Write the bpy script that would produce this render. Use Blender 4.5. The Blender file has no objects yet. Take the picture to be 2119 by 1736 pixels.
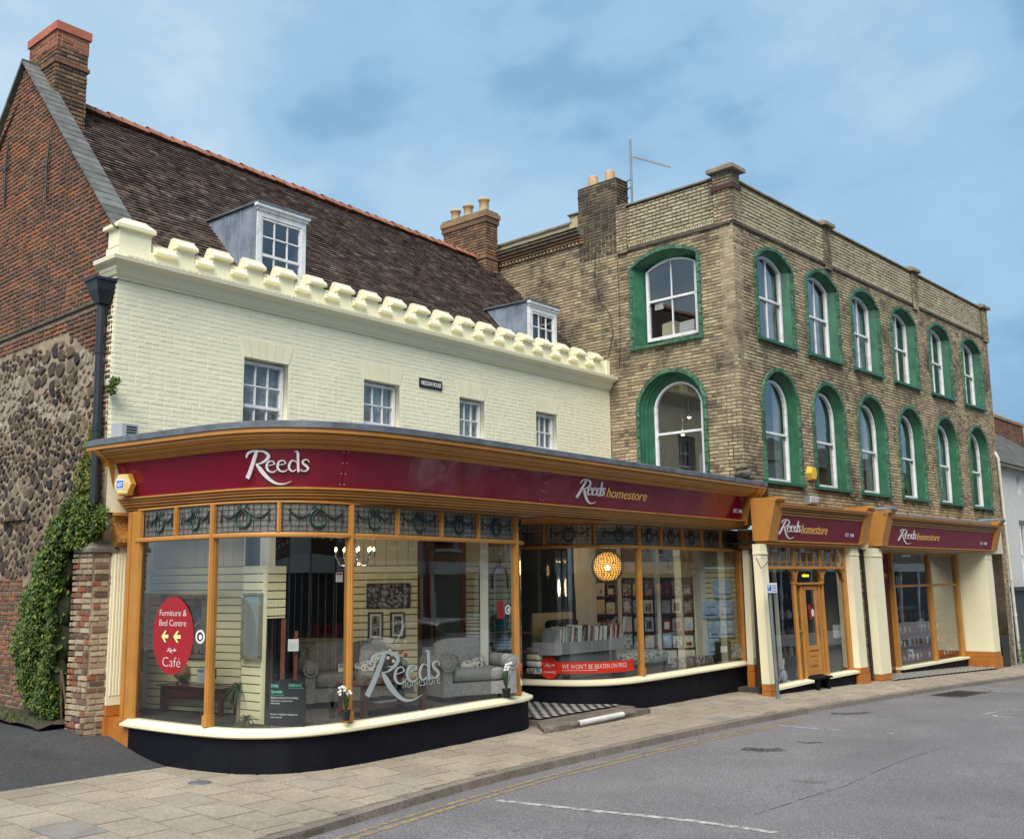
import bpy, bmesh, math, random
from mathutils import Vector, Matrix, noise
random.seed(11)
RAD = math.radians
scene = bpy.context.scene
COL = scene.collection

# ---------------------------------------------------------------- camera
FPX, CX, CY, PITCH, ROLL = 2130.0, 1059.5, 868.0, RAD(8.95), RAD(.69)
cr_, sr_, cp_, sp_ = math.cos(ROLL), math.sin(ROLL), math.cos(PITCH), math.sin(PITCH)
cam_d = bpy.data.cameras.new('camera'); cam = bpy.data.objects.new('camera', cam_d); COL.objects.link(cam)
cam_d.sensor_width = 36; cam_d.lens = 36*FPX/2119; cam_d.clip_end = 5000; cam_d.clip_start = .05
rx = Vector((cr_, sp_*sr_, -cp_*sr_)); ux = Vector((sr_, -sp_*cr_, cp_*cr_)); fx = Vector((0, cp_, sp_))
M4 = Matrix.Identity(4)
for i in range(3):
    M4[i][0] = rx[i]; M4[i][1] = ux[i]; M4[i][2] = -fx[i]
cam.matrix_world = M4
scene.camera = cam

# ---------------------------------------------------------------- daylight: thin bright overcast with blue between
SUN_EL, SUN_AZ = RAD(48), RAD(188)
w = bpy.data.worlds.new('World'); scene.world = w; w.use_nodes = True
nt = w.node_tree; nt.nodes.clear()
def wn(t, **k):
    n = nt.nodes.new(t)
    for a, b in k.items(): setattr(n, a, b)
    return n
out = wn('ShaderNodeOutputWorld'); bg = wn('ShaderNodeBackground'); bg.inputs[1].default_value = .1
sky = wn('ShaderNodeTexSky', sky_type='NISHITA', sun_disc=False, sun_elevation=SUN_EL, sun_rotation=SUN_AZ)
tc = wn('ShaderNodeTexCoord')
def ramp(pts, src, interp='EASE'):
    r = wn('ShaderNodeValToRGB'); r.color_ramp.interpolation = interp
    e = r.color_ramp.elements
    while len(e) < len(pts): e.new(.5)
    for q, (p, c) in zip(e, pts): q.position = p; q.color = (*c, 1)
    nt.links.new(src, r.inputs[0]); return r
mp = wn('ShaderNodeMapping'); mp.inputs['Scale'].default_value = (1.0, 1.0, 1.7); mp.inputs['Rotation'].default_value = (.2, .3, .4)
nt.links.new(tc.outputs['Generated'], mp.inputs[0])
n1 = wn('ShaderNodeTexNoise'); n1.inputs['Scale'].default_value = 2.3; n1.inputs['Detail'].default_value = 6; n1.inputs['Roughness'].default_value = .5; n1.inputs['Distortion'].default_value = .15
n2 = wn('ShaderNodeTexNoise'); n2.inputs['Scale'].default_value = 6.5; n2.inputs['Detail'].default_value = 7; n2.inputs['Roughness'].default_value = .55
nt.links.new(mp.outputs[0], n1.inputs['Vector']); nt.links.new(mp.outputs[0], n2.inputs['Vector'])
# the west (left) of the sky is whiter, the east bluer: a slow turn of the cloud cover with direction
sx = wn('ShaderNodeSeparateXYZ'); nt.links.new(tc.outputs['Generated'], sx.inputs[0])
mr = wn('ShaderNodeMapRange'); mr.inputs[1].default_value = -.5; mr.inputs[2].default_value = .5; mr.inputs[3].default_value = .13; mr.inputs[4].default_value = -.10
sxy = wn('ShaderNodeMath', operation='MULTIPLY_ADD'); sxy.inputs[1].default_value = .45; nt.links.new(sx.outputs[1], sxy.inputs[0]); nt.links.new(sx.outputs[0], sxy.inputs[2])
sxy2 = wn('ShaderNodeMath', operation='SUBTRACT'); nt.links.new(sxy.outputs[0], sxy2.inputs[0]); sxy2.inputs[1].default_value = .38; nt.links.new(sxy2.outputs[0], mr.inputs[0])
ad = wn('ShaderNodeMath', operation='ADD'); nt.links.new(n1.outputs[0], ad.inputs[0]); nt.links.new(mr.outputs[0], ad.inputs[1])
m2 = wn('ShaderNodeMath', operation='MULTIPLY_ADD'); m2.inputs[1].default_value = .34; nt.links.new(n2.outputs[0], m2.inputs[0])
ad2 = wn('ShaderNodeMath', operation='SUBTRACT'); nt.links.new(ad.outputs[0], ad2.inputs[0]); ad2.inputs[1].default_value = .17
nt.links.new(ad2.outputs[0], m2.inputs[2])
cl = ramp([(.27, (.13, .285, .46)), (.37, (.235, .44, .65)), (.46, (.34, .555, .765)), (.58, (.44, .645, .825)), (.74, (.66, .80, .92))], m2.outputs[0])
sc10 = wn('ShaderNodeVectorMath', operation='SCALE'); sc10.inputs[3].default_value = 4.4
nt.links.new(cl.outputs[0], sc10.inputs[0])
mx = wn('ShaderNodeMixRGB'); mx.inputs[0].default_value = .93
nt.links.new(sky.outputs[0], mx.inputs[1]); nt.links.new(sc10.outputs[0], mx.inputs[2])
nt.links.new(mx.outputs[0], bg.inputs[0]); nt.links.new(bg.outputs[0], out.inputs[0])

sl = bpy.data.lights.new('sun', 'SUN'); sl.energy = 2.1; sl.angle = RAD(40); sl.color = (1, .925, .83)
so = bpy.data.objects.new('sun', sl); COL.objects.link(so)
sdir = Vector((math.sin(SUN_AZ)*math.cos(SUN_EL), math.cos(SUN_AZ)*math.cos(SUN_EL), math.sin(SUN_EL)))
so.rotation_euler = sdir.to_track_quat('Z', 'Y').to_euler(); so.location = sdir*60
vs = scene.view_settings
scene.display_settings.display_device = 'sRGB'
vs.view_transform = 'Standard'; vs.look = 'None'; vs.exposure = 1.2; vs.gamma = 1; vs.use_curve_mapping = False

# ---------------------------------------------------------------- survey helpers: wall planes measured from the photograph
def ray(x, y):
    X, U = (x-CX)/FPX, -(y-CY)/FPX
    x0 = X*cr_+U*sr_; up = -X*sr_+U*cr_
    yy = cp_-up*sp_; zz = sp_+up*cp_
    return x0/yy, zz/yy
def proj(p):
    fw = p[1]*cp_+p[2]*sp_; up = -p[1]*sp_+p[2]*cp_
    if fw < .1: return (-9999, -9999)
    return CX+FPX*(p[0]*cr_-up*sr_)/fw, CY-FPX*(p[0]*sr_+up*cr_)/fw
class Fr:
    """a vertical wall plane: a along it, z up, d out of it"""
    def __init__(s, O, ang, side=1):
        a = RAD(ang); s.O = Vector((O[0], O[1], 0)); s.u = Vector((math.sin(a), math.cos(a), 0)); s.n = Vector((s.u.y*side, -s.u.x*side, 0))
    def pt(s, a, z, d=0): return s.O+s.u*a+s.n*d+Vector((0, 0, z))
    def px(s, x, y, d=0):
        r = ray(x, y); o = s.O+s.n*d
        det = -r[0]*s.u.y+s.u.x; t = (-o.x*s.u.y+s.u.x*o.y)/det
        return (t*r[0]-o.x)*s.u.x+(t-o.y)*s.u.y, t*r[1]
    def loc(s, p):
        v = Vector((p[0], p[1], 0))-s.O; return v.dot(s.u), v.dot(s.n)
    def mat(s, a, z, d=0, sx=1, sz=1, sd=1, rot=0):
        m = Matrix.Identity(4)
        c, q = math.cos(rot), math.sin(rot)
        U = s.u*c+Vector((0, 0, q)); W = -s.u*q+Vector((0, 0, c))
        for i in range(3): m[i][0] = U[i]*sx; m[i][1] = W[i]*sz; m[i][2] = s.n[i]*sd
        p = s.pt(a, z, d)
        for i in range(3): m[i][3] = p[i]
        return m
    def sub(s, a, d, ang): # a frame inside this one, turned
        p = s.pt(a, 0, d); base = math.degrees(math.atan2(s.u.x, s.u.y)); return Fr((p.x, p.y), base+ang)
L0 = (-5.535, 14.0)
cr = Fr(L0, 40.279)                     # cream front
gb = Fr(L0, -47.4, -1)                  # gable wall to the alley
fac = Fr((4.716, 20.9), 42.9)           # brick street front
sid = Fr((4.716, 20.9), -47.4, -1)      # brick side front
WORLD = Fr((0, 0), 90)
def gz(s):
    k = [(-60, -2.0), (-10, -2.16), (0, -2.2), (6, -2.22), (12, -2.28), (17, -2.37), (21, -2.48), (27, -2.66), (45, -3.2), (90, -4.2)]
    for (a, b), (c, e) in zip(k, k[1:]):
        if s <= c: return b+(e-b)*(s-a)/(c-a)
    return k[-1][1]
def sm(t): t = max(0, min(1, t)); return t*t*(3-2*t)
def H(s, d):                            # height of pavement and alley
    h = gz(s)-.04*max(0, min(d, 8)-3.3)
    h += .34*sm((1.55-d)/2.2)*sm((1.6-s)/.8)
    return h
def ground(x, y, off=0, it=9):          # pixel -> point on the ground
    r = ray(x, y); z = -2.3
    for _ in range(it):
        d = z/r[1]; s, q = cr.loc((r[0]*d, d)); z = (H(s, q) if off == 0 else gz(s)+off)
    return s, q

# ---------------------------------------------------------------- scene objects
def tag(o, label=None, cat=None, group=None, kind=None):
    if label: o['label'] = label
    if cat: o['category'] = cat
    if group: o['group'] = group
    if kind: o['kind'] = kind
    return o
def thing(name, label, cat, loc=(0, 0, 0), group=None):
    o = bpy.data.objects.new(name, None); COL.objects.link(o); o.location = loc; o.empty_display_size = .2
    return tag(o, label, cat, group)
def link(o, parent=None):
    COL.objects.link(o)
    if parent is not None:
        o.parent = parent; o.matrix_parent_inverse = Matrix.Translation(-world_loc(parent))
    return o
def world_loc(o):
    return Vector(o.location) if o.type == 'EMPTY' and o.parent is None else Vector((0, 0, 0))
class MB:
    def __init__(s): s.v = []; s.f = []; s.m = []; s.r = []; s.sm = []; s.cm = 0; s.cr = None
    def add(s, vs, fs, smooth=False):
        b = len(s.v); s.v += [tuple(v) for v in vs]
        r = random.random() if s.cr is None else s.cr
        for f in fs: s.f.append(tuple(i+b for i in f)); s.m.append(s.cm); s.r.append(r); s.sm.append(smooth)
        return s
    BF = [(0, 3, 2, 1), (4, 5, 6, 7), (0, 1, 5, 4), (1, 2, 6, 5), (2, 3, 7, 6), (3, 0, 4, 7)]
    def box(s, fr, a0, a1, z0, z1, d0, d1, ch=0):
        p = [fr.pt(a, z, d0) for a, z in ((a0, z0), (a1, z0), (a1, z1), (a0, z1))]
        q = [fr.pt(a, z, d1) for a, z in ((a0+ch, z0+ch), (a1-ch, z0+ch), (a1-ch, z1-ch), (a0+ch, z1-ch))]
        return s.add(p+q, s.BF)
    def prism(s, fr, poly, d0, d1, ins=0):
        n = len(poly)
        cx = sum(p[0] for p in poly)/n; cz = sum(p[1] for p in poly)/n
        q = [(a+(cx-a)*ins, z+(cz-z)*ins) for a, z in poly]
        s.add([fr.pt(a, z, d0) for a, z in poly]+[fr.pt(a, z, d1) for a, z in q],
              [tuple(range(n)), tuple(range(2*n-1, n-1, -1))]+[(i, (i+1) % n, n+(i+1) % n, n+i) for i in range(n)])
        return s
    def quad(s, a, b, c, d): return s.add([a, b, c, d], [(0, 1, 2, 3)])
    def tube(s, pts, r, n=8, cap=True, smooth=True):
        pts = [Vector(p) for p in pts]; rs = r if isinstance(r, (list, tuple)) else [r]*len(pts)
        vs = []; fs = []
        pn = None
        for i, p in enumerate(pts):
            t = (pts[min(i+1, len(pts)-1)]-pts[max(i-1, 0)]).normalized()
            if pn is None: pn = t.orthogonal().normalized()
            pn = (pn-t*pn.dot(t)); pn = pn.normalized() if pn.length > 1e-6 else t.orthogonal().normalized()
            b = t.cross(pn)
            for k in range(n):
                a = 2*math.pi*k/n; vs.append(p+(pn*math.cos(a)+b*math.sin(a))*rs[i])
        for i in range(len(pts)-1):
            for k in range(n): fs.append((i*n+k, i*n+(k+1) % n, (i+1)*n+(k+1) % n, (i+1)*n+k))
        s.add(vs, fs, smooth)
        if cap:
            s.add(vs[:n], [tuple(range(n))]); s.add(vs[-n:], [tuple(range(n))])
        return s
    def lathe(s, c, prof, n=16, sx=1, sy=1):     # prof: (r, z) about a vertical axis at c
        c = Vector(c); vs = []
        for r, z in prof:
            for k in range(n):
                a = 2*math.pi*k/n; vs.append(c+Vector((math.cos(a)*r*sx, math.sin(a)*r*sy, z)))
        fs = [(i*n+k, i*n+(k+1) % n, (i+1)*n+(k+1) % n, (i+1)*n+k) for i in range(len(prof)-1) for k in range(n)]
        return s.add(vs, fs, True)
    def blob(s, c, rx, ry, rz, ax=None, n=10, m=7, wob=.0, seed=0, pw=1):
        ax = ax or (Vector((1, 0, 0)), Vector((0, 1, 0)), Vector((0, 0, 1))); c = Vector(c); vs = []; fs = []
        sg = lambda v: math.copysign(abs(v)**pw, v)
        for i in range(m+1):
            ph = -math.pi/2+math.pi*i/m
            for k in range(n):
                a = 2*math.pi*k/n
                x, y, z = sg(math.cos(ph))*sg(math.cos(a)), sg(math.cos(ph))*sg(math.sin(a)), sg(math.sin(ph))
                q = 1+wob*noise.noise(Vector((x*1.7+seed, y*1.7, z*1.7)))
                vs.append(c+ax[0]*(x*rx*q)+ax[1]*(y*ry*q)+ax[2]*(z*rz*q))
        fs = [(i*n+k, i*n+(k+1) % n, (i+1)*n+(k+1) % n, (i+1)*n+k) for i in range(m) for k in range(n)]
        return s.add(vs, fs, True)
    def build(s, name, mats, parent=None, label=None, kind=None, smooth=None):
        me = bpy.data.meshes.new(name); me.from_pydata(s.v, [], s.f)
        if not isinstance(mats, (list, tuple)): mats = [mats]
        for m in mats: me.materials.append(m)
        me.polygons.foreach_set('material_index', s.m)
        me.polygons.foreach_set('use_smooth', [bool(x) if smooth is None else smooth for x in s.sm])
        at = me.attributes.new('rnd', 'FLOAT', 'FACE'); at.data.foreach_set('value', s.r)
        me.update()
        o = bpy.data.objects.new(name, me); link(o, parent)
        if label: o['label'] = label
        if kind: o['kind'] = kind
        return o
def unit_mesh(name, m, ch=.06):
    b = MB(); b.cr = 0
    b.add([(-.5, -.5, 0), (.5, -.5, 0), (.5, .5, 0), (-.5, .5, 0), (-.5+ch*.3, -.5+ch, 1), (.5-ch*.3, -.5+ch, 1), (.5-ch*.3, .5-ch, 1), (-.5+ch*.3, .5-ch, 1)], MB.BF)
    o = b.build(name, m); me = o.data; bpy.data.objects.remove(o); return me
class Pieces:
    """alike pieces: the largest in view as objects that share one mesh, the rest joined"""
    def __init__(s, parent, name, stuff, m, n=300, ch=.06): s.p = parent; s.name = name; s.st = stuff; s.m = m; s.n = n; s.L = []; s.ch = ch
    def add(s, M): s.L.append(M)
    def done(s):
        me = unit_mesh(s.name, s.m, s.ch)
        def size(M):
            a = [proj(M @ Vector(c)) for c in ((-.5, -.5, 1), (.5, -.5, 1), (.5, .5, 1), (-.5, .5, 1))]
            cx = sum(p[0] for p in a)/4; cy = sum(p[1] for p in a)/4
            if not (0 < cx < 2119 and 0 < cy < 1736): return 0
            A = 0
            for i in range(4): A += a[i][0]*a[(i+1) % 4][1]-a[(i+1) % 4][0]*a[i][1]
            return abs(A)
        L = sorted(s.L, key=size, reverse=True)
        for M in L[:s.n]:
            o = bpy.data.objects.new(s.name, me); o.matrix_basis = M; link(o, s.p)
        if len(L) > s.n:
            b = MB(); c = s.ch
            U = [Vector(v) for v in [(-.5, -.5, 0), (.5, -.5, 0), (.5, .5, 0), (-.5, .5, 0), (-.5+c*.3, -.5+c, 1), (.5-c*.3, -.5+c, 1), (.5-c*.3, .5-c, 1), (-.5+c*.3, .5-c, 1)]]
            for M in L[s.n:]: b.add([M @ v for v in U], MB.BF[1:])
            b.build(s.st, s.m, s.p, kind='stuff')
def crosses(poly, z):
    xs = []
    n = len(poly)
    for i in range(n):
        (a, b), (c, e) = poly[i], poly[(i+1) % n]
        if (b > z) != (e > z): xs.append(a+(c-a)*(z-b)/(e-b))
    return xs
def spans(outer, holes, z0, z1):
    def ivs(p, z): x = sorted(crosses(p, z)); return list(zip(x[::2], x[1::2]))
    a = ivs(outer, z0+.004); b = ivs(outer, z1-.004)
    res = []
    for p, q in a:
        for r, t in b:
            lo, hi = max(p, r), min(q, t)
            if hi > lo: res.append((lo, hi))
    for h in holes:
        hs = ivs(h, z0+.004)+ivs(h, z1-.004)+ivs(h, (z0+z1)/2)
        for lo, hi in hs:
            new = []
            for p, q in res:
                if hi <= p or lo >= q: new.append((p, q)); continue
                if lo > p: new.append((p, lo))
                if hi < q: new.append((hi, q))
            res = new
    return res
def lay(pc, fr, outer, holes, course=.075, bl=.225, j=.011, d=0, th=.02, jit=.003, rough=.0, z0=None):
    zs = [p[1] for p in outer]; z = (min(zs) if z0 is None else z0); k = 0
    while z < max(zs)-.02:
        z1 = min(z+course, max(zs))
        for lo, hi in spans(outer, holes, z, z1-j):
            a = math.floor(lo/bl)*bl+(bl/2 if k % 2 else 0)-bl
            while a < hi:
                ln = bl if random.random() > .34 else bl/2
                p, q = max(a, lo), min(a+ln-j*1.35, hi); a += ln
                if q-p < .03: continue
                pc.add(fr.mat((p+q)/2+random.uniform(-1, 1)*rough, (z+z1-j)/2+random.uniform(-1, 1)*rough*.5, d-.01, q-p-random.random()*rough*2, (z1-j-z)-random.random()*rough*2, .01+th+random.uniform(-jit, jit), rot=random.uniform(-1, 1)*(.004+rough*2)))
        z += course; k += 1
def plate(name, fr, outer, holes, d0, d1, m, parent=None, label=None, kind=None):
    """wall sheet with real openings"""
    cu = bpy.data.curves.new(name, 'CURVE'); cu.dimensions = '2D'; cu.fill_mode = 'BOTH'; cu.extrude = abs(d1-d0)/2
    for P in [outer]+list(holes):
        sp = cu.splines.new('POLY'); sp.points.add(len(P)-1); sp.use_cyclic_u = True
        for q, (a, z) in zip(sp.points, P): q.co = (a, z, 0, 1)
    t = bpy.data.objects.new(name, cu); COL.objects.link(t)
    dg = bpy.context.evaluated_depsgraph_get(); me = bpy.data.meshes.new_from_object(t.evaluated_get(dg))
    bpy.data.objects.remove(t); bpy.data.curves.remove(cu)
    mid = (d0+d1)/2
    for v in me.vertices: v.co = fr.pt(v.co.x, v.co.y, mid+v.co.z)
    me.materials.clear(); me.materials.append(m); me.name = name
    for p in me.polygons: p.material_index = 0
    me.update()
    o = bpy.data.objects.new(name, me); link(o, parent)
    if label: o['label'] = label
    if kind: o['kind'] = kind
    return o
def catmull(P, k=6):
    Q = [P[0]]+list(P)+[P[-1]]; out = []
    for i in range(1, len(Q)-2):
        p0, p1, p2, p3 = Q[i-1:i+3]
        for j in range(k):
            t = j/k
            out.append(tuple(.5*((2*b)+(-a+c)*t+(2*a-5*b+4*c-e)*t*t+(-a+3*b-3*c+e)*t**3) for a, b, c, e in zip(p0, p1, p2, p3)))
    out.append(tuple(P[-1])); return out
class Path:
    """a plan line in the cream frame, t = length along it; out is the street side"""
    def __init__(s, P, k=6, fr=None):
        s.fr = fr or cr; s.P = catmull(P, k) if k > 1 else [tuple(p) for p in P]; s.T = [0]
        for a, b in zip(s.P, s.P[1:]): s.T.append(s.T[-1]+math.dist(a, b))
        s.len = s.T[-1]
        s.N = []
        for i in range(len(s.P)):
            a = s.P[max(i-1, 0)]; b = s.P[min(i+1, len(s.P)-1)]; l = math.dist(a, b); s.N.append((-(b[1]-a[1])/l, (b[0]-a[0])/l))
    def at(s, t, o=0):
        t = max(0, min(s.len, t)); i = 0
        while i < len(s.T)-2 and s.T[i+1] < t: i += 1
        f = (t-s.T[i])/max(1e-9, s.T[i+1]-s.T[i])
        g = lambda k: (s.P[i][k]*(1-f)+s.P[i+1][k]*f)+(s.N[i][k]*(1-f)+s.N[i+1][k]*f)*o
        return g(0), g(1)
    def pt(s, t, z, o=0): a, d = s.at(t, o); return s.fr.pt(a, z, d)
    def ts(s, t0, t1, step=.14):
        return sorted({t0, t1} | {t for t in s.T if t0 < t < t1 and min(abs(t-t0), abs(t-t1)) > .01} if s.len else {t0, t1})
    def hit(s, x, y=1112, o=0): # where the sight line through a pixel meets the path
        r = ray(x, y); c = s.fr.loc((0, 0)); e = s.fr.loc((r[0]*60, 60)); best = None
        n = 400; prev = None
        for i in range(n+1):
            t = s.len*i/n; p = s.at(t, o); sg = (e[0]-c[0])*(p[1]-c[1])-(e[1]-c[1])*(p[0]-c[0])
            if prev is not None and (sg > 0) != (prev > 0):
                dd = math.dist(p, c)
                if best is None or dd < best[0]: best = (dd, t)
            prev = sg
        return best[1] if best else None
def sweep(b, path, prof, t0=None, t1=None, closed=True, smooth=False, caps=True):
    t0 = 0 if t0 is None else t0; t1 = path.len if t1 is None else t1
    ts = path.ts(t0, t1); n = len(prof); vs = []
    for t in ts:
        for o, z in prof: vs.append(path.pt(t, z(t) if callable(z) else z, o))
    fs = []
    m = n if closed else n-1
    for i in range(len(ts)-1):
        for k in range(m): fs.append((i*n+k, i*n+(k+1) % n, (i+1)*n+(k+1) % n, (i+1)*n+k))
    if closed and caps: fs.append(tuple(range(n))); fs.append(tuple(range(len(vs)-n, len(vs))))
    b.add(vs, fs, smooth); return b
# ---------------------------------------------------------------- materials
class NT:
    def __init__(s, name):
        s.m = bpy.data.materials.new(name); s.m.use_nodes = True; s.t = s.m.node_tree; s.t.nodes.clear()
        s.o = s.n('ShaderNodeOutputMaterial'); s.b = s.n('ShaderNodeBsdfPrincipled'); s.l(s.b.outputs[0], s.o.inputs[0])
    def n(s, t, **k):
        q = s.t.nodes.new(t)
        for a, b in k.items(): setattr(q, a, b)
        return q
    def l(s, a, b): s.t.links.new(a, b)
    def pos(s):
        if not hasattr(s, '_p'): s._p = s.n('ShaderNodeNewGeometry').outputs['Position']
        return s._p
    def noise(s, sc, det=4, ro=.55, vec=None, dist=0, scale3=None):
        q = s.n('ShaderNodeTexNoise'); q.inputs['Scale'].default_value = sc; q.inputs['Detail'].default_value = det; q.inputs['Roughness'].default_value = ro; q.inputs['Distortion'].default_value = dist
        v = vec or s.pos()
        if scale3:
            m = s.n('ShaderNodeVectorMath', operation='MULTIPLY'); m.inputs[1].default_value = scale3; s.l(v, m.inputs[0]); v = m.outputs[0]
        s.l(v, q.inputs['Vector']); return q.outputs[0]
    def ramp(s, src, pts, interp='LINEAR'):
        r = s.n('ShaderNodeValToRGB'); r.color_ramp.interpolation = interp; e = r.color_ramp.elements
        while len(e) < len(pts): e.new(.5)
        for q, (p, c) in zip(e, pts): q.position = p; q.color = (*c, 1) if not isinstance(c, (int, float)) else (c, c, c, 1)
        s.l(src, r.inputs[0]); return r.outputs[0]
    def mix(s, f, a, b, mode='MIX'):
        q = s.n('ShaderNodeMixRGB', blend_type=mode)
        for k, v in ((0, f), (1, a), (2, b)):
            if isinstance(v, (int, float)): q.inputs[k].default_value = v if k == 0 else (v, v, v, 1)
            elif isinstance(v, tuple): q.inputs[k].default_value = (*v, 1)
            else: s.l(v, q.inputs[k])
        return q.outputs[0]
    def math(s, op, a, b=0, c=0):
        q = s.n('ShaderNodeMath', operation=op)
        for k, v in enumerate((a, b, c)):
            if isinstance(v, (int, float)): q.inputs[k].default_value = v
            else: s.l(v, q.inputs[k])
        return q.outputs[0]
    def rnd(s):
        a = s.n('ShaderNodeAttribute', attribute_name='rnd'); o = s.n('ShaderNodeObjectInfo')
        return s.math('FRACT', s.math('ADD', a.outputs['Fac'], o.outputs['Random']))
    def bump(s, h, st=.3, dist=.01):
        q = s.n('ShaderNodeBump'); q.inputs['Strength'].default_value = st; q.inputs['Distance'].default_value = dist; s.l(h, q.inputs['Height']); s.l(q.outputs[0], s.b.inputs['Normal'])
    def col(s, c):
        if isinstance(c, tuple): s.b.inputs['Base Color'].default_value = (*c, 1)
        else: s.l(c, s.b.inputs['Base Color'])
    def set(s, rough=.6, metal=0, spec=.5, coat=0):
        s.b.inputs['Roughness'].default_value = rough; s.b.inputs['Metallic'].default_value = metal
        s.b.inputs['Specular IOR Level'].default_value = spec; s.b.inputs['Coat Weight'].default_value = coat; return s.m
def plain(name, c, rough=.6, var=.12, sc=3, bump=.15, bs=60, metal=0, spec=.4, coat=0, grime=None, gs=1.3, streak=0, rv=0):
    t = NT(name)
    f = t.ramp(t.noise(sc, 5), [(.3, 1-var), (.7, 1+var)])
    k = t.mix(1, c, f, 'MULTIPLY')
    if rv:
        g = t.ramp(t.rnd(), [(0, 1-rv), (1, 1+rv)]); k = t.mix(1, k, g, 'MULTIPLY')
    if grime:
        g = t.ramp(t.noise(gs, 6, .65, scale3=(1, 1, .35 if streak else 1)), [(.52, 0), (.72, 1)])
        k = t.mix(t.math('MULTIPLY', g, .65), k, grime)
    t.col(k)
    if bump: t.bump(t.noise(bs, 3), bump, .006)
    return t.set(rough, metal, spec, coat)
def brickmat(name, cols, soot=(.05, .045, .04), sa=.5, ss=.9, rough=.9, bump=.6, lo=.5, hi=.72, extra=None, warm=None, sat=None):
    t = NT(name); n = len(cols)
    k = t.ramp(t.rnd(), [(i/n, c) for i, c in enumerate(cols)], 'CONSTANT')
    f = t.ramp(t.noise(26, 4, .7), [(.3, .72), (.7, 1.25)]); k = t.mix(1, k, f, 'MULTIPLY')
    f2 = t.ramp(t.noise(1.1, 3, .6), [(.3, .86), (.7, 1.12)]); k = t.mix(1, k, f2, 'MULTIPLY')
    g = t.ramp(t.noise(ss, 7, .62, scale3=(1, 1, .6), dist=.3), [(lo, 0), (hi, 1)])
    k = t.mix(t.math('MULTIPLY', g, sa), k, soot)
    if warm:
        g4 = t.ramp(t.noise(1.6, 4, .6), [(.45, 0), (.62, 1)]); k = t.mix(t.math('MULTIPLY', g4, .5), k, warm)
        k = t.mix(1, k, t.ramp(t.rnd(), [(0, .72), (.3, 1.12), (.31, .8), (.7, 1.15), (.71, .7), (1, 1.2)]), 'MULTIPLY')
    if sat:
        hs = t.n('ShaderNodeHueSaturation'); hs.inputs['Saturation'].default_value = sat; hs.inputs['Value'].default_value = 1.08; t.l(k, hs.inputs['Color']); k = hs.outputs[0]
    if extra:
        g2 = t.ramp(t.noise(2.3, 6, .65), [(.58, 0), (.7, 1)]); k = t.mix(t.math('MULTIPLY', g2, .45), k, extra)
    t.col(k); t.bump(t.noise(70, 4, .7), bump, .008); return t.set(rough, 0, .2)
M = {}
M['stock'] = brickmat('stock brick', [(.36, .285, .165), (.42, .34, .205), (.29, .225, .135), (.39, .315, .185), (.23, .175, .11), (.45, .37, .235), (.32, .25, .145), (.38, .29, .165), (.16, .12, .085), (.41, .33, .195), (.33, .265, .15), (.40, .325, .195), (.27, .205, .125), (.36, .28, .165)], sa=.8, ss=.95, lo=.47, hi=.66, warm=(.43, .335, .215), sat=.93)
M['stock_pale'] = brickmat('pale parapet brick', [(.41, .365, .245), (.45, .40, .275), (.37, .33, .22), (.43, .375, .255), (.33, .285, .19), (.47, .42, .295)], sa=.42, ss=.8, lo=.55, hi=.8)
M['stock_brown'] = brickmat('brown brick', [(.20, .12, .075), (.25, .15, .09), (.16, .10, .065), (.29, .18, .10), (.12, .08, .06), (.24, .12, .07)], sa=.5)
M['red'] = brickmat('old red brick', [(.25, .115, .07), (.205, .10, .065), (.165, .095, .065), (.31, .125, .065), (.23, .12, .078), (.125, .082, .062), (.19, .11, .075), (.26, .135, .082), (.15, .09, .065)], sa=.55, ss=1.2, soot=(.055, .048, .04))
M['pier'] = brickmat('mixed pier brick', [(.40, .32, .22), (.35, .27, .18), (.43, .35, .25), (.20, .12, .085), (.28, .10, .06), (.38, .30, .20), (.13, .085, .065), (.30, .22, .15)], sa=.25, ss=2.5, lo=.55, hi=.8)
M['mortar'] = plain('mortar', (.26, .215, .15), .95, .2, 5, .5, 90, spec=.15, grime=(.09, .075, .06), gs=.9)
M['mortar_gable'] = plain('gable mortar', (.33, .26, .185), .95, .25, 5, .6, 80, spec=.15, grime=(.10, .07, .055), gs=.9)
M['mortar_dark'] = plain('dark mortar', (.13, .115, .085), .95, .2, 5, .5, 90, spec=.15)
M['mortar_flint'] = plain('lime mortar', (.34, .285, .205), .95, .2, 6, .7, 60, spec=.15, grime=(.14, .11, .08), gs=1.5)
M['stone'] = brickmat('rubble stone', [(.075, .06, .05), (.12, .095, .068), (.045, .042, .042), (.17, .135, .09), (.085, .066, .052), (.22, .18, .125), (.062, .052, .046), (.13, .10, .065), (.19, .15, .11), (.10, .075, .055)], sa=.2, ss=2, bump=.8)
M['stone_pale'] = brickmat('pale stone block', [(.34, .29, .22), (.30, .26, .20), (.27, .23, .18), (.38, .33, .26)], sa=.3, ss=3, bump=.8)
def cream(name, c, bump=.35):
    t = NT(name)
    k = t.mix(1, c, t.ramp(t.noise(.8, 5), [(.3, .94), (.7, 1.04)]), 'MULTIPLY')
    k = t.mix(1, k, t.ramp(t.rnd(), [(0, .965), (1, 1.02)]), 'MULTIPLY')
    g = t.ramp(t.noise(4.5, 8, .75, scale3=(1, 1, .35)), [(.58, 0), (.74, 1)])
    k = t.mix(t.math('MULTIPLY', g, .34), k, (.40, .36, .25))
    g3 = t.ramp(t.noise(30, 4, .7), [(.70, 0), (.74, 1)]); k = t.mix(t.math('MULTIPLY', g3, .4), k, (.34, .30, .21))
    t.col(k)
    h = t.mix(.5, t.noise(9, 5, .7), t.noise(55, 3, .6)); t.bump(h, bump, .02); return t.set(.62, 0, .35)
M['cream'] = cream('cream masonry paint', (.81, .77, .565), .45)
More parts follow.
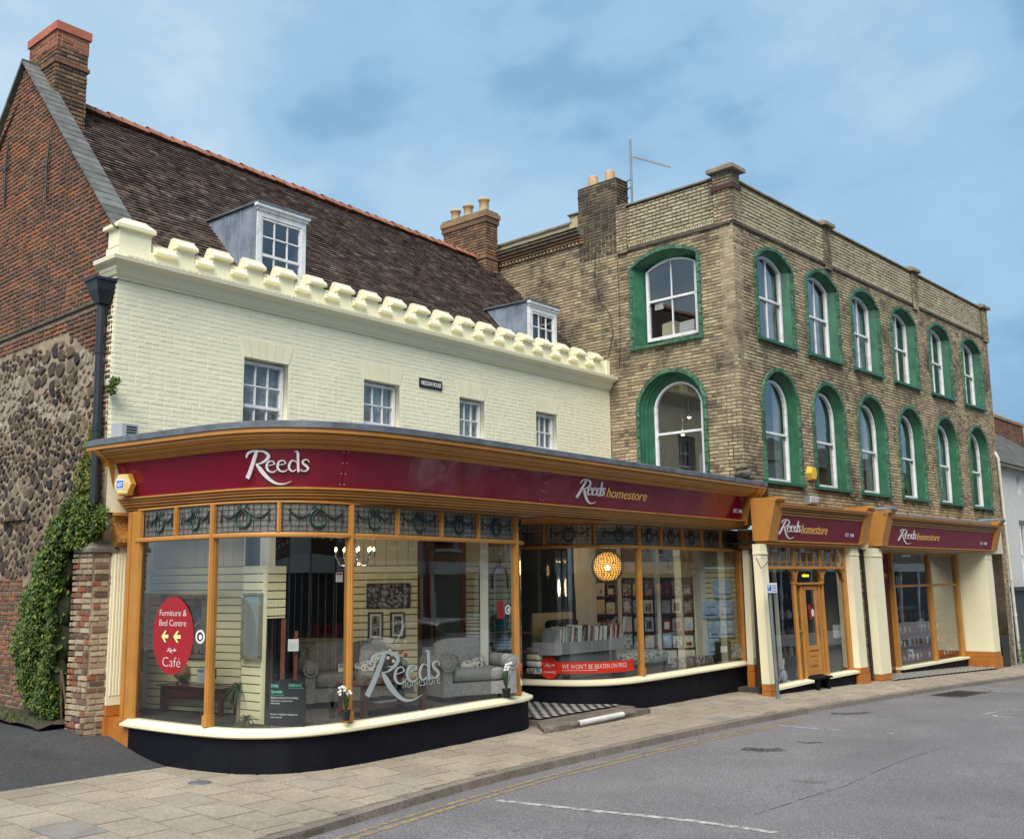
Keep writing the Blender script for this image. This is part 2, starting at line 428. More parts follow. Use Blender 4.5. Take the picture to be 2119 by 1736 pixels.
M['cream_trim'] = cream('cream gloss paint', (.81, .765, .54), .15)
M['white'] = plain('white gloss paint', (.74, .75, .76), .4, .06, 6, .08, 40, grime=(.35, .33, .30), gs=5)
def orange(name, c):
    t = NT(name)
    k = t.mix(1, c, t.ramp(t.noise(2.2, 5, .6), [(.3, .88), (.7, 1.1)]), 'MULTIPLY')
    k = t.mix(t.math('MULTIPLY', t.ramp(t.noise(7, 7, .75, scale3=(1, 1, .3)), [(.54, 0), (.72, 1)]), .42), k, (.19, .085, .025))
    k = t.mix(t.math('MULTIPLY', t.ramp(t.noise(34, 4, .7), [(.70, 0), (.73, 1)]), .5), k, (.12, .07, .035))
    t.col(k); t.bump(t.noise(30, 4, .6, scale3=(1, 1, .25)), .12, .01); return t.set(.42, 0, .45)
M['orange'] = orange('ochre gloss paint', (.45, .205, .045))
M['orange_dark'] = orange('ochre base paint', (.42, .155, .028))
def maroon():
    t = NT('maroon sign panel'); 
    t.col(t.mix(1, (.20, .005, .024), t.ramp(t.noise(1.5, 4), [(.3, .88), (.7, 1.12)]), 'MULTIPLY'))
    t.bump(t.noise(1.3, 2, .4), .35, .12); return t.set(.17, 0, .5, .25)
M['maroon'] = maroon()
M['maroon_dull'] = plain('maroon painted sign', (.19, .014, .034), .4, .1, 3, .05, 30)
M['lead'] = plain('weathered lead', (.15, .165, .185), .55, .3, 3.5, .3, 14, metal=.3, grime=(.06, .065, .07), gs=4)
M['lead_pale'] = plain('dormer lead', (.23, .27, .34), .6, .35, 3.0, .35, 9, metal=.15, grime=(.10, .12, .16), gs=5, streak=1)
M['black'] = plain('black masonry paint', (.006, .007, .011), .6, .3, 3, .3, 18, spec=.15)
M['pipe'] = plain('black downpipe paint', (.022, .027, .034), .38, .15, 5, .1, 30)
M['green'] = plain('green gloss paint', (.024, .115, .06), .42, .3, 3.5, .2, 30, grime=(.012, .055, .03), gs=6, streak=1, coat=.15)
M['green_edge'] = plain('flaking green paint', (.04, .125, .07), .7, .5, 14, .6, 30, grime=(.30, .31, .27), gs=12, rv=.3)
M['silver_letter'] = plain('white sign letter', (.80, .78, .82), .4, .03, 3, 0)
M['gold_letter'] = plain('gold sign letter', (.85, .50, .14), .4, .05, 3, 0)
M['sticker_red'] = plain('red vinyl', (.33, .012, .02), .4, .03, 3, 0)
M['sticker_bright'] = plain('bright red vinyl', (.55, .03, .015), .35, .03, 3, 0)
M['vinyl_white'] = plain('white vinyl', (.75, .72, .70), .5, .03, 3, 0)
M['vinyl_lime'] = plain('lime vinyl', (.72, .78, .30), .5, .03, 3, 0)
M['etched'] = plain('etched glass vinyl', (.36, .41, .42), .5, .03, 3, 0)
M['came'] = plain('lead came', (.035, .036, .04), .5, .2, 8, 0, metal=.4)
M['wreath_green'] = plain('green leaded glass', (.012, .045, .028), .2, .4, 20, .2, 20)
M['swag_purple'] = plain('purple leaded glass', (.03, .024, .034), .25, .4, 20, .2, 20)
M['terracotta'] = plain('terracotta', (.36, .15, .095), .8, .2, 6, .3, 40, rv=.12)
M['red_render'] = plain('red chimney render', (.42, .13, .085), .8, .15, 3, .3, 30)
M['pot'] = plain('buff chimney pot', (.50, .34, .19), .75, .18, 5, .2, 30)
M['coping'] = plain('slate grey coping stone', (.135, .14, .13), .85, .3, 4, .6, 30, rv=.22, grime=(.06, .06, .045), gs=3)
M['coping_brick'] = plain('weathered stone coping', (.22, .19, .14), .9, .3, 4, .6, 30, grime=(.07, .06, .045), gs=3)
M['string'] = plain('dark string course', (.10, .082, .062), .9, .3, 6, .6, 30)
M['glass'] = None
def glass(name, tint=(1, 1, 1), rough=.0, refl=1.0, bump=0, bs=1.0):
    t = NT(name); t.t.nodes.remove(t.b)
    tr = t.n('ShaderNodeBsdfTransparent'); tr.inputs[0].default_value = (*tint, 1)
    gl = t.n('ShaderNodeBsdfGlossy'); gl.inputs['Roughness'].default_value = rough
    lw = t.n('ShaderNodeLayerWeight'); lw.inputs[0].default_value = .5
    frs = t.math('MULTIPLY_ADD', t.math('POWER', lw.outputs['Facing'], 4.2), .9, .075)
    mx = t.n('ShaderNodeMixShader')
    t.l(t.math('MULTIPLY', frs, refl), mx.inputs[0]); t.l(tr.outputs[0], mx.inputs[1]); t.l(gl.outputs[0], mx.inputs[2]); t.l(mx.outputs[0], t.o.inputs[0])
    if bump:
        q = t.n('ShaderNodeBump'); q.inputs['Strength'].default_value = bump; q.inputs['Distance'].default_value = .02
        t.l(t.noise(bs, 2, .4), q.inputs['Height']); t.l(q.outputs[0], gl.inputs['Normal'])
    return t.m
M['glass'] = glass('shop plate glass', (.90, .94, .92), 0, 2.0, .12, .8)
M['glass_sash'] = glass('sash glass', (.86, .88, .90), 0, 2.5, .12, 1.4)
M['glass_curved'] = glass('curved corner glass', (.82, .92, .90), 0.02, 2.4, .3, 2.2)
def leadglass():
    t = NT('textured leaded glass'); t.t.nodes.remove(t.b)
    tr = t.n('ShaderNodeBsdfTransparent'); tr.inputs[0].default_value = (.45, .46, .43, 1)
    df = t.n('ShaderNodeBsdfPrincipled'); df.inputs['Roughness'].default_value = .12; df.inputs['Specular IOR Level'].default_value = .9
    t.l(t.ramp(t.noise(40, 3, .6), [(.35, (.15, .155, .14)), (.7, (.34, .335, .30))]), df.inputs['Base Color'])
    q = t.n('ShaderNodeBump'); q.inputs['Strength'].default_value = .6; q.inputs['Distance'].default_value = .01
    t.l(t.noise(45, 2, .5), q.inputs['Height']); t.l(q.outputs[0], df.inputs['Normal'])
    mx = t.n('ShaderNodeMixShader'); mx.inputs[0].default_value = .68
    t.l(tr.outputs[0], mx.inputs[1]); t.l(df.outputs[0], mx.inputs[2]); t.l(mx.outputs[0], t.o.inputs[0]); return t.m
M['leadglass'] = leadglass()
def tile_m():
    t = NT('plain clay roof tile')
    k = t.ramp(t.rnd(), [(0, (.085, .058, .048)), (.2, (.105, .072, .056)), (.38, (.058, .043, .038)), (.55, (.135, .092, .070)), (.7, (.09, .065, .055)), (.85, (.068, .050, .044)), (.95, (.17, .135, .11))], 'CONSTANT')
    k = t.mix(1, k, t.ramp(t.noise(16, 5, .7), [(.3, .6), (.72, 1.5)]), 'MULTIPLY')
    k = t.mix(t.math('MULTIPLY', t.ramp(t.noise(5, 7, .75), [(.54, 0), (.64, 1)]), .85), k, (.012, .011, .010))
    k = t.mix(t.math('MULTIPLY', t.ramp(t.noise(8, 7, .8), [(.68, 0), (.74, 1)]), .4), k, (.22, .21, .18))
    t.col(k); t.bump(t.noise(40, 4, .7), .8, .012); return t.set(.9, 0, .2)
M['tile'] = tile_m()
def asphalt(name, c, fleck, seam=False):
    t = NT(name)
    f = t.noise(150, 2, .7)
    k = t.mix(1, c, t.ramp(f, [(.35, .5), (.52, 1.0), (.72, 2.1)]), 'MULTIPLY')
    k = t.mix(1, k, t.ramp(t.noise(42, 3, .8), [(.36, .62), (.5, 1.0), (.64, 1.45)]), 'MULTIPLY')
    k = t.mix(1, k, t.ramp(t.noise(.5, 6, .6), [(.3, .78), (.7, 1.16)]), 'MULTIPLY')
    k = t.mix(t.math('MULTIPLY', t.ramp(t.noise(1.1, 5, .6, scale3=(.5, 1, 1)), [(.64, 0), (.7, 1)]), .35), k, (.028, .027, .028))
    k = t.mix(t.math('MULTIPLY', t.ramp(t.noise(260, 1, .5), [(.72, 0), (.76, 1)]), .5), k, fleck)
    t.col(k); t.bump(f, .6, .01); return t.set(.88, 0, .3)
M['asphalt'] = asphalt('road asphalt', (.185, .176, .181), (.42, .40, .39))
M['alley'] = asphalt('alley asphalt', (.062, .064, .066), (.30, .29, .26))
M['slab'] = brickmat('buff paving slab', [(.33, .28, .22), (.345, .292, .228), (.315, .27, .212), (.335, .283, .22), (.36, .306, .24), (.30, .26, .208), (.325, .277, .22)], soot=(.13, .11, .09), sa=.35, ss=1.4, lo=.5, hi=.8, bump=.4)
M['slab_grey'] = plain('grey repair slab', (.23, .22, .195), .85, .15, 4, .4, 60)
M['joint'] = plain('paving joint sand', (.035, .03, .025), .95, .3, 8, .4, 60)
M['kerb'] = brickmat('granite kerb', [(.24, .21, .175), (.225, .195, .165), (.25, .215, .18), (.21, .185, .155)], sa=.4, ss=3)
def paint(name, c):
    t = NT(name); t.col(t.mix(t.ramp(t.noise(9, 7, .75), [(.42, 0), (.6, 1)]), c, (.15, .14, .135))); t.bump(t.noise(120, 2), .5, .006); return t.set(.8, 0, .3)
M['line_white'] = paint('worn white road paint', (.50, .49, .47))
M['line_yellow'] = paint('worn yellow road paint', (.36, .26, .10))
M['slat'] = plain('cream slatwall', (.70, .64, .41), .5, .06, 2, .05, 20)
M['slot'] = plain('slatwall slot shadow gap', (.05, .045, .03), .8, .1, 2, 0)
M['wallcream'] = plain('interior cream paint', (.56, .51, .36), .8, .08, 1.5, .1, 10)
M['wallwhite'] = plain('interior off white', (.62, .62, .56), .7, .08, 1.5, .1, 10)
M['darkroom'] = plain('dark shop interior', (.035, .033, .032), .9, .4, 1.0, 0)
M['ceiling'] = plain('shop ceiling', (.30, .28, .22), .9, .1, 1, 0)
M['carpet'] = plain('dark display floor', (.07, .062, .058), .9, .3, 6, .2, 60)
M['wood_dark'] = plain('mahogany wood', (.075, .022, .014), .3, .3, 5, .1, 20, coat=.3)
M['wood_red'] = plain('cherry wood', (.17, .05, .025), .35, .25, 5, .1, 20, coat=.2)
M['sofa'] = plain('grey chenille', (.15, .148, .145), .9, .35, 34, .7, 90)
M['sofa_lt'] = plain('silver grey chenille', (.23, .232, .235), .85, .3, 30, .6, 90)
def zigzag():
    t = NT('geometric cushion fabric'); v = t.n('ShaderNodeTexVoronoi'); v.inputs['Scale'].default_value = 26; t.l(t.pos(), v.inputs['Vector'])
    t.col(t.ramp(v.outputs['Distance'], [(.38, (.03, .03, .035)), (.44, (.50, .48, .45))])); return t.set(.85, 0, .2)
M['cushion'] = zigzag()
def pattern(name, cols, sc=14):
    t = NT(name); v = t.n('ShaderNodeTexVoronoi'); v.inputs['Scale'].default_value = sc; t.l(t.pos(), v.inputs['Vector'])
    s = t.n('ShaderNodeSeparateColor'); t.l(v.outputs['Color'], s.inputs[0]); n = len(cols)
    t.col(t.ramp(s.outputs[0], [(i/n, c) for i, c in enumerate(cols)], 'CONSTANT')); return t.set(.7, 0, .3)
M['print_grey'] = pattern('woodland print', [(.03, .03, .03), (.20, .20, .18), (.07, .07, .065), (.30, .30, .27), (.05, .05, .045)], 30)
M['print_dark'] = pattern('moody landscape print', [(.04, .045, .05), (.10, .09, .07), (.16, .15, .14), (.05, .06, .07)], 9)
M['print_leaf'] = pattern('leaf print quilt', [(.55, .62, .66), (.10, .20, .28), (.50, .57, .60), (.40, .35, .18), (.6, .64, .66)], 22)
M['print_multi'] = pattern('patchwork fabric', [(.45, .42, .40), (.25, .08, .10), (.12, .12, .20), (.4, .3, .2), (.5, .48, .46), (.10, .16, .15)], 30)
M['teal'] = plain('teal fabric', (.014, .12, .17), .8, .2, 6, .3, 40)
M['navy'] = plain('navy fabric', (.012, .022, .04), .8, .2, 6, .3, 40)
M['mustard'] = plain('mustard blanket', (.42, .28, .04), .85, .2, 8, .3, 40)
M['blue_pack'] = plain('pale blue plastic pack', (.36, .49, .66), .22, .3, 8, .3, 14, coat=.4)
M['blue_print'] = plain('navy print band', (.05, .09, .28), .4, .1, 3, 0)
M['paper'] = plain('white card', (.62, .62, .60), .7, .06, 3, 0)
M['paper_blue'] = plain('blue card heading', (.12, .28, .45), .7, .06, 3, 0)
M['grey_box'] = plain('grey display box', (.27, .285, .30), .5, .08, 3, 0)
M['grey_box_dk'] = plain('dark grey display plinth', (.14, .14, .14), .5, .08, 3, 0)
M['chrome'] = plain('polished chrome', (.5, .5, .5), .15, .05, 3, 0, metal=1)
M['pewter'] = plain('dark metal', (.09, .09, .085), .35, .1, 3, 0, metal=.8)
M['frame_silver'] = plain('antique silver frame', (.26, .235, .18), .4, .3, 14, .3, 30, metal=.5)
M['mirror'] = plain('mirror', (.42, .50, .46), .08, .1, 1, 0, metal=.7)
M['leaf'] = brickmat('evergreen leaf', [(.055, .10, .02), (.08, .135, .024), (.035, .07, .018), (.11, .165, .028), (.18, .21, .035), (.042, .082, .02), (.065, .12, .022)], sa=0, rough=.45, bump=.1)
M['leaf_yellow'] = brickmat('golden climber leaf', [(.14, .16, .03), (.20, .19, .04), (.09, .12, .025), (.06, .10, .022), (.16, .17, .03)], sa=0, rough=.5, bump=.1)
M['palm'] = plain('houseplant leaf', (.028, .075, .022), .5, .3, 6, .1, 20)
M['stem'] = plain('woody stem', (.10, .07, .045), .85, .2, 9, .4, 40)
M['soil'] = plain('bare soil', (.055, .042, .03), .95, .4, 9, .9, 30)
M['timber'] = plain('weathered timber edging', (.25, .20, .13), .85, .3, 9, .5, 40)
M['curtain'] = None
def lace():
    t = NT('lace net curtain')
    v = t.n('ShaderNodeTexVoronoi'); v.inputs['Scale'].default_value = 17; v.inputs['Randomness'].default_value = .7; t.l(t.pos(), v.inputs['Vector'])
    g = t.ramp(t.noise(14, 2, .5, scale3=(1, 1, .08)), [(.3, .65), (.7, 1.2)])
    t.col(t.mix(1, t.ramp(v.outputs['Distance'], [(.2, (.26, .265, .28)), (.34, (.52, .53, .55)), (.5, (.32, .325, .34))]), g, 'MULTIPLY')); return t.set(.9, 0, .1)
M['curtain'] = lace()
M['drape'] = plain('plain grey curtain', (.26, .27, .28), .9, .3, 3, .3, 12)
M['yellow_plastic'] = plain('yellow alarm box plastic', (.72, .44, .05), .35, .08, 3, 0)
M['yellow_pale'] = plain('sun faded alarm face', (.70, .55, .30), .45, .06, 3, 0)
M['grey_plastic'] = plain('pale grey plastic', (.38, .40, .42), .5, .1, 3, .05)
M['steel'] = plain('galvanised steel', (.22, .24, .25), .5, .2, 6, .1, 30, metal=.5)
M['blue_sign'] = plain('blue sign print', (.04, .16, .55), .4, .05, 3, 0)
M['black_plastic'] = plain('black plastic', (.015, .015, .017), .4, .1, 3, 0)
M['board'] = plain('slate chalkboard', (.008, .010, .014), .8, .3, 4, .05, 20)
M['chalk'] = plain('chalk', (.48, .50, .52), .9, .1, 9, 0)
M['chalk_green'] = plain('green chalk', (.12, .5, .38), .9, .1, 9, 0)
M['step'] = plain('worn stone step', (.17, .15, .12), .9, .3, 5, .6, 30, grime=(.07, .07, .05), gs=4)
M['step_white'] = plain('white step nosing', (.66, .65, .64), .6, .12, 5, .2, 30)
def checker():
    t = NT('black and white tiled lobby floor'); at = t.n('ShaderNodeAttribute', attribute_name='rnd')
    t.col(t.ramp(at.outputs['Fac'], [(0, (.02, .02, .02)), (.5, (.52, .51, .48))], 'CONSTANT')); return t.set(.35, 0, .4)
M['checker'] = checker()
M['whitewall'] = plain('white painted house wall', (.60, .60, .575), .8, .08, 2, .6, 8, grime=(.38, .36, .33), gs=2)
M['slate'] = plain('slate roof', (.11, .105, .095), .8, .25, 3, .5, 12, rv=.25)
M['shopdark'] = plain('charcoal shopfront', (.035, .04, .045), .5, .15, 3, .1)
M['cream_pipe'] = plain('cream painted pipe', (.55, .53, .45), .6, .15, 6, .2, 30, grime=(.12, .16, .07), gs=3)
M['moss'] = plain('moss', (.07, .08, .025), .95, .4, 9, .9, 30)
M['carpaint'] = plain('white car paint', (.70, .70, .70), .25, .02, 1, 0, coat=.8)
M['tyre'] = plain('tyre rubber', (.02, .02, .02), .8, .1, 3, 0)
M['opp'] = plain('opposite render', (.30, .27, .23), .8, .15, 1, .2, 10)
M['opp2'] = plain('opposite brick', (.22, .13, .09), .85, .2, 2, .3, 20)
def glow(name, c, st):
    t = NT(name); t.b.inputs['Emission Color'].default_value = (*c, 1); t.b.inputs['Emission Strength'].default_value = st; t.col(c); return t.m
M['bulb'] = glow('warm lit bulb', (1, .62, .25), 9)
M['bulb_soft'] = glow('globe lamp inner', (1, .55, .15), 3)
M['welcome'] = glow('lit welcome sign', (.9, .7, .05), .9)
for k, m in M.items(): m.name = m.name
# ---------------------------------------------------------------- ground, road, pavement
def sheet(name, S, D, zf, m, kind='structure', parent=None):
    vs = [cr.pt(s, zf(s, d), d) for s in S for d in D]; n = len(D)
    b = MB(); b.add(vs, [(i*n+j, (i+1)*n+j, (i+1)*n+j+1, i*n+j+1) for i in range(len(S)-1) for j in range(n-1)], True)
    return b.build(name, m, parent, kind=kind)
def fr_(a, b, n): return [a+(b-a)*i/n for i in range(n+1)]
KP = [(-40, 6.6), (-8, 5.9)] + [ground(x, y, -.165) for x, y in ((640, 1736), (825, 1679), (946, 1643), (1066.6, 1611), (1245.7, 1568), (1485, 1514), (1650, 1482), (1876, 1442), (2119, 1405))] + [(42, 9.5), (70, 12)]
KP = [p for i, p in enumerate(KP) if i == 0 or p[0] > KP[i-1][0]]
def kd(s):
    for (a, b), (c, e) in zip(KP, KP[1:]):
        if s <= c: return b+(e-b)*(s-a)/(c-a)
    return KP[-1][1]
g = MB(); g.add([(-900, -300, -6), (900, -300, -6), (900, 1500, -6), (-900, 1500, -6)], [(0, 1, 2, 3)]); g.build('ground', M['asphalt'], kind='structure')
road = sheet('road', [-60, -30]+fr_(-20, 60, 80)+[90, 140], [4.2]+fr_(4.6, 17, 16), lambda s, d: gz(s)-.148+.03*sm((d-5)/5)*math.sin(min(1, (d-5)/8)*3.14), M['asphalt'])
RZ = lambda s, d: gz(s)-.148+.03*sm((d-5)/5)*math.sin(min(1, (d-5)/8)*3.14)
# pavement bed, then the slabs one by one
def pave_bd(s):   # back edge of the pavement
    return 1.42 if s < .75 else (1.0 if s < 13 else 3.3-.05*(s-12)-1.2)
S_ = fr_(-20, 46, 132)
b = MB(); n = 9; vs = []
for s in S_:
    b0, b1 = pave_bd(s), kd(s)-.13
    for j in range(n+1):
        d = b0+(b1-b0)*j/n; vs.append(cr.pt(s, H(s, d)-.03, d))
b.add(vs, [(i*(n+1)+j, (i+1)*(n+1)+j, (i+1)*(n+1)+j+1, i*(n+1)+j+1) for i in range(len(S_)-1) for j in range(n)], True)
pavement = b.build('pavement', M['joint'], kind='structure')
pc = Pieces(pavement, 'paving_slab', 'paving', M['slab'], 300, .015)
GS = [ground(x, y) for x, y in ((1000, 1628), (745, 1676), (880, 1652), (190, 1720), (1500, 1490))]; pc_g = Pieces(pavement, 'repair_slab', 'repair_paving', M['slab_grey'], 20, .015)
fac_d = lambda s: 2.6-.045*(s-12)          # shop line behind which no slabs lie
def inpav(s, d):
    if d > kd(s)-.16: return False
    if s < .78: return d > 1.45
    if s < 1.6: return d > 1.4+(s-.78)*1.5
    if s < 12.4: return d > 2.45
    return d > fac_d(s)
TU, TV = .47, .60
k = 0; s = -9.0
greyspots = [(1050, 1640), (900, 1700), (690, 1672)]
while s < 44:
    sw = TU if s < 20 else TU
    d = 1.0+(TV*.5 if k % 2 else 0)-TV
    while d < 10:
        a0, a1, d0, d1 = s+.009, s+sw-.009, d+.009, d+TV-.009
        if a1 < .8 and d0 < 1.44 < d1-.1: d0 = 1.44
        dk = min(kd(a0), kd(a1))-.14
        if d1 > dk and d0 < dk-.08: d1 = dk
        ok = inpav((a0+a1)/2, (d0+d1)/2) and d1 <= dk+.001
        if ok:
            m = Matrix.Identity(4); p = [cr.pt(a0, H(a0, d0), d0), cr.pt(a1, H(a1, d0), d0), cr.pt(a1, H(a1, d1), d1), cr.pt(a0, H(a0, d1), d1)]
            c = (p[0]+p[1]+p[2]+p[3])/4; U = (p[1]+p[2]-p[0]-p[3])/2; V = (p[2]+p[3]-p[0]-p[1])/2; W = U.cross(V).normalized()
            if W.z < 0: W = -W
            c = c+W*random.uniform(-.002, .002)+Vector((0, 0, -.032))
            for i in range(3): m[i][0] = U[i]; m[i][1] = V[i]; m[i][2] = W[i]*.032; m[i][3] = c[i]
            (pc_g if any(math.dist(((a0+a1)/2, (d0+d1)/2), q) < .36 for q in GS) else pc).add(m)
        d += TV
    s += sw; k += 1
pc.done(); pc_g.done()
# dressed kerb stones
kp = Path([(p[0], p[1]) for p in KP], 1)
kroot = MB(); sweep(kroot, kp, [(0, lambda t: gz(kp.at(t)[0])-.3), (-.11, lambda t: gz(kp.at(t)[0])-.3), (-.11, lambda t: H(*kp.at(t))-.02), (0, lambda t: H(*kp.at(t))-.02)])
kerb = kroot.build('kerb', M['mortar_dark'], kind='structure')
pc = Pieces(kerb, 'kerb_stone', 'kerbstones', M['kerb'], 120, .02)
t = 30.0
while t < 78:
    a = kp.at(t); c = kp.at(t+.91); h0 = H(*a); h1 = H(*c)
    u = cr.pt(c[0], h1, c[1])-cr.pt(a[0], h0, a[1]); mid = (cr.pt(c[0], h1, c[1])+cr.pt(a[0], h0, a[1]))/2
    nn = u.cross(Vector((0, 0, 1))).normalized()
    if nn.dot(cr.n) < 0: nn = -nn
    m = Matrix.Identity(4)
    low = .6 if t < 39.5 else 1
    for i in range(3): m[i][0] = u[i]*.988; m[i][1] = nn[i]*.13; m[i][2] = (0, 0, .24)[i]; m[i][3] = (mid-nn*.055+Vector((0, 0, -.235)))[i]
    pc.add(m); t += .915
pc.done()
# alley asphalt with a ragged edge
sheet('alley', fr_(-24, .95, 60), fr_(-14, 1.43, 50), lambda s, d: H(s, d)+.002, M['alley'])
# road markings
def strip(name, pts, wdt, m, off=.004, label=None):
    b = MB(); vs = []; P = []
    for i in range(len(pts)-1):
        for j in range(12): f = j/12; P.append((pts[i][0]*(1-f)+pts[i+1][0]*f, pts[i][1]*(1-f)+pts[i+1][1]*f))
    P.append(pts[-1])
    for i, p in enumerate(P):
        q = P[min(i+1, len(P)-1)]; r = P[max(i-1, 0)]; l = math.dist(q, r); nx, ny = -(q[1]-r[1])/l*wdt/2, (q[0]-r[0])/l*wdt/2
        for sg in (-1, 1): a, d = p[0]+nx*sg, p[1]+ny*sg; vs.append(cr.pt(a, RZ(a, d)+off, d))
    b.add(vs, [(2*i, 2*i+1, 2*i+3, 2*i+2) for i in range(len(P)-1)]); return b.build(name, m, kind='structure')
Y1 = [(-20, kd(-20)+.30)]+[(s, kd(s)+.28) for s in (-6, -1, 1, 3, 5, 7, 9, 10.2)]
strip('yellow_line', Y1, .06, M['line_yellow']); strip('yellow_line', [(a, d+.14) for a, d in Y1], .06, M['line_yellow'])
strip('yellow_line', [(s, kd(s)+.35) for s in (19.5, 22, 26, 32)], .07, M['line_yellow']); strip('yellow_line', [(s, kd(s)+.52) for s in (19.2, 22, 26, 32)], .07, M['line_yellow'])
gr = lambda x, y: ground(x, y, -.15)
strip('bay_line', [gr(1030, 1656), gr(1240, 1680), gr(1420, 1700), gr(1607, 1729)], .10, M['line_white'])
strip('bay_line', [gr(1596, 1500), gr(1740, 1512)], .07, M['line_white'])
strip('bay_line', [gr(1835, 1518), gr(1850, 1519)], .07, M['line_white'])
strip('bay_line', [gr(2015, 1428), gr(2085, 1432)], .08, M['line_white'])
# worn lettering strokes painted on the road at the right
for q in (((2036, 1479), (2062, 1474)), ((2052, 1483), (2105, 1487)), ((2068, 1478), (2100, 1480)), ((2095, 1470), (2119, 1471)), ((2062, 1485), (2056, 1480))):
    strip('road_lettering', [gr(*q[0]), gr(*q[1])], .07, M['line_white'])
# cracks and old patches in the road
M['crack'] = (lambda t: (t.t.links.clear(), t.col((.05, .045, .045)), t.set(.9), t.l(t.n('ShaderNodeMixShader').outputs[0], t.o.inputs[0])) and t)(NT('sealed crack'))
q_ = [n for n in M['crack'].t.nodes if n.type == 'MIX_SHADER'][0]; tr_ = M['crack'].n('ShaderNodeBsdfTransparent'); M['crack'].l(M['crack'].ramp(M['crack'].noise(13, 4, .8), [(.42, 0), (.55, 1)]), q_.inputs[0]); M['crack'].l(M['crack'].b.outputs[0], q_.inputs[2]); M['crack'].l(tr_.outputs[0], q_.inputs[1]); M['crack'] = M['crack'].m
for P_ in (((1650, 1660), (1745, 1632), (1790, 1610)), ((1795, 1608), (1880, 1572), (1950, 1550)), ((1560, 1690), (1640, 1664)), ((1000, 1735), (1100, 1712)), ((1500, 1560), (1580, 1556))):
    strip('road_crack', [gr(*q) for q in P_], .013, M['crack'], .003)
for x0, y0, x1, y1, w_ in ((1535, 1549, 1622, 1551, .30), (1648, 1535, 1700, 1536, .12), (1720, 1476, 1800, 1474, .25)):
    strip('road_stain', [gr(x0, y0), gr((x0+x1)/2, (y0+y1)/2+2), gr(x1, y1)], w_, M['crack'], .002)
# manhole and patch
def disc(name, c, r, z, m, label=None, cat=None, n=28):
    b = MB(); b.lathe(c, [(.001, z), (r*.82, z), (r*.84, z-.006), (r*.88, z-.006), (r*.9, z), (r, z), (r, z-.03)], n)
    for i in range(-3, 4):
        h = math.sqrt(max(0, .7**2-(i*.2)**2))*r
        v = Vector(c); b.box(WORLD, v.x-h, v.x+h, 0, 0, 0, 0) if False else None
    return tag(b.build(name, m), label, cat)
q = ground(412, 1619.5)
cv = thing('water_cover', 'small round blue-grey water cover set in the buff paving near the alley mouth', 'manhole cover', cr.pt(q[0], H(*q), q[1]))
b = MB(); b.lathe(cr.pt(q[0], H(*q), q[1]), [(.001, .006), (.085, .006), (.09, .002), (.1, .002), (.102, .008), (.125, .008), (.127, -.02)], 28); b.build('lid', M['lead'], cv)
b = MB()
for i in range(-2, 3): b.tube([cr.pt(q[0]+i*.028, H(*q)+.007, q[1]-.06), cr.pt(q[0]+i*.028, H(*q)+.007, q[1]+.06)], .004, 4)
b.build('grip_rib', M['lead'], cv, kind='stuff')
q = ground(1963, 1439, -.16)
gv = thing('road_drain', 'rectangular iron cover in the road by the kerb outside the third shop', 'drain cover', cr.pt(q[0], RZ(*q), q[1]))
def quadpx(b, pts, off, dep):
    P = [ground(x, y, -.16) for x, y in pts]; b.prism_g = None
    top = [cr.pt(a, RZ(a, d)+off, d) for a, d in P]; bot = [p-Vector((0, 0, dep)) for p in top]; n = len(P)
    b.add(top+bot, [tuple(range(n))]+[(i, (i+1) % n, n+(i+1) % n, n+i) for i in range(n)])
b = MB(); quadpx(b, [(1925, 1440), (1985, 1430), (2050, 1433), (1990, 1444)], .008, .03); b.build('cover_plate', M['pewter'], gv)
b = MB()
for f in (.2, .4, .6, .8): quadpx(b, [(1925+60*f, 1440-10*f), (1925+60*f+3, 1440-10*f-.5), (1990+60*f+3, 1444-11*f-.5), (1990+60*f, 1444-11*f)], .014, .01)
b.build('cover_rib', M['came'], gv, kind='stuff')

# ---------------------------------------------------------------- windows
def arch(a0, a1, z0, zs, rise, n=12):
    """outline: sill z0, springing zs, rise above"""
    w = (a1-a0)/2; c = (a0+a1)/2
    if rise <= 0: return [(a0, z0), (a1, z0), (a1, zs), (a0, zs)]
    R = (w*w+rise*rise)/(2*rise); cz = zs+rise-R; th = math.asin(min(1, w/R)) if rise < w else math.pi/2
    if rise >= w: R = w; cz = zs+rise-w; th = math.pi/2
    return [(a0, z0), (a1, z0)]+[(c+R*math.sin(th-2*th*i/n), cz+R*math.cos(th-2*th*i/n)) for i in range(n+1)]
def ring(b, fr, A, B, dA, dB, closed=False):
    """a band between two outlines of equal length lying at depths dA and dB"""
    n = len(A); P = [fr.pt(a, z, dA) for a, z in A]; Q = [fr.pt(a, z, dB) for a, z in B]
    b.add(P+Q, [(i, (i+1) % n, n+(i+1) % n, n+i) for i in range(n if closed else n-1)])
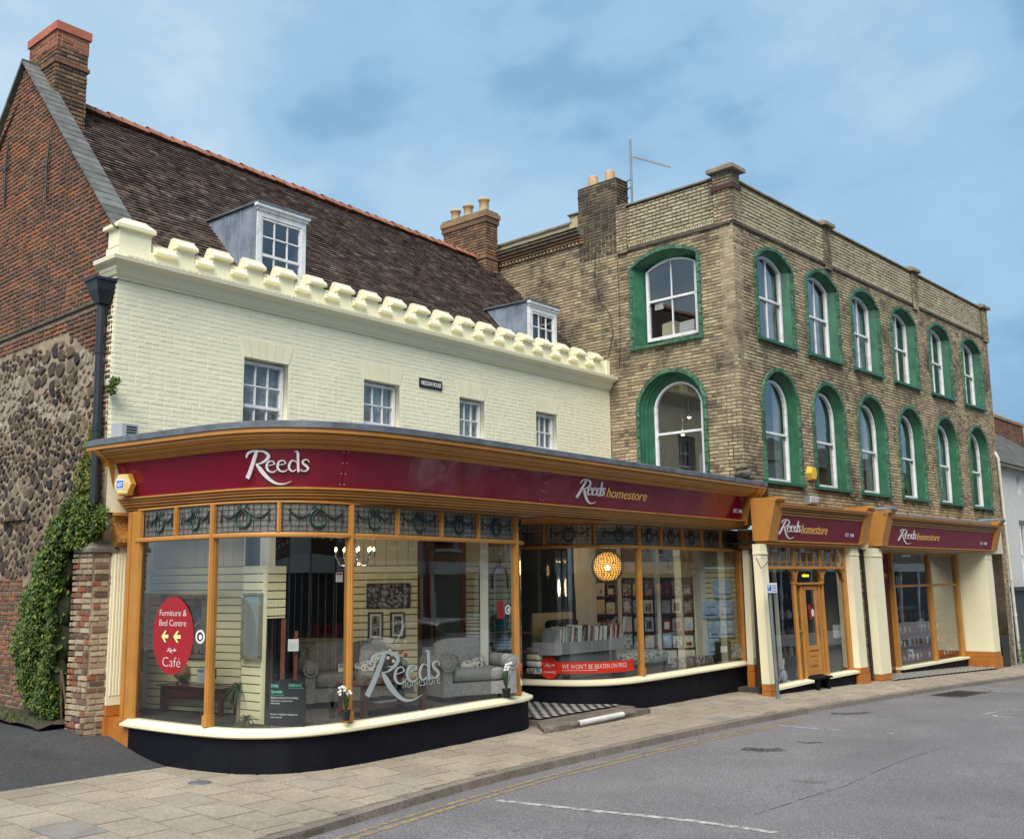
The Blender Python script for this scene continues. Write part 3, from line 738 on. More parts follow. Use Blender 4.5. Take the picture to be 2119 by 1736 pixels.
def sash(parent, fr, a0, a1, z0, zs, rise, zm, d, cols=1, rows=(1, 1), name='sash_window', horn=True, fw=.05, behind='curtain', gm=None, low_drop=0):
    w = bpy.data.objects.new(name, None); link(w, parent); w.empty_display_size = .1
    def bar(p0, p1, wd, dd, name='glazing_bar'):
        b = MB(); b.box(fr, min(p0[0], p1[0])-(wd/2 if p0[0] == p1[0] else 0), max(p0[0], p1[0])+(wd/2 if p0[0] == p1[0] else 0), min(p0[1], p1[1])-(wd/2 if p0[1] == p1[1] else 0), max(p0[1], p1[1])+(wd/2 if p0[1] == p1[1] else 0), d+dd-.02, d+dd+.012); return b.build(name, M['white'], w)
    O = arch(a0, a1, z0, zs, rise); I = arch(a0+fw, a1-fw, z0+fw*1.3, zs, max(0, rise-fw*.9) if rise else 0); 
    if not rise: I = [(a0+fw, z0+fw*1.3), (a1-fw, z0+fw*1.3), (a1-fw, zs-fw), (a0+fw, zs-fw)]
    b = MB(); ring(b, fr, O, I, d+.03, d+.03, True); ring(b, fr, I, I, d+.03, d-.05, True); ring(b, fr, O, O, d-.05, d+.03, True)
    b.build('window_frame', M['white'], w)
    b = MB(); b.box(fr, a0+fw*.6, a1-fw*.6, zm-.025, zm+.025, d-.03, d+.022)
    b.build('meeting_rail', M['white'], w)
    if horn:
        b = MB()
        for s_ in (a0+fw, a1-fw): b.prism(fr, [(s_-.02, zm-.025), (s_+.02, zm-.025), (s_+.012, zm-.085), (s_-.012, zm-.085)], d-.02, d+.02)
        b.build('sash_horn', M['white'], w, kind='stuff')
    ai, bi = a0+fw, a1-fw; top = zs+rise-fw
    for k in range(1, cols):
        x = ai+(bi-ai)*k/cols; t_ = top-(0 if not rise else (rise*((x-(a0+a1)/2)/((a1-a0)/2))**2*.9))
        bar((x, z0+fw), (x, zm), .022, -.012); bar((x, zm), (x, t_), .022, 0)
    for (lo, hi, n, dd) in ((z0+fw, zm, rows[1], -.012), (zm, top, rows[0], 0)):
        for k in range(1, n):
            z = lo+(hi-lo)*k/n; bar((ai, z), (bi, z), .022, dd)
    # panes, one object each
    for (lo, hi, n, dd, up) in ((z0+fw, zm-.02, rows[1], -.03, 0), (zm+.02, zs-fw*.2 if rise else zs-fw, rows[0], -.015, 1)):
        for r_ in range(n):
            for c_ in range(cols):
                x0, x1 = ai+(bi-ai)*c_/cols, ai+(bi-ai)*(c_+1)/cols; y0, y1 = lo+(hi-lo)*r_/n, lo+(hi-lo)*(r_+1)/n
                tl = random.uniform(-.006, .006); tw = random.uniform(-.006, .006)
                if up and rise and r_ == n-1:
                    pts = [(x0, y0), (x1, y0)]
                    for i in range(9):
                        x = x1+(x0-x1)*i/8; q = (x-(a0+a1)/2)/((bi-ai)/2)
                        if rise >= (a1-a0)/2*.95: z = zs+(rise-fw)*math.sqrt(max(0, 1-q*q))
                        else: z = zs+(rise-fw*.8)*(1-q*q)
                        pts.append((x, z))
                else: pts = [(x0, y0), (x1, y0), (x1, y1), (x0, y1)]
                b = MB(); b.add([fr.pt(a, z, d+dd+tl*((a-x0)/(x1-x0)-.5)+tw*((z-y0)/(y1-y0)-.5)) for a, z in pts], [tuple(range(len(pts)))])
                b.build('pane', gm or M['glass_sash'], w)
    if behind == 'curtain':
        b = MB(); n = 40; vs = []
        for i in range(n+1):
            a = a0+.01+(a1-a0-.02)*i/n; q = d-.10+.012*math.sin(i*1.9)+.01*math.sin(i*.7+a0*7)
            vs += [fr.pt(a, z0+.02, q), fr.pt(a, zs+rise, q)]
        b.add(vs, [(2*i, 2*i+1, 2*i+3, 2*i+2) for i in range(n)], True); b.build('net_curtain', M['curtain'], w)
    elif behind == 'drapes':
        for (p, q_) in ((a0, a0+(a1-a0)*.34), (a1-(a1-a0)*.26, a1)):
            b = MB(); n = 16; vs = []
            for i in range(n+1):
                a = p+(q_-p)*i/n; q = d-.16+.02*math.sin(i*1.7)
                vs += [fr.pt(a, z0, q), fr.pt(a, zs+rise, q)]
            b.add(vs, [(2*i, 2*i+1, 2*i+3, 2*i+2) for i in range(n)], True); b.build('drape', M['drape'], w)
    return w

# ---------------------------------------------------------------- the cream house with its gable
house = thing('corner_house', 'old cream painted house with toy-battlement parapet, red brick gable and dark tiled roof', 'house', cr.pt(6, -2.2, -2))
LEN = 12.03
wins = [(2.15, 2.99), (4.61, 5.45), (7.02, 7.73), (9.34, 10.03)]
W0, W1 = 1.9, 3.50
holes = [[(a, W0), (b_, W0), (b_, W1), (a, W1)] for a, b_ in wins]
outer = [(0.0, 1.0), (LEN, 1.0), (LEN, 4.30), (0.0, 4.30)]
plate('front_wall', cr, outer, holes, -.22, -.002, M['cream'], house)
brk = Pieces(house, 'painted_brick', 'painted_brickwork', M['cream'], 300, .16)
out2 = [(0.0, 1.62), (LEN, 1.62), (LEN, 4.28), (0.0, 4.28)]
h2 = [[(a-.03, W0), (b_+.03, W0), (b_+.03, W1), (b_+.14, W1+.31), (a-.14, W1+.31), (a-.03, W1)] for a, b_ in wins]
random.seed(5); lay(brk, cr, out2, h2, course=.072, bl=.23, j=.0025, d=0, th=.0014, jit=.0016, rough=.001)
lay(brk, gb, [(.0, 1.7), (.055, 1.7), (.055, 4.28), (.0, 4.28)], [], course=.072, bl=.23, j=.007, d=-.01, th=.02, jit=.0035)
brk.done()
for a, b_ in wins:
    n = 6
    for i in range(n):                     # flat arch of painted gauged voussoirs
        f0, f1 = i/n, (i+1)/n
        l = lambda f, z: a-.005-(.10*z)+(b_-a+.01+.20*z)*f
        b = MB(); b.prism(cr, [(l(f0, 0)+.004, W1), (l(f1, 0)-.003, W1), (l(f1, 1)-.003, W1+.30), (l(f0, 1)+.004, W1+.30)], -.01, .009+random.uniform(-.002, .003), .02); b.build('voussoir', M['cream_trim'], house)
    w_ = sash(house, cr, a+.015, b_-.015, W0+.02, W1-.03, 0, 2.765, -.13, cols=3, rows=(2, 2), gm=M['glass'])
# cornice under the parapet: one moulded run with a return at the left end
cp = Path([(0.0, -.35), (0.0, 0.0), (LEN-.02, 0.0)], 1)
cp.N = [(-.75, 0), (-.75, 1), (0, 1)]
b = MB(); prof = [(-.02, 4.28), (.03, 4.28), (.035, 4.31), (.07, 4.33), (.10, 4.38), (.12, 4.40), (.125, 4.44), (.19, 4.47), (.24, 4.50), (.25, 4.55), (.245, 4.56), (-.02, 4.62)]
sweep(b, cp, prof); cn = b.build('cornice', M['cream_trim'], house)
b = MB()
sweep(b, cp, [(-.16, 4.60), (.0, 4.60), (.0, 4.78), (-.16, 4.78)]); par = b.build('parapet', M['cream'], house)
# serrated lead dressing on the cornice top
b = MB(); a = 0.0
while a < LEN-.1:
    l = random.uniform(.05, .11); b.prism(cr, [(a, 4.575), (a+l, 4.575), (a+l*.5, 4.575-random.uniform(.018, .034))], .246, .252); a += l
b.build('cornice_drip', M['cream_trim'], house, kind='stuff')
mz = [0.02]+[1.06+i*((11.55-1.06)/17) for i in range(18)]
mer = []
def cap(fr, a0, a1, z, h=.075, w_=.07, name='merlon_cap'):
    """sloped weathering cap: ridge back, front lip proud"""
    b = MB(); P = [(-.20, z), (.065, z), (.075, z+.008), (.075, z+.042), (-.045, z+.145), (-.05, z+.17), (-.125, z+.17), (-.20, z+.06)]
    m = [(a0-.015, 0), (a1+.015, 0)]
    vs = [fr.pt(a0-.02, zz, d) for d, zz in P]+[fr.pt(a1+.02, zz, d) for d, zz in P]; n = len(P)
    b.add(vs, [(i, (i+1) % n, n+(i+1) % n, n+i) for i in range(n)]+[tuple(range(n)), tuple(range(n, 2*n))]); return b
pitch = (11.55-1.06)/17
for i in range(18):
    c = 1.06+i*pitch; hw = .155
    if i == 17: hw = .15
    b = MB(); b.box(cr, c-hw, c+hw, 4.76, 4.96, -.16, -.002); mo = b.build('merlon', M['cream'], house)
    cap(cr, c-hw, c+hw, 4.94).build('merlon_cap', M['cream_trim'], mo)
    e0 = c-pitch+hw+.03 if i else .56; e1 = c-hw-.03
    cap(cr, e0, e1, 4.755, .05).build('embrasure_cap', M['cream_trim'], house)
b = MB(); b.box(cr, 0.0, .50, 4.76, 5.05, -.30, -.002); mo = b.build('merlon', M['cream'], house)
b = MB(); b.prism(WORLD, [(0, 0), (1, 0), (1, 1)], 0, 0) if False else None
p = [cr.pt(-.06, 5.04, .06), cr.pt(.54, 5.04, .06), cr.pt(.54, 5.04, -.36), cr.pt(-.06, 5.04, -.36), cr.pt(-.06, 5.09, .06), cr.pt(.54, 5.09, .06), cr.pt(.54, 5.09, -.36), cr.pt(-.06, 5.09, -.36), cr.pt(.1, 5.22, -.08), cr.pt(.44, 5.22, -.08), cr.pt(.44, 5.22, -.26), cr.pt(.1, 5.22, -.26)]
b.add(p, [(0, 1, 2, 3), (0, 1, 5, 4), (1, 2, 6, 5), (2, 3, 7, 6), (3, 0, 4, 7), (4, 5, 9, 8), (5, 6, 10, 9), (6, 7, 11, 10), (7, 4, 8, 11), (8, 9, 10, 11)])
b.build('merlon_cap', M['cream_trim'], mo)
b = MB(); b.box(cr, LEN-.13, LEN-.01, 4.55, 4.98, -.2, .03); b.build('parapet_end', M['cream'], house)
# name plate
def text(body, size=1, ext=.01, bold=0, shear=0, sx=1, align='LEFT'):
    cu = bpy.data.curves.new('t', 'FONT'); cu.body = body; cu.size = size; cu.extrude = 0; cu.offset = bold; cu.shear = shear; cu.align_x = align; cu.resolution_u = 3
    o = bpy.data.objects.new('t', cu); COL.objects.link(o); dg = bpy.context.evaluated_depsgraph_get()
    me = bpy.data.meshes.new_from_object(o.evaluated_get(dg)); bpy.data.objects.remove(o)
    vs = [(v.co.x*sx, v.co.y) for v in me.vertices]; fs = [tuple(p.vertices) for p in me.polygons]
    bpy.data.meshes.remove(me); return vs, fs
def put(b, surf, vs, fs, a, z, sc=1, d0=0, th=.006):
    """wrap flat lettering on a surface surf(a, z, d)"""
    n = len(vs); P = [surf(a+x*sc, z+y*sc, d0+th) for x, y in vs]; Q = [surf(a+x*sc, z+y*sc, d0) for x, y in vs]
    ed = {}
    for f in fs:
        for i in range(len(f)): e = (f[i], f[(i+1) % len(f)]); ed[e] = 1
    rim = [(i, j, n+j, n+i) for (i, j) in ed if (j, i) not in ed]
    b.add(P+Q, list(fs)+rim)
np_ = thing('house_name_plate', 'small black plate reading NELSON HOUSE on the cream upper wall', 'sign', cr.pt(6.12, 3.86, 0))
pa, pz = cr.px(868.6, 784.5, .02); pa2, pz2 = cr.px(915, 803, .02)
zc = (cr.px(868.6, 793, .02)[1]+cr.px(915, 797, .02)[1])/2; hz_ = .085
b = MB(); b.box(cr, pa, pa2, zc-hz_, zc+hz_, 0, .025); b.build('plate', M['black_plastic'], np_)
b = MB(); vs, fs = text('NELSON HOUSE', 1, bold=.012); wd = max(v[0] for v in vs); put(b, cr.pt, [(x/wd*(pa2-pa-.07), y*.115) for x, y in vs], fs, pa+.035, zc-.04, 1, .025, .003); b.build('letters', M['vinyl_white'], np_)
# ---- gable wall to the alley
AP = (3.72, 8.86); FT = (.02, 5.02)
gout = [(.0, 4.15), (7.6, 4.15), (7.6, 4.95), AP, (.0, 4.98)]
plate('gable_wall', gb, [(.06, -2.4), (7.6, -2.4), (7.6, 4.95), AP, (.33, 5.3), (.33, 4.6), (.06, 4.6)], [], -.35, -.012, M['mortar_gable'], house)
random.seed(3)
rb = Pieces(house, 'brick', 'brickwork', M['red'], 300, .1)
lay(rb, gb, [(.065, 4.12), (7.5, 4.12), (7.5, 4.95), AP, (.33, 5.28), (.33, 4.55), (.065, 4.55)], [], course=.073, bl=.235, j=.013, d=0, th=.006, jit=.004, rough=.004)
lay(rb, gb, [(.065, 3.2), (.5, 3.2), (1.5, 3.75), (7.5, 3.75), (7.5, 3.98), (.065, 3.98)], [], course=.073, bl=.235, j=.013, d=0, th=.012, jit=.008, rough=.005)
lay(rb, gb, [(.065, -2.1), (.5, -2.1), (.5, 3.15), (.065, 3.15)], [], course=.073, bl=.235, j=.013, d=0, th=.012, jit=.008, rough=.005)
lay(rb, gb, [(2.3, -2.1), (7.5, -2.1), (7.5, .15), (2.6, .15), (2.3, -.4)], [], course=.073, bl=.235, j=.013, d=0, th=.007, jit=.006, rough=.006)
rb.done()
b = MB(); b.box(gb, .07, 7.5, 4.03, 4.09, -.01, .03, .008); b.build('string_course', M['string'], house)
# rubble stones, one by one: the cells of a scattered point pattern
from mathutils.geometry import delaunay_2d_cdt
def cells(a0, a1, z0, z1, size, aspect=1.25):
    P = []; tries = 0
    while tries < 9000:
        a, z = random.uniform(a0, a1), random.uniform(z0, z1); tries += 1
        r = size*(.48+1.0*abs(noise.noise(Vector((a*1.3, z*1.7, 4)))+.25))
        if all(((a-b_)/aspect)**2+(z-c_)**2 > r*r for b_, c_, _ in P): P.append((a, z, r))
    vs = [Vector((a, z)) for a, z, _ in P]; R = delaunay_2d_cdt(vs, [], [], 0, 1e-5); V, F_ = R[0], R[2]
    inc = {}
    for f in F_:
        A, B, C_ = (V[i] for i in f); D = 2*(A.x*(B.y-C_.y)+B.x*(C_.y-A.y)+C_.x*(A.y-B.y))
        if abs(D) < 1e-9: continue
        ux_ = ((A.length_squared)*(B.y-C_.y)+(B.length_squared)*(C_.y-A.y)+(C_.length_squared)*(A.y-B.y))/D; uy_ = ((A.length_squared)*(C_.x-B.x)+(B.length_squared)*(A.x-C_.x)+(C_.length_squared)*(B.x-A.x))/D
        for i in f: inc.setdefault(i, []).append((ux_, uy_))
    out = []
    for i, cs in inc.items():
        c = V[i]
        if len(cs) < 3 or any(abs(x-c.x) > size*2.6 or abs(y-c.y) > size*2.2 for x, y in cs): continue
        cs.sort(key=lambda q: math.atan2(q[1]-c.y, q[0]-c.x))
        out.append(((c.x, c.y), cs))
    return out
random.seed(21)
def palef(a, z): return 2.45 < z < 3.45 and noise.noise(Vector((a*1.1, z*2.2, 1.3))) > -.04 and random.random() < .85
def carve(L_, skip):
    out = []
    for c, P in L_:
        if skip(*c): continue
        w_ = random.choice((.008, .012, .02, .03)); Q = []
        for k in range(len(P)):            # keep corners but soften them
            p, q = P[k], P[(k+1) % len(P)]
            for f in ((.22, .78) if math.dist(p, q) > .05 else (.5,)): Q.append((p[0]+(q[0]-p[0])*f, p[1]+(q[1]-p[1])*f))
        S = []
        for x, z in Q:
            l = math.dist((x, z), c) or 1; k = max(.25, (l-w_)/l)*random.uniform(.80, 1.0); S.append((c[0]+(x-c[0])*k, c[1]+(z-c[1])*k))
        A = abs(sum(S[k][0]*S[(k+1) % len(S)][1]-S[(k+1) % len(S)][0]*S[k][1] for k in range(len(S))))/2
        if A < .0008: continue
        out.append((c, S, A, palef(*c)))
    return out
ST = carve(cells(.42, 5.4, .05, 3.78, .15), lambda a, z: (z > 3.2+(a-.5)*.55 and a < 1.5) or z > 3.70 or a < .5 or z < .1)
ST += carve(cells(.42, 2.4, -2.1, .1, .16), lambda a, z: a < .5)
def ssz(s_):
    x, y = proj(gb.pt(s_[0][0], s_[0][1])); dd = gb.pt(s_[0][0], s_[0][1]).length
    return s_[2]/dd**2 if 0 < x < 2119 and 0 < y < 1736 and not (s_[0][1] < 1.0 and s_[0][0] < 1.7) else 0
ST.sort(key=ssz, reverse=True)
def stone_mb(b, s_):
    c, P, A, pl = s_; n = len(P); h = random.uniform(.006, .022) if not pl else random.uniform(.008, .018); k = random.uniform(.82, .94) if not pl else .9
    b.cm = 0; q = [(c[0]+(x-c[0])*k, c[1]+(z-c[1])*k) for x, z in P]
    b.add([gb.pt(x, z, -.012) for x, z in P]+[gb.pt(x, z, h*random.uniform(.7, 1.25)) for x, z in q], [(i, (i+1) % n, n+(i+1) % n, n+i) for i in range(n)]+[tuple(range(n, 2*n))], False)
for s_ in ST[:300]: b = MB(); stone_mb(b, s_); b.build('stone', M['stone_pale'] if s_[3] else M['stone'], house)
b = MB(); b2 = MB()
for s_ in ST[300:]: stone_mb(b2 if s_[3] else b, s_)
b.build('rubble', M['stone'], house, kind='stuff')
if b2.v: b2.build('pale_rubble', M['stone_pale'], house, kind='stuff')
# iron wall ties on the gable
for (x, y), L_ in (((99, 340), .95), ((13, 350), 1.1)):
    a, z = gb.px(x, y, .05); b = MB()
    b.tube([gb.pt(a, z-L_*.6, .05), gb.pt(a+.02, z, .06), gb.pt(a, z+L_*.4, .05)], .018, 6); b.tube([gb.pt(a-.13, z+.02, .05), gb.pt(a+.13, z-.02, .05)], .016, 6)
    b.build('wall_tie', M['pewter'], house)
# ---- roof: eave behind the parapet, ridge sagging to the right
def rf(s, v, off=0):
    """s along the front, v 0 at the eave, 1 at the ridge"""
    zr = 8.44-(s/11.3)*.33; ze = 4.54; d = -.12-v*3.60
    return cr.pt(s+.15*v, ze+(zr-ze)*v+off*.7-.06*math.sin(math.pi*v)*.0, d+off*.72)
b = MB(); nS, nV = 40, 8
vs = [rf(12.02*i/nS, j/nV, -.03) for i in range(nS+1) for j in range(nV+1)]
b.add(vs, [(i*(nV+1)+j, (i+1)*(nV+1)+j, (i+1)*(nV+1)+j+1, i*(nV+1)+j+1) for i in range(nS) for j in range(nV)])
back = [rf(0, 1, -.03), rf(12.02, 1, -.03), cr.pt(12.02, 4.6, -7.4), cr.pt(0, 4.9, -7.4)]; b.quad(*back)
roof = b.build('roof', M['tile'], house)
random.seed(9)
tp = Pieces(roof, 'roof_tile', 'roof_tiling', M['tile'], 300, .03)
R_ = 52
dorm = [(2.35, 3.55), (9.45, 10.65)]
for r in range(R_):
    v = r/R_; s = .42+(.083 if r % 2 else 0)
    while s < 12.0:
        o = rf(s+.08, v+.5/R_); up = (rf(s+.08, v+1/R_)-rf(s+.08, v)); U = (rf(s+.16, v)-rf(s, v)).normalized()
        W = U.cross(up.normalized());  W = -W if W.z < 0 else W
        tl = random.uniform(.9, 1.5); wv = .004*math.sin(s*2.1+r*.3)+.012*noise.noise(Vector((s*.6, r*.07, 2)))
        m = Matrix.Identity(4); V = (up.normalized()-W*.19*tl).normalized(); yaw = random.uniform(-.02, .02); U2 = (U+V*yaw).normalized()
        c = o+W*(wv)
        for i in range(3): m[i][0] = U2[i]*.160; m[i][1] = V[i]*(up.length*1.25); m[i][2] = W[i]*.017; m[i][3] = c[i]
        if not (v > .97 and random.random() < .3): tp.add(m)
        s += .1655
tp.done()
# ridge tiles
s = .95; me = None
while s < 11.75:
    p0, p1 = rf(s, 1, .02), rf(s+.29, 1, .02); b = MB(); vs = []; n = 7
    for q, sc_ in ((p0, 1.06), (p1, .88)):
        for i in range(n+1):
            th = math.pi*i/n; vs.append(q+cr.n*math.cos(th)*.135*sc_+Vector((0, 0, math.sin(th)*.13*sc_-.02+.008*math.sin(s*9))))
    b.add(vs, [(i, i+1, n+2+i, n+1+i) for i in range(n)], True)
    b.build('ridge_tile', M['terracotta'], roof); s += .26
def rc(s, v, off=0): return cr.pt(s+.15*v, 4.99+3.88*v+off, -.02-v*3.70)
b = MB(); b.add([rc(.02, 0, -.5), rc(.28, 0, -.5), rc(.28, 1, -.5), rc(.02, 1, -.5), rc(.02, 0), rc(.28, 0), rc(.28, 1), rc(.02, 1)], MB.BF); b.build('gable_parapet', M['mortar_gable'], house)
# gable coping slabs lying on the roof edge
for i in range(27):
    v0, v1 = (i)/27, (i+1.12)/27; tl = .018
    A, B = rc(-.07, v0, .05+tl), rc(.32, v0, .045+tl); C_, D_ = rc(.32, min(v1, 1.01), .045), rc(-.07, min(v1, 1.01), .05); dn = Vector((0, 0, -.045))
    b = MB(); b.add([A, B, C_, D_, A+dn, B+dn, C_+dn, D_+dn], [(0, 1, 2, 3), (4, 5, 6, 7), (0, 1, 5, 4), (1, 2, 6, 5), (2, 3, 7, 6), (3, 0, 4, 7)]); b.build('coping_slab', M['coping'], roof)
for i in range(22):                          # verge of the far slope, seen edge on
    f0, f1 = i/22, (i+1.1)/22; X = lambda f: (AP[0]+f*3.88+.0, AP[1]+.10-f*3.92)
    a, c = X(f0), X(f1); b = MB(); b.add([gb.pt(a[0], a[1], .08), gb.pt(c[0], c[1], .08), gb.pt(c[0], c[1], -.4), gb.pt(a[0], a[1], -.4), gb.pt(a[0], a[1]-.08, .08), gb.pt(c[0], c[1]-.08, .08), gb.pt(c[0], c[1]-.08, -.4), gb.pt(a[0], a[1]-.08, -.4)], MB.BF); b.build('verge_slab', M['coping'], roof)
# ---- dormers
def dormer(s0, s1, zt, dfr):
    D = bpy.data.objects.new('dormer', None); link(D, house); D.empty_display_size = .1
    z0 = 4.7; back = lambda z: -.12-3.6*((z-4.54)/(3.83))
    top = zt
    for sx in (s0, s1):
        b = MB(); b.add([cr.pt(sx, z0, dfr), cr.pt(sx, top, dfr), cr.pt(sx, top+.0, back(top)), cr.pt(sx, z0, back(z0)-.05), cr.pt(sx+.02, z0, dfr), cr.pt(sx+.02, top, dfr), cr.pt(sx+.02, top+.0, back(top)), cr.pt(sx+.02, z0, back(z0)-.05)], MB.BF)
        b.build('lead_cheek', M['lead_pale'], D)
        b = MB()
        for f in (.33, .66): 
            dd = dfr+(back(top-.1)-dfr)*f; zz = max(z0, 4.54+(-.12-dd)/3.6*3.83)
            b.tube([cr.pt(sx-.005, zz, dd), cr.pt(sx-.005, top-.02, dd)], .012, 5)
        b.build('lead_roll', M['lead_pale'], D, kind='stuff')
    b = MB(); b.add([cr.pt(s0-.04, top, dfr+.1), cr.pt(s1+.07, top, dfr+.1), cr.pt(s1+.07, top+.02, back(top)-.1), cr.pt(s0-.04, top+.02, back(top)-.1), cr.pt(s0-.04, top+.035, dfr+.1), cr.pt(s1+.07, top+.035, dfr+.1), cr.pt(s1+.07, top+.055, back(top)-.1), cr.pt(s0-.04, top+.055, back(top)-.1)], MB.BF)
    b.build('lead_roof', M['lead'], D)
    b = MB(); b.box(cr, s0-.05, s1+.05, top-.05, top, dfr, dfr+.085); b.box(cr, s0-.02, s1+.02, top-.10, top-.05, dfr, dfr+.05); b.build('dormer_cornice', M['white'], D)
    b = MB(); b.box(cr, s0, s0+.09, z0, top-.1, dfr-.05, dfr+.02); b.box(cr, s1-.09, s1, z0, top-.1, dfr-.05, dfr+.02); b.box(cr, s0+.09, s1-.09, top-.20, top-.1, dfr-.05, dfr+.02); b.build('dormer_frame', M['white'], D)
    b = MB(); b.box(cr, s0+.03, s1-.02, z0, top-.1, dfr-.75, dfr-.7); b.build('room_back', M['grey_box_dk'], D)
    return D
def dormer_win(D, s0, s1, zt, dfr):
    # glazing bars and panes straight under the house level limit: bars and panes are pieces of the dormer
    a0, a1, z0, z1, zm = s0+.10, s1-.10, 4.92, zt-.21, zt-.21-.62
    b = MB()
    for x in (a0, a1): b.box(cr, x-.02, x+.02, z0, z1, dfr-.04, dfr+.01)
    b.box(cr, a0, a1, z1-.03, z1, dfr-.04, dfr+.008); b.box(cr, a0, a1, zm-.025, zm+.02, dfr-.04, dfr+.008)
    b.build('sash_frame', M['white'], D)
    for k in (1, 2):
        x = a0+(a1-a0)*k/3; b = MB(); b.box(cr, x-.011, x+.011, z0, z1-.03, dfr-.03, dfr-.003); b.build('glazing_bar', M['white'], D)
    b = MB(); b.box(cr, a0+.02, a1-.02, (zm+z1)/2-.011, (zm+z1)/2+.011, dfr-.03, dfr-.001); b.build('glazing_bar', M['white'], D)
    for c_ in range(3):
        for (y0, y1) in ((z0, zm-.02), (zm+.02, (zm+z1)/2), ((zm+z1)/2, z1-.03)):
            x0, x1 = a0+(a1-a0)*c_/3, a0+(a1-a0)*(c_+1)/3; t_ = random.uniform(-.004, .004)
            b = MB(); b.add([cr.pt(x0, y0, dfr-.02), cr.pt(x1, y0, dfr-.02+t_), cr.pt(x1, y1, dfr-.02+t_), cr.pt(x0, y1, dfr-.02)], [(0, 1, 2, 3)]); b.build('pane', M['glass_sash'], D)
DF = -.2
a0, zt = cr.px(532, 421, DF); a1, _ = cr.px(632, 470, DF); D1 = dormer(a0, a1, zt, DF); dormer_win(D1, a0, a1, zt, DF)
a0, zt2 = cr.px(1094, 623, DF); a1, _ = cr.px(1150, 650, DF); D2 = dormer(a0, a1, zt2, DF); dormer_win(D2, a0, a1, zt2, DF)
# ---- chimneys
def bchimney(fr, a0, a1, d0, d1, z0, z1, m, parent, bands=(), pots=(), mort='mortar_dark'):
    """brick stack seen on its two near faces; fr front plane with d out"""
    ch = bpy.data.objects.new('chimney', None); link(ch, parent); ch.empty_display_size = .1
    b = MB(); b.box(fr, a0+.01, a1-.01, z0, z1, d0+.01, d1-.01); b.build('stack_core', M[mort], ch)
    pc = Pieces(ch, 'brick', 'brickwork', m, 60, .1)
    f2 = Fr((fr.pt(a0, 0, d1).x, fr.pt(a0, 0, d1).y), 0); f2.u = -fr.n; f2.n = -fr.u; f2.O = fr.pt(a0, 0, d1)
    f3 = Fr((0, 0), 0); f3.u = fr.u; f3.n = fr.n; f3.O = fr.pt(0, 0, d1)
    lay(pc, f3, [(a0, z0), (a1, z0), (a1, z1), (a0, z1)], [], d=0, th=.008, rough=.003); lay(pc, f2, [(0, z0), (d1-d0, z0), (d1-d0, z1), (0, z1)], [], d=0, th=.008, rough=.003)
    for (za, zb, e, mm) in bands:
        b = MB(); b.box(fr, a0-e, a1+e, za, zb, d0-e, d1+e); b.build('chimney_band', mm, ch)
    for (pa, pd, r, h, zz) in pots:
        b = MB(); b.lathe(fr.pt(pa, 0, pd), [(r*1.05, zz), (r*.95, zz+h*.1), (r*.88, zz+h*.8), (r*1.1, zz+h*.84), (r*1.12, zz+h*.95), (r*1.0, zz+h), (r*.8, zz+h), (r*.75, zz+h*.5)], 16); b.build('chimney_pot', M['pot'], ch)
    pc.done(); return ch
# left chimney: near corner edge on the gable line
e = gb.px(124, 120, -.55)
random.seed(4)
bchimney(cr, .37, .93, -4.12, -3.10, 7.0, 9.41, M['stock_brown'], house, bands=((8.80, 8.86, .03, M['stock_brown']), (9.10, 9.39, .004, M['red_render']), (9.39, 9.54, .035, M['red_render'])), pots=((.62, -3.85, .11, .12, 9.52),))
# right chimney against the party wall
bchimney(cr, 11.53, 11.97, -4.8, -3.3, 7.2, 9.14, M['stock_brown'], house, bands=((8.05, 8.10, .03, M['stock_brown']), (9.0, 9.14, .035, M['stock_brown']), (9.14, 9.26, .06, M['stock_brown']), (9.26, 9.33, .02, M['coping_brick'])), pots=((11.74, -4.55, .13, .36, 9.3), (11.74, -4.1, .13, .38, 9.3), (11.74, -3.55, .135, .42, 9.3)))
# ---------------------------------------------------------------- the tall brick building
tower = thing('brick_building', 'three storey yellow brick corner building with green arched windows and a brick parapet', 'building', fac.pt(6, -2.4, -3))
CW = [1.66, 3.95, 6.3, 8.72, 11.27, 13.83]
lowA = lambda c: arch(c-.83, c+.83, 2.04, 3.70, .83, 16)
upA = lambda c: arch(c-.84, c+.84, 5.12, 6.88, .38, 16)
fh = [lowA(c) for c in CW]+[upA(c) for c in CW]
shift = lambda P, k: P
BO = [(0, 2.0), (.95, 2.0), (.95, 1.35), (4.62, 1.35), (4.62, -2.75), (5.42, -2.75), (5.42, 1.35), (15.22, 1.35), (15.22, -3.0), (15.62, -3.0), (15.5, 7.5), (0, 7.5)]
plate('street_wall', fac, BO, fh, -.34, -.014, M['mortar'], tower)
slo = lambda: arch(1.70-.90, 1.70+.90, 1.95, 3.80, .74, 16)
sup = lambda: arch(1.76-.93, 1.76+.93, 5.16, 7.02, .30, 16)
SO = [(0, 2.0), (3.36, 2.0), (3.36, 3.2), (7.1, 3.2), (7.1, 7.95), (3.0, 7.95), (3.0, 7.5), (0, 7.5)]
plate('side_wall', sid, SO, [slo(), sup()], -.34, -.014, M['mortar'], tower)
random.seed(31)
pb = Pieces(tower, 'brick', 'brickwork', M['stock'], 300, .1)
lay(pb, fac, BO, fh, course=.0755, bl=.23, j=.011, th=.003, jit=.002, rough=.003, z0=1.6)
lay(pb, fac, [(4.64, -2.6), (5.4, -2.6), (5.4, 1.6), (4.64, 1.6)], [], course=.0755, bl=.23, j=.011, th=.012, jit=.008, rough=.004)
lay(pb, fac, [(15.25, -3.0), (15.6, -3.0), (15.6, 1.6), (15.25, 1.6)], [], course=.0755, bl=.23, j=.011, th=.012, jit=.008, rough=.004)
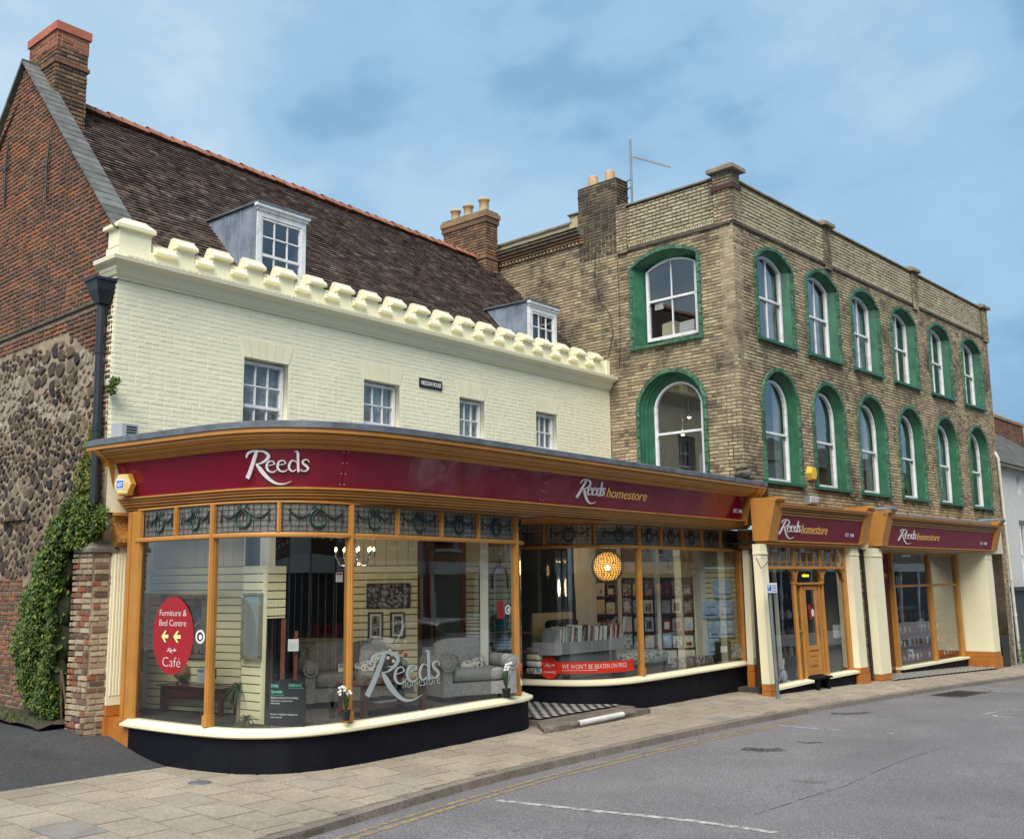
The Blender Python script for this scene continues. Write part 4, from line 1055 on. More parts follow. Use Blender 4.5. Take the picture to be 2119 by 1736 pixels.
lay(pb, sid, SO, [slo(), sup()], course=.0755, bl=.23, j=.011, th=.003, jit=.002, rough=.003, z0=1.75)
pb.done()
# pale parapets, dark copings, string courses
pp = Pieces(tower, 'parapet_brick', 'parapet_brickwork', M['stock_pale'], 300, .1)
for f, a0, a1, z1 in ((fac, .3, 4.2, 8.42), (fac, 4.55, 9.5, 8.42), (fac, 9.85, 15.0, 8.42), (sid, .44, 2.76, 8.52)):
    b = MB(); b.box(f, a0-.3, a1+.3, 7.52, z1, -.3, -.012); b.build('parapet_wall', M['mortar_dark'], tower)
    lay(pp, f, [(a0, 7.62), (a1, 7.62), (a1, z1-.02), (a0, z1-.02)], [], course=.083, bl=.215, j=.017, th=.014, rough=.003)
    a = a0
    while a < a1-.05: pp.add(f.mat(a+.03, 7.575, -.01, .052, .085, .024)); a += .069
    b = MB(); a = a0-.12
    b.box(f, a0-.25, a1+.25, z1, z1+.055, -.32, .05, .01); b.build('parapet_coping', M['coping_brick'], tower)
b = MB(); b.box(fac, -.02, 15.45, 7.44, 7.52, -.1, .045, .01); b.build('string_course', M['string'], tower)
b = MB(); b.box(sid, .03, 2.95, 7.44, 7.52, -.1, .045, .01); b.build('string_course', M['string'], tower)
pp2 = Pieces(tower, 'pier_brick', 'pier_brickwork', M['stock'], 100, .1)
def pier(f, a0, a1, z0, z1, d=.07, cap=True, capw=.09):
    b = MB(); b.box(f, a0+.01, a1-.01, z0, z1, -.35, d-.012); b.build('parapet_pier', M['mortar_dark'], tower)
    lay(pp2, f, [(a0, z0), (a1, z0), (a1, z1), (a0, z1)], [], d=d-.012, th=.012, rough=.003)
    if cap:
        b = MB(); w_ = capw; P = [(a0-w_, -.42), (a1+w_, -.42), (a1+w_, d+w_), (a0-w_, d+w_)]; c_ = ((a0+a1)/2, (d-.35)/2)
        vs = [f.pt(a, z1+.02, q) for a, q in P]+[f.pt(a, z1+.10, q) for a, q in P]+[f.pt(a+(c_[0]-a)*.45, z1+.19, q+(c_[1]-q)*.45) for a, q in P]
        b.add(vs, [(0, 1, 2, 3)]+[(i, (i+1) % 4, 4+(i+1) % 4, 4+i) for i in range(4)]+[(4+i, 4+(i+1) % 4, 8+(i+1) % 4, 8+i) for i in range(4)]+[(8, 9, 10, 11)])
        b.build('pier_cap', M['coping_brick'], tower)
pier(fac, 4.2, 4.52, 7.36, 8.42); pier(fac, 9.5, 9.82, 7.36, 8.42); pier(fac, 15.05, 15.5, 7.36, 8.42)
pier(sid, 2.72, 3.0, 7.42, 8.60, cap=False)
# corner pier wraps both faces
b = MB(); b.box(fac, -.03, .27, 7.5, 8.62, -.40, .055); b.build('parapet_pier', M['mortar_dark'], tower)
lay(pp2, fac, [(-.04, 7.5), (.28, 7.5), (.28, 8.62), (-.04, 8.62)], [], d=.045, th=.014, rough=.003)
lay(pp2, sid, [(-.04, 7.5), (.42, 7.5), (.42, 8.62), (-.04, 8.62)], [], d=.03, th=.014, rough=.003)
pp.done(); pp2.done()
b = MB(); b.box(fac, -.08, .30, 8.22, 8.33, -.46, .085); b.build('iron_strap', plain('rusty iron strap', (.06, .03, .026), .8), tower)
b = MB(); P = [(-.17, -.50), (.38, -.50), (.38, .16), (-.17, .16)]; c_ = (.1, -.17)
vs = [fac.pt(a, 8.62, q) for a, q in P]+[fac.pt(a, 8.70, q) for a, q in P]+[fac.pt(a+(c_[0]-a)*.6, 8.80, q+(c_[1]-q)*.5) for a, q in P]
b.add(vs, [(0, 1, 2, 3)]+[(i, (i+1) % 4, 4+(i+1) % 4, 4+i) for i in range(4)]+[(4+i, 4+(i+1) % 4, 8+(i+1) % 4, 8+i) for i in range(4)]+[(8, 9, 10, 11)]); b.build('pier_cap', M['coping_brick'], tower)
# moulded brick cornice and low parapet on the side wall beyond the stack
for z0, z1, d in ((7.93, 8.0, .04), (8.0, 8.06, .10), (8.06, 8.13, .14), (8.13, 8.2, .19), (8.2, 8.26, .25), (8.26, 8.30, .29)):
    b = MB(); b.box(sid, 4.0, 7.0, z0+.004, z1-.004, -.1, d, .006); b.build('cornice_course', M['stock_brown'] if z0 < 8.1 else M['coping_brick'], tower)
a = 4.05
db = Pieces(tower, 'dentil', 'dentils', M['stock'], 60, .05)
while a < 6.95: db.add(sid.mat(a, 7.965, -.01, .06, .055, .09)); a += .115
db.done()
b = MB(); b.box(sid, 4.35, 7.2, 8.30, 8.52, -.25, -.02); b.build('parapet_wall', M['stock_pale'], tower)
b = MB(); b.box(sid, 4.35, 7.2, 8.52, 8.57, -.3, .03); b.build('parapet_coping', M['coping_brick'], tower)
b = MB(); b.box(sid, 4.18, 4.42, 8.3, 8.70, -.3, .02); b.build('parapet_pier', M['stock'], tower)
b = MB(); b.box(sid, 4.13, 4.47, 8.70, 8.77, -.35, .07, .02); b.build('pier_cap', M['coping_brick'], tower)
# the flue stack in the side wall, sooty, two pots
st = bpy.data.objects.new('chimney', None); link(st, tower); st.empty_display_size = .1
b = MB(); b.box(sid, 3.01, 4.16, 7.4, 9.33, -.44, -.0); b.build('stack_core', M['mortar_dark'], st)
M['sooty'] = brickmat('sooty stock brick', [(.16, .125, .08), (.20, .16, .10), (.11, .085, .06), (.24, .19, .115), (.08, .065, .05)], sa=.75, ss=1.3, lo=.4, hi=.62, extra=(.20, .17, .05))
sp = Pieces(st, 'brick', 'brickwork', M['sooty'], 100, .1)
lay(sp, sid, [(3.0, 7.5), (4.17, 7.5), (4.17, 9.33), (3.0, 9.33)], [], d=0, th=.012, rough=.003)
f2 = Fr((0, 0), 0); f2.O = sid.pt(3.0, 0, 0); f2.u = -sid.n; f2.n = -sid.u
lay(sp, f2, [(0, 8.3), (.46, 8.3), (.46, 9.33), (0, 9.33)], [], d=0, th=.012, rough=.003)
sp.done()
for pa in (3.35, 3.85):
    b = MB(); b.lathe(sid.pt(pa, 0, -.22), [(.125, 9.3), (.12, 9.6), (.118, 9.62), (.09, 9.62), (.085, 9.5)], 16); b.build('chimney_pot', M['pot'], st)
# green window surrounds
def surround(f, c, w_, z0, zs, rise, prof, parent):
    for k, (dw, dd) in enumerate(prof[:-1]):
        dw2, dd2 = prof[k+1]
    b = MB()
    for (dw, dd), (dw2, dd2) in zip(prof, prof[1:]):
        A = arch(c-w_+dw, c+w_-dw, z0, zs, max(.01, rise-dw*.9), 16); B = arch(c-w_+dw2, c+w_-dw2, z0, zs, max(.01, rise-dw2*.9), 16)
        n = len(A); P = [f.pt(a, z, dd) for a, z in A]; Q = [f.pt(a, z, dd2) for a, z in B]
        b.cr = .5; b.add(P+Q, [(i, (i+1) % n, n+(i+1) % n, n+i) for i in range(1, n)])
    sr = b.build('window_surround', M['green'], parent)
    # moulded outer blocks with open joints
    A0, A1 = arch(c-w_-.01, c+w_+.01, z0, zs, rise+.01, 24), arch(c-w_+.075, c+w_-.075, z0, zs, rise-.07, 24)
    jam = []
    def seg(P0, P1, Q1, Q0):
        b = MB(); b.prism(f, [P0, P1, Q1, Q0], 0, .055, .05); b.build('edge_block', M['green_edge'], parent)
    nb = 8; zt = zs
    for sgn in (-1, 1):
        x0, x1 = c+sgn*(w_+.01), c+sgn*(w_-.07)
        for i in range(nb):
            za, zb = z0+(zt-z0)*i/nb+.004, z0+(zt-z0)*(i+1)/nb-.004; seg((x0, za), (x1, za), (x1, zb), (x0, zb))
    for i in range(2, 26, 3):
        j = min(i+3, 26)
        b = MB(); P = A0[i:j+1]; Q = A1[i:j+1]; n = len(P)
        if n < 2: continue
        vs = [f.pt(a, z, 0) for a, z in P]+[f.pt(a, z, 0) for a, z in Q]+[f.pt(a, z, .055) for a, z in P]+[f.pt(a, z, .05) for a, z in Q]
        b.add(vs, [(2*n+k, 2*n+k+1, 3*n+k+1, 3*n+k) for k in range(n-1)]+[(k, k+1, 2*n+k+1, 2*n+k) for k in range(n-1)]+[(n+k, n+k+1, 3*n+k+1, 3*n+k) for k in range(n-1)]+[(0, n, 3*n, 2*n), (n-1, 2*n-1, 4*n-1, 3*n-1)])
        b.build('edge_block', M['green_edge'], parent)
    b = MB(); b.box(f, c-w_-.03, c+w_+.03, z0-.075, z0+.005, -.32, .10, .008); b.build('window_sill', M['green'] if f is fac else M['green_edge'], parent)
PLs = [(.0, -.02), (.0, .035), (.07, .03), (.085, -.03), (.10, -.045), (.125, -.04), (.135, -.10), (.15, -.115), (.175, -.11), (.185, -.17), (.20, -.185), (.225, -.18), (.24, -.25), (.27, -.27), (.275, -.36)]
PU = [(.0, -.02), (.0, .03), (.05, .03), (.06, .0), (.08, -.01), (.23, -.29), (.25, -.29), (.25, -.36)]
PF = [(.0, -.02), (.0, .035), (.06, .03), (.075, -.02), (.09, -.035), (.11, -.03), (.12, -.07), (.135, -.085), (.155, -.08), (.165, -.125), (.18, -.14), (.20, -.135), (.21, -.18), (.235, -.19), (.24, -.26)]
PG = [(.0, -.02), (.0, .03), (.05, .03), (.06, .0), (.08, -.01), (.20, -.19), (.22, -.19), (.22, -.26)]
random.seed(8)
for i, c in enumerate(CW):
    surround(fac, c, .83, 2.04, 3.70, .83, PF, tower); surround(fac, c, .84, 5.12, 6.88, .38, PG, tower)
    sash(tower, fac, c-.60, c+.60, 2.06, 3.70, .60, 3.12, -.19, 1, (1, 1), behind='drapes' if i % 2 == 0 else None, fw=.055)
    sash(tower, fac, c-.63, c+.63, 5.14, 6.86, .24, 6.12, -.19, 2, (1, 1), behind='drapes' if i < 3 else None, fw=.055)
surround(sid, 1.70, .90, 1.95, 3.80, .74, PLs, tower); surround(sid, 1.76, .93, 5.16, 7.02, .30, PU, tower)
sash(tower, sid, 1.07, 2.33, 1.97, 3.80, .50, 3.18, -.29, 1, (1, 1), behind=None, fw=.055)
sash(tower, sid, 1.09, 2.43, 5.30, 6.92, .20, 6.22, -.27, 2, (1, 1), behind=None, fw=.055)
# rooms behind the glass
for (a0, a1, z0, z1, d0, d1, nm, mt) in ((.4, 15.4, 1.7, 1.9, -4.2, -.36, 'floor', 'wood_dark'), (.4, 15.4, 4.75, 4.9, -4.2, -.36, 'floor', 'ceiling'), (.4, 15.4, 7.6, 7.7, -4.2, -.3, 'roof_deck', 'lead'), (.4, 15.4, 1.9, 7.6, -4.35, -4.2, 'inner_wall', 'wallwhite'), (6.0, 6.12, 1.9, 7.6, -4.2, -.36, 'inner_wall', 'ceiling'), (15.3, 15.45, 1.9, 7.6, -4.2, -.36, 'inner_wall', 'ceiling')):
    b = MB(); b.box(fac, a0, a1, z0, z1, d0, d1); b.build(nm, M[mt], tower)
def inside(name, label, cat, build, loc, group=None):
    t = thing(name, label, cat, loc, group); build(t); return t
def bx(fr, name, m, par, *a, ch=0): b = MB(); b.box(fr, *a, ch); return b.build(name, M[m], par)
# stock boxes and papers in the upper side window; lamps in the lower
t = thing('cardboard_box', 'pale box leaning inside the upper side window, left of the glazing bar', 'box', sid.pt(2.1, 5.35, -.45)); 
b = MB(); b.prism(sid, [(1.80, 5.32), (2.16, 5.32), (2.14, 5.70), (1.83, 5.74)], -.75, -.42); b.build('carton', M['wallcream'], t)
t = thing('cardboard_box', 'white box inside the upper side window, right of the glazing bar', 'box', sid.pt(1.5, 5.35, -.45)); b = MB(); b.prism(sid, [(1.30, 5.32), (1.70, 5.32), (1.68, 5.66), (1.30, 5.68)], -.7, -.42); b.build('carton', M['paper'], t)
t = thing('window_notice', 'blank white paper taped inside the upper side window', 'paper', sid.pt(2.15, 6.0, -.3)); b = MB(); b.box(sid, 2.02, 2.25, 6.02, 6.17, -.312, -.306); b.build('sheet', M['paper'], t)
for n_, (x, y, col_) in enumerate(((1426, 861, 0), (1413, 897, 1))):
    a, z = sid.px(x, y, -1.3); t = thing('spot_lamp', ('upper' if n_ == 0 else 'lower')+' lit ceiling spot lamp seen through the arched side window', 'lamp', sid.pt(a, z, -1.3))
    b = MB(); b.tube([sid.pt(a, z+.08, -1.3), sid.pt(a, 4.74, -1.3)], .012, 6); b.build('rod', M['chrome'], t)
    b = MB(); b.lathe(sid.pt(a, z, -1.3), [(.05, .10), (.07, .02), (.075, -.03), (.06, .0)], 12); b.build('lamp_shade', M['chrome'], t)
    b = MB(); b.blob(sid.pt(a, z-.01, -1.3), .045, .045, .045); b.build('bulb', M['bulb'], t)
t = thing('hanging_curtain', 'pleated grey curtain hanging inside the arched side window', 'curtain', sid.pt(1.3, 2, -.9))
b = MB(); vs = []; n = 30
for i in range(n+1): a = 1.0+.62*i/n; vs += [sid.pt(a, 1.9, -.9+.03*math.sin(i*1.9)), sid.pt(a, 2.75, -.9+.03*math.sin(i*1.9))]
b.add(vs, [(2*i, 2*i+1, 2*i+3, 2*i+2) for i in range(n)], True); b.build('pleats', M['drape'], t)
# ---------------------------------------------------------------- lettering drawn as pen strokes
def ribbon(P, k=7):
    """P: (x, y, width) points of a pen stroke -> flat outline mesh"""
    C = catmull(P, k) if len(P) > 2 else P; vs = []; fs = []
    for i, (x, y, w_) in enumerate(C):
        a = C[max(i-1, 0)]; b = C[min(i+1, len(C)-1)]; l = math.hypot(b[0]-a[0], b[1]-a[1]) or 1; w_ *= .88; nx, ny = -(b[1]-a[1])/l*w_/2, (b[0]-a[0])/l*w_/2
        vs += [(x+nx, y+ny), (x-nx, y-ny)]
    return vs, [(2*i, 2*i+1, 2*i+3, 2*i+2) for i in range(len(C)-1)]
def word_reeds():
    S = [[(292, 435, 18), (322, 385, 30), (390, 360, 24), (470, 362, 22), (530, 375, 30), (572, 420, 42), (552, 462, 38), (500, 498, 26), (455, 514, 14), (408, 516, 8)],
         [(438, 362, 40), (388, 470, 50), (322, 600, 54), (268, 684, 56)],
         [(412, 512, 14), (445, 560, 50), (505, 645, 54), (575, 715, 42), (650, 757, 28), (740, 763, 14), (832, 732, 4)]]
    E_ = [[(556, 541, 9), (600, 533, 9), (640, 521, 9)], [(637, 524, 16), (624, 494, 14), (597, 486, 12), (562, 500, 20), (541, 548, 30), (555, 596, 26), (594, 619, 18), (634, 612, 12), (664, 590, 4)]]
    S += E_+[[(x+129, y-5, w_) for x, y, w_ in s] for s in E_]
    S += [[(892, 512, 10), (866, 486, 12), (832, 490, 20), (806, 540, 30), (812, 588, 27), (846, 612, 16), (884, 590, 9)], [(866, 378, 8), (896, 374, 14), (902, 400, 30), (904, 480, 30), (908, 600, 30), (914, 618, 26)], [(905, 612, 16), (940, 604, 5)],
          [(1026, 508, 8), (1018, 480, 10), (990, 471, 14), (956, 486, 22), (962, 520, 30), (1002, 552, 32), (1016, 580, 28), (992, 606, 16), (952, 606, 12), (936, 580, 5)]]
    vs, fs = [], []
    for s in S:
        v, f = ribbon(s); b_ = len(vs); vs += [((x-240)/795, (615-y)/795) for x, y in v]; fs += [tuple(i+b_ for i in q) for q in f]
    return vs, fs
REEDS = word_reeds()
def strokes_put(b, surf, a, z, sc, d0, th, sz=None):
    vs, fs = REEDS; sz = sz or sc
    # strokes overlap, so each stands a hair deeper than the last
    for k, f in enumerate(fs):
        pass
    comp = []; cur = []
    last = None
    for f in fs:
        if last is not None and f[0] != last[3]: comp.append(cur); cur = []
        cur.append(f); last = f
    comp.append(cur)
    for k, c in enumerate(comp):
        ids = sorted({i for f in c for i in f}); mp_ = {i: j for j, i in enumerate(ids)}
        put(b, surf, [(vs[i][0]*sc, vs[i][1]*sz) for i in ids], [tuple(mp_[i] for i in f) for f in c], a, z, 1, d0, th+k*.0007)
def text_fit(b, surf, body, a0, a1, z, h, d0, th, bold=0, shear=0, cap=.72):
    vs, fs = text(body, 1, bold=bold, shear=shear); x0 = min(v[0] for v in vs); x1 = max(v[0] for v in vs)
    put(b, surf, [((x-x0)/(x1-x0)*(a1-a0), y*h/cap) for x, y in vs], fs, a0, z, 1, d0, th)

# ---------------------------------------------------------------- first shopfront, the long curved one
shop1 = thing('curved_shopfront', 'long ochre curved shopfront with maroon fascia, leaded top lights and a recessed entrance', 'shopfront', cr.pt(6, -2.2, 1.5))
CP = Path([(-.20, -.28), (-.18, .12), (-.08, .9), (.02, 1.66), (.12, 2.30), (.30, 2.80), (.64, 3.22), (1.14, 3.52), (2.0, 3.71), (3.5, 3.74), (6.0, 3.67), (9.0, 3.60), (12.63, 3.50)], 6)
GA = Path([(.24, .10), (.24, .8), (.27, 1.46), (.36, 2.15), (.52, 2.62), (.88, 2.98), (1.45, 3.14), (2.4, 3.12), (3.6, 3.03), (4.9, 2.93), (5.3, 2.86), (5.58, 2.68), (5.72, 2.35), (5.76, 1.8), (5.76, .4)], 6)
GB = Path([(7.12, .3), (7.2, 1.0), (7.32, 1.55), (7.52, 2.10), (7.80, 2.45), (8.25, 2.66), (8.9, 2.72), (10, 2.69), (11.2, 2.64), (13.2, 2.55)], 6)
def sw(name, m, path, prof, t0=None, t1=None, par=shop1, smooth=False, label=None): b = MB(); sweep(b, path, prof, t0, t1, smooth=smooth); return b.build(name, M[m], par, label=label)
sw('lead_flashing', 'lead', CP, [(.0, 1.895), (.0, 1.97), (-.04, 1.985), (-.6, 2.0), (-.6, 1.97), (-.05, 1.895)])
# timber cornice in its members
sw('cornice_moulding', 'orange', CP, [(-.02, 1.84), (-.02, 1.893), (-.5, 1.893), (-.5, 1.84), (-.05, 1.835)])
sw('cornice_moulding', 'orange', CP, [(-.065, 1.80), (-.065, 1.832), (-.5, 1.832), (-.5, 1.76), (-.115, 1.762), (-.10, 1.78)])
sw('cornice_moulding', 'orange', CP, [(-.145, 1.735), (-.13, 1.757), (-.5, 1.757), (-.5, 1.71), (-.19, 1.712), (-.185, 1.73)])
sw('cornice_moulding', 'orange', CP, [(-.215, 1.69), (-.205, 1.707), (-.5, 1.707), (-.5, 1.665), (-.265, 1.667), (-.255, 1.68)])
BT, BB, OT, OB = 1.69, 1.195, -.285, -.43
tend = CP.len
T0 = .34; T1 = tend-.42
seams = [T0, CP.hit(712, 960, -.35), CP.hit(1125, 1000, -.35), T1]
def bsurf(t, z, d): f = (BT-z)/(BT-BB); a, q = CP.at(t, OT+(OB-OT)*f+d); return cr.pt(a, z, q)
for i, (ta, tb) in enumerate(zip(seams, seams[1:])):
    b = MB(); ts = CP.ts(ta+.003, tb-.003); nz = 6; vs = []
    ts = sorted(set(ts) | {ta+.003+(tb-ta-.006)*k/30 for k in range(31)})
    for t in ts:
        for j in range(nz+1):
            z = BB+(BT-BB)*j/nz; w_ = .004*math.sin(t*5+z*6)*math.sin(t*2.1)+.010*math.exp(-((t-seams[2])/.35)**2)*math.sin(z*9) if i else .002*math.sin(t*3)
            vs.append(bsurf(t, z, w_))
    b.add(vs, [(k*(nz+1)+j, (k+1)*(nz+1)+j, (k+1)*(nz+1)+j+1, k*(nz+1)+j+1) for k in range(len(ts)-1) for j in range(nz)], True); b.build('sign_panel', M['maroon'], shop1)
sc_ = MB()
for sx in seams[1:3]:
    for j in range(4):
        for e in (-.03, .035): p = bsurf(sx+e, BB+.05+(BT-BB-.1)*j/3, .004); sc_.blob(p, .006, .006, .006, n=6, m=4)
sc_.build('panel_screw', M['silver_letter'], shop1, kind='stuff')
sw('fascia_backing', 'darkroom', CP, [(-.40, 1.7), (-.55, 1.7), (-.6, 1.1), (-.50, 1.15)], .1, tend-.1)
for (o, z0, z1) in ((-.35, 1.165, 1.195), (-.385, 1.13, 1.163), (-.41, 1.095, 1.128), (-.44, 1.06, 1.093), (-.48, 1.025, 1.058)):
    sw('architrave_moulding', 'orange', CP, [(o-.012, z0), (o, z0+.008), (o, z1-.006), (o-.010, z1), (-.62, z1), (-.62, z0)])
for (ta, tb) in ((.0, .30), (tend-.36, tend-.0)):      # scrolled ends of the fascia
    sw('fascia_end', 'orange', CP, [(-.02, 1.83), (-.07, 1.76), (-.17, 1.68), (-.22, 1.55), (-.26, 1.40), (-.33, 1.22), (-.34, 1.1), (-.6, 1.1), (-.6, 1.83)], ta+.02, tb)
    sw('fascia_end_bead', 'orange', CP, [(-.0, 1.82), (-.06, 1.74), (-.15, 1.66), (-.20, 1.53), (-.24, 1.38), (-.31, 1.2), (-.4, 1.2), (-.4, 1.82)], ta+(.05 if ta == 0 else .24), ta+(.10 if ta == 0 else .30))
# fascia lettering
ta, tb = CP.hit(503.5, 1000, -.36), CP.hit(637, 960, -.34)
zt_, zb_ = 1.66, 1.27
b = MB(); strokes_put(b, bsurf, ta, 1.385, tb-ta, .012, .022, .76*(tb-ta) if False else .80); b.build('sign_lettering', M['silver_letter'], shop1, label='large raised white lettering reading Reeds')
ta, tb = CP.hit(1190, 1030, -.36), CP.hit(1249, 1030, -.34)
b = MB(); strokes_put(b, bsurf, ta, 1.395, tb-ta, .012, .022, .72); b.build('sign_lettering', M['silver_letter'], shop1, label='raised white lettering reading Reeds beside gold lettering')
ta, tb = CP.hit(1253, 1030, -.34), CP.hit(1336, 1035, -.34)
b = MB(); text_fit(b, bsurf, 'homestore', ta, tb, 1.385, .165, .012, .012, shear=.12); b.build('sign_lettering', M['gold_letter'], shop1, label='gold lettering reading homestore')
ta, tb = CP.hit(1519, 1050, -.34), CP.hit(1538, 1050, -.34)
b = MB(); text_fit(b, bsurf, 'EST. 1906', ta, tb, 1.335, .075, .012, .004); b.build('sign_lettering', M['silver_letter'], shop1, label='small lettering reading EST. 1906')
# flat roof and ceilings
pl = [CP.at(t, -.45) for t in fr_(0, CP.len, 60)]
b = MB(); vs = [cr.pt(a, 1.97, d) for a, d in pl]+[cr.pt(a, 1.90, d) for a, d in pl]; n = len(pl)
bk = [cr.pt(12.4, 1.97, -.1), cr.pt(.0, 1.97, -.1)]; b.add([*vs[:n], *bk], [tuple(range(n+2))]); b.build('flat_roof', M['lead'], shop1)
b = MB(); vs = [cr.pt(a, 1.025, d) for a, d in [CP.at(t, -.5) for t in fr_(0, CP.len, 60)]]; b.add(vs+[cr.pt(12.4, 1.025, -3.4), cr.pt(.0, 1.025, -3.4)], [tuple(range(len(vs)+2))]); b.build('ceiling', M['ceiling'], shop1)
b = MB(); b.box(cr, 5.80, 7.5, 1.005, 1.022, .3, 3.0); b.build('lobby_soffit', M['orange_dark'], shop1)
# sills, plinths, transoms
def sillset(path, t0, t1):
    sw('window_sill', 'cream_trim', path, [(.135, -1.785), (.15, -1.778), (.15, -1.748), (.12, -1.742), (.03, -1.70), (-.10, -1.70), (-.10, -1.785)], t0, t1)
    sw('sill_bead', 'cream_trim', path, [(.10, -1.80), (.115, -1.796), (.115, -1.786), (.0, -1.786), (.0, -1.80)], t0, t1)
    sw('stall_riser', 'black', path, [(.085, -2.75), (.075, -1.801), (-.10, -1.801), (-.10, -2.75)], t0, t1)
    sw('transom', 'orange', path, [(.03, .575), (.045, .585), (.045, .612), (.03, .635), (-.06, .635), (-.06, .575)], t0, t1)
    sw('top_rail', 'orange', path, [(.02, 1.0), (.02, 1.024), (-.05, 1.024), (-.05, 1.0)], t0, t1)
sillset(GA, .35, GA.len); sillset(GB, 0, GB.len)
def post(path, t, z0, z1, wd, d0, d1, m='orange', name='mullion', foot=False):
    a, q = path.at(t); a2, q2 = path.at(t+.01) if t+.01 < path.len else path.at(t); a1, q1 = path.at(t-.01)
    f = Fr((0, 0), 0); f.O = cr.pt(a, 0, q); f.u = (cr.pt(a2, 0, q2)-cr.pt(a1, 0, q1)).normalized(); f.n = Vector((f.u.y, -f.u.x, 0))
    b = MB(); b.box(f, -wd/2, wd/2, z0, z1, d0, d1, .006)
    b.box(f, -wd/4, wd/4, z0, z1, d1-.004, d1+.015, .006)
    if foot: b.box(f, -wd/2-.012, wd/2+.012, z0, z0+.15, d0, d1+.022, .01)
    return b.build(name, M[m], shop1)
mA = [GA.hit(x, 1112, .03) for x in (438, 727, 1068)]
dA = [GA.hit(x, 1080, .03) for x in (361, 438, 576, 727, 823.5, 913.5, 991, 1067)]
sA = GA.hit(291, 1100, .03) or .55
eA = GA.len-.05
for t in mA: post(GA, t, -1.70, 1.0, .075, -.06, .04, foot=True)
for t in (dA[0], dA[2], dA[4], dA[5], dA[6]): post(GA, t, .635, 1.0, .06, -.05, .03)
post(GA, 4.95+GA.T[0] if False else eA-.03, -1.70, 1.0, .07, -.05, .04)
mB = [GB.hit(1322, 1112, .03)]
dB = [GB.hit(x, 1100, .03) for x in (1123, 1230, 1322, 1369, 1412, 1453, 1491)]
eB = GB.hit(1530, 1110, .03) or GB.len-.3
post(GB, mB[0], -1.70, 1.0, .075, -.06, .04, foot=True)
for t in (dB[0], dB[1], dB[3], dB[4], dB[5], dB[6]): post(GB, t, .635, 1.0, .06, -.05, .03)
def pane(path, t0, t1, z0, z1, m='glass', name='window_pane'):
    b = MB(); ts = path.ts(t0, t1); vs = []
    for t in ts: vs += [path.pt(t, z0, -.01), path.pt(t, z1, -.01)]
    b.add(vs, [(2*i, 2*i+1, 2*i+3, 2*i+2) for i in range(len(ts)-1)], True); return b.build(name, M[m], shop1)
pane(GA, sA-.02, mA[0], -1.7, .575); pane(GA, mA[0], mA[1], -1.7, .575); pane(GA, mA[1], mA[2], -1.7, .575); pane(GA, mA[2], eA, -1.7, .575, 'glass_curved')
pane(GB, .05, mB[0], -1.7, .575); pane(GB, mB[0], eB, -1.7, .575)
def leaded(path, t0, t1, z0=.64, z1=1.0, wreath=True):
    L = bpy.data.objects.new('leaded_light', None); link(L, shop1); L.empty_display_size = .1
    w_ = t1-t0; c = (t0+t1)/2; f = lambda t, z, d: path.pt(t, z, d)
    b = MB(); ts = path.ts(t0, t1); vs = []
    for t in ts: vs += [f(t, z0, -.012), f(t, z1, -.012)]
    b.add(vs, [(2*i, 2*i+1, 2*i+3, 2*i+2) for i in range(len(ts)-1)], True); b.build('textured_glass', M['leadglass'], L)
    b = MB(); nc = max(4, round(w_/.095))
    for i in range(nc+1):
        t = t0+.01+(w_-.02)*i/nc
        b.add([f(t-.004, z0, .0), f(t+.004, z0, .0), f(t+.004, z1, .0), f(t-.004, z1, .0)], [(0, 1, 2, 3)])
    for j in range(6):
        z = z0+.006+(z1-z0-.012)*j/5; vs = []
        for t in ts: vs += [f(t, z-.004, .001), f(t, z+.004, .001)]
        b.add(vs, [(2*i, 2*i+1, 2*i+3, 2*i+2) for i in range(len(ts)-1)])
    b.build('lead_came', M['came'], L, kind='stuff')
    if not wreath: return
    k = min(1, w_/.55); rw = .105*(.6+.4*k)*(1 if w_ > .7 else .8); zc = z0+.17
    ell = lambda r, q=18: [f(c+rw*r*math.cos(2*math.pi*i/q), zc+.115*r*math.sin(2*math.pi*i/q), .004) for i in range(q+1)]
    b = MB(); b.tube(ell(1), .0135, 6, False); b.build('wreath', M['wreath_green'], L)
    for sg in (-1, 1):
        b = MB(); e = c+sg*rw*1.0; x = c+sg*min(w_*.40, .36)
        sw_ = [f(e+(x-e)*u, z1-.09-(1-(2*u-1)**2)*.075-(1-u)*.03, .004) for u in [i/8 for i in range(9)]]
        b.tube(sw_, [.006+.008*math.sin(math.pi*i/8) for i in range(9)], 6, False)
        b.tube([f(x, z1-.075, .004), f(x, z1-.14, .004), f(x, z1-.20, .004), f(x, z1-.25, .004)], [.006, .004, .012, .003], 6)
        b.blob(f(x, z1-.078, .004), .014, .008, .014, n=6, m=4); b.build('swag', M['swag_purple'], L)
    b = MB()
    for sg in (-1, 1):
        b.tube([f(c, zc+.10, .006), f(c+sg*.05, zc+.155, .006), f(c+sg*.075, zc+.15, .006), f(c+sg*.07, zc+.105, .006), f(c, zc+.10, .006)], .007, 5, False)
        b.tube([f(c, zc+.10, .006), f(c+sg*rw*.45, zc+.05, .006), f(c+sg*rw*.75, zc-.0, .006)], [.007, .008, .003], 5, False)
    b.tube([f(c, zc+.11, .006), f(c, zc+.05, .006), f(c, zc-.06, .006)], [.006, .009, .003], 5); b.build('ribbon_bow', M['swag_purple'], L)
e_ = .034
xs = [sA+.0]+dA
for a, b_ in zip(xs, xs[1:]): leaded(GA, a+e_, b_-e_)
leaded(GA, dA[-1]+e_, min(dA[-1]+.62, eA), wreath=True); leaded(GA, min(dA[-1]+.62, eA)+.01, eA-.02, wreath=False)
xs = [.06]+dB+[eB]
for a, b_ in zip(xs, xs[1:]): leaded(GB, a+e_, b_-e_, wreath=(b_-a) > .15)
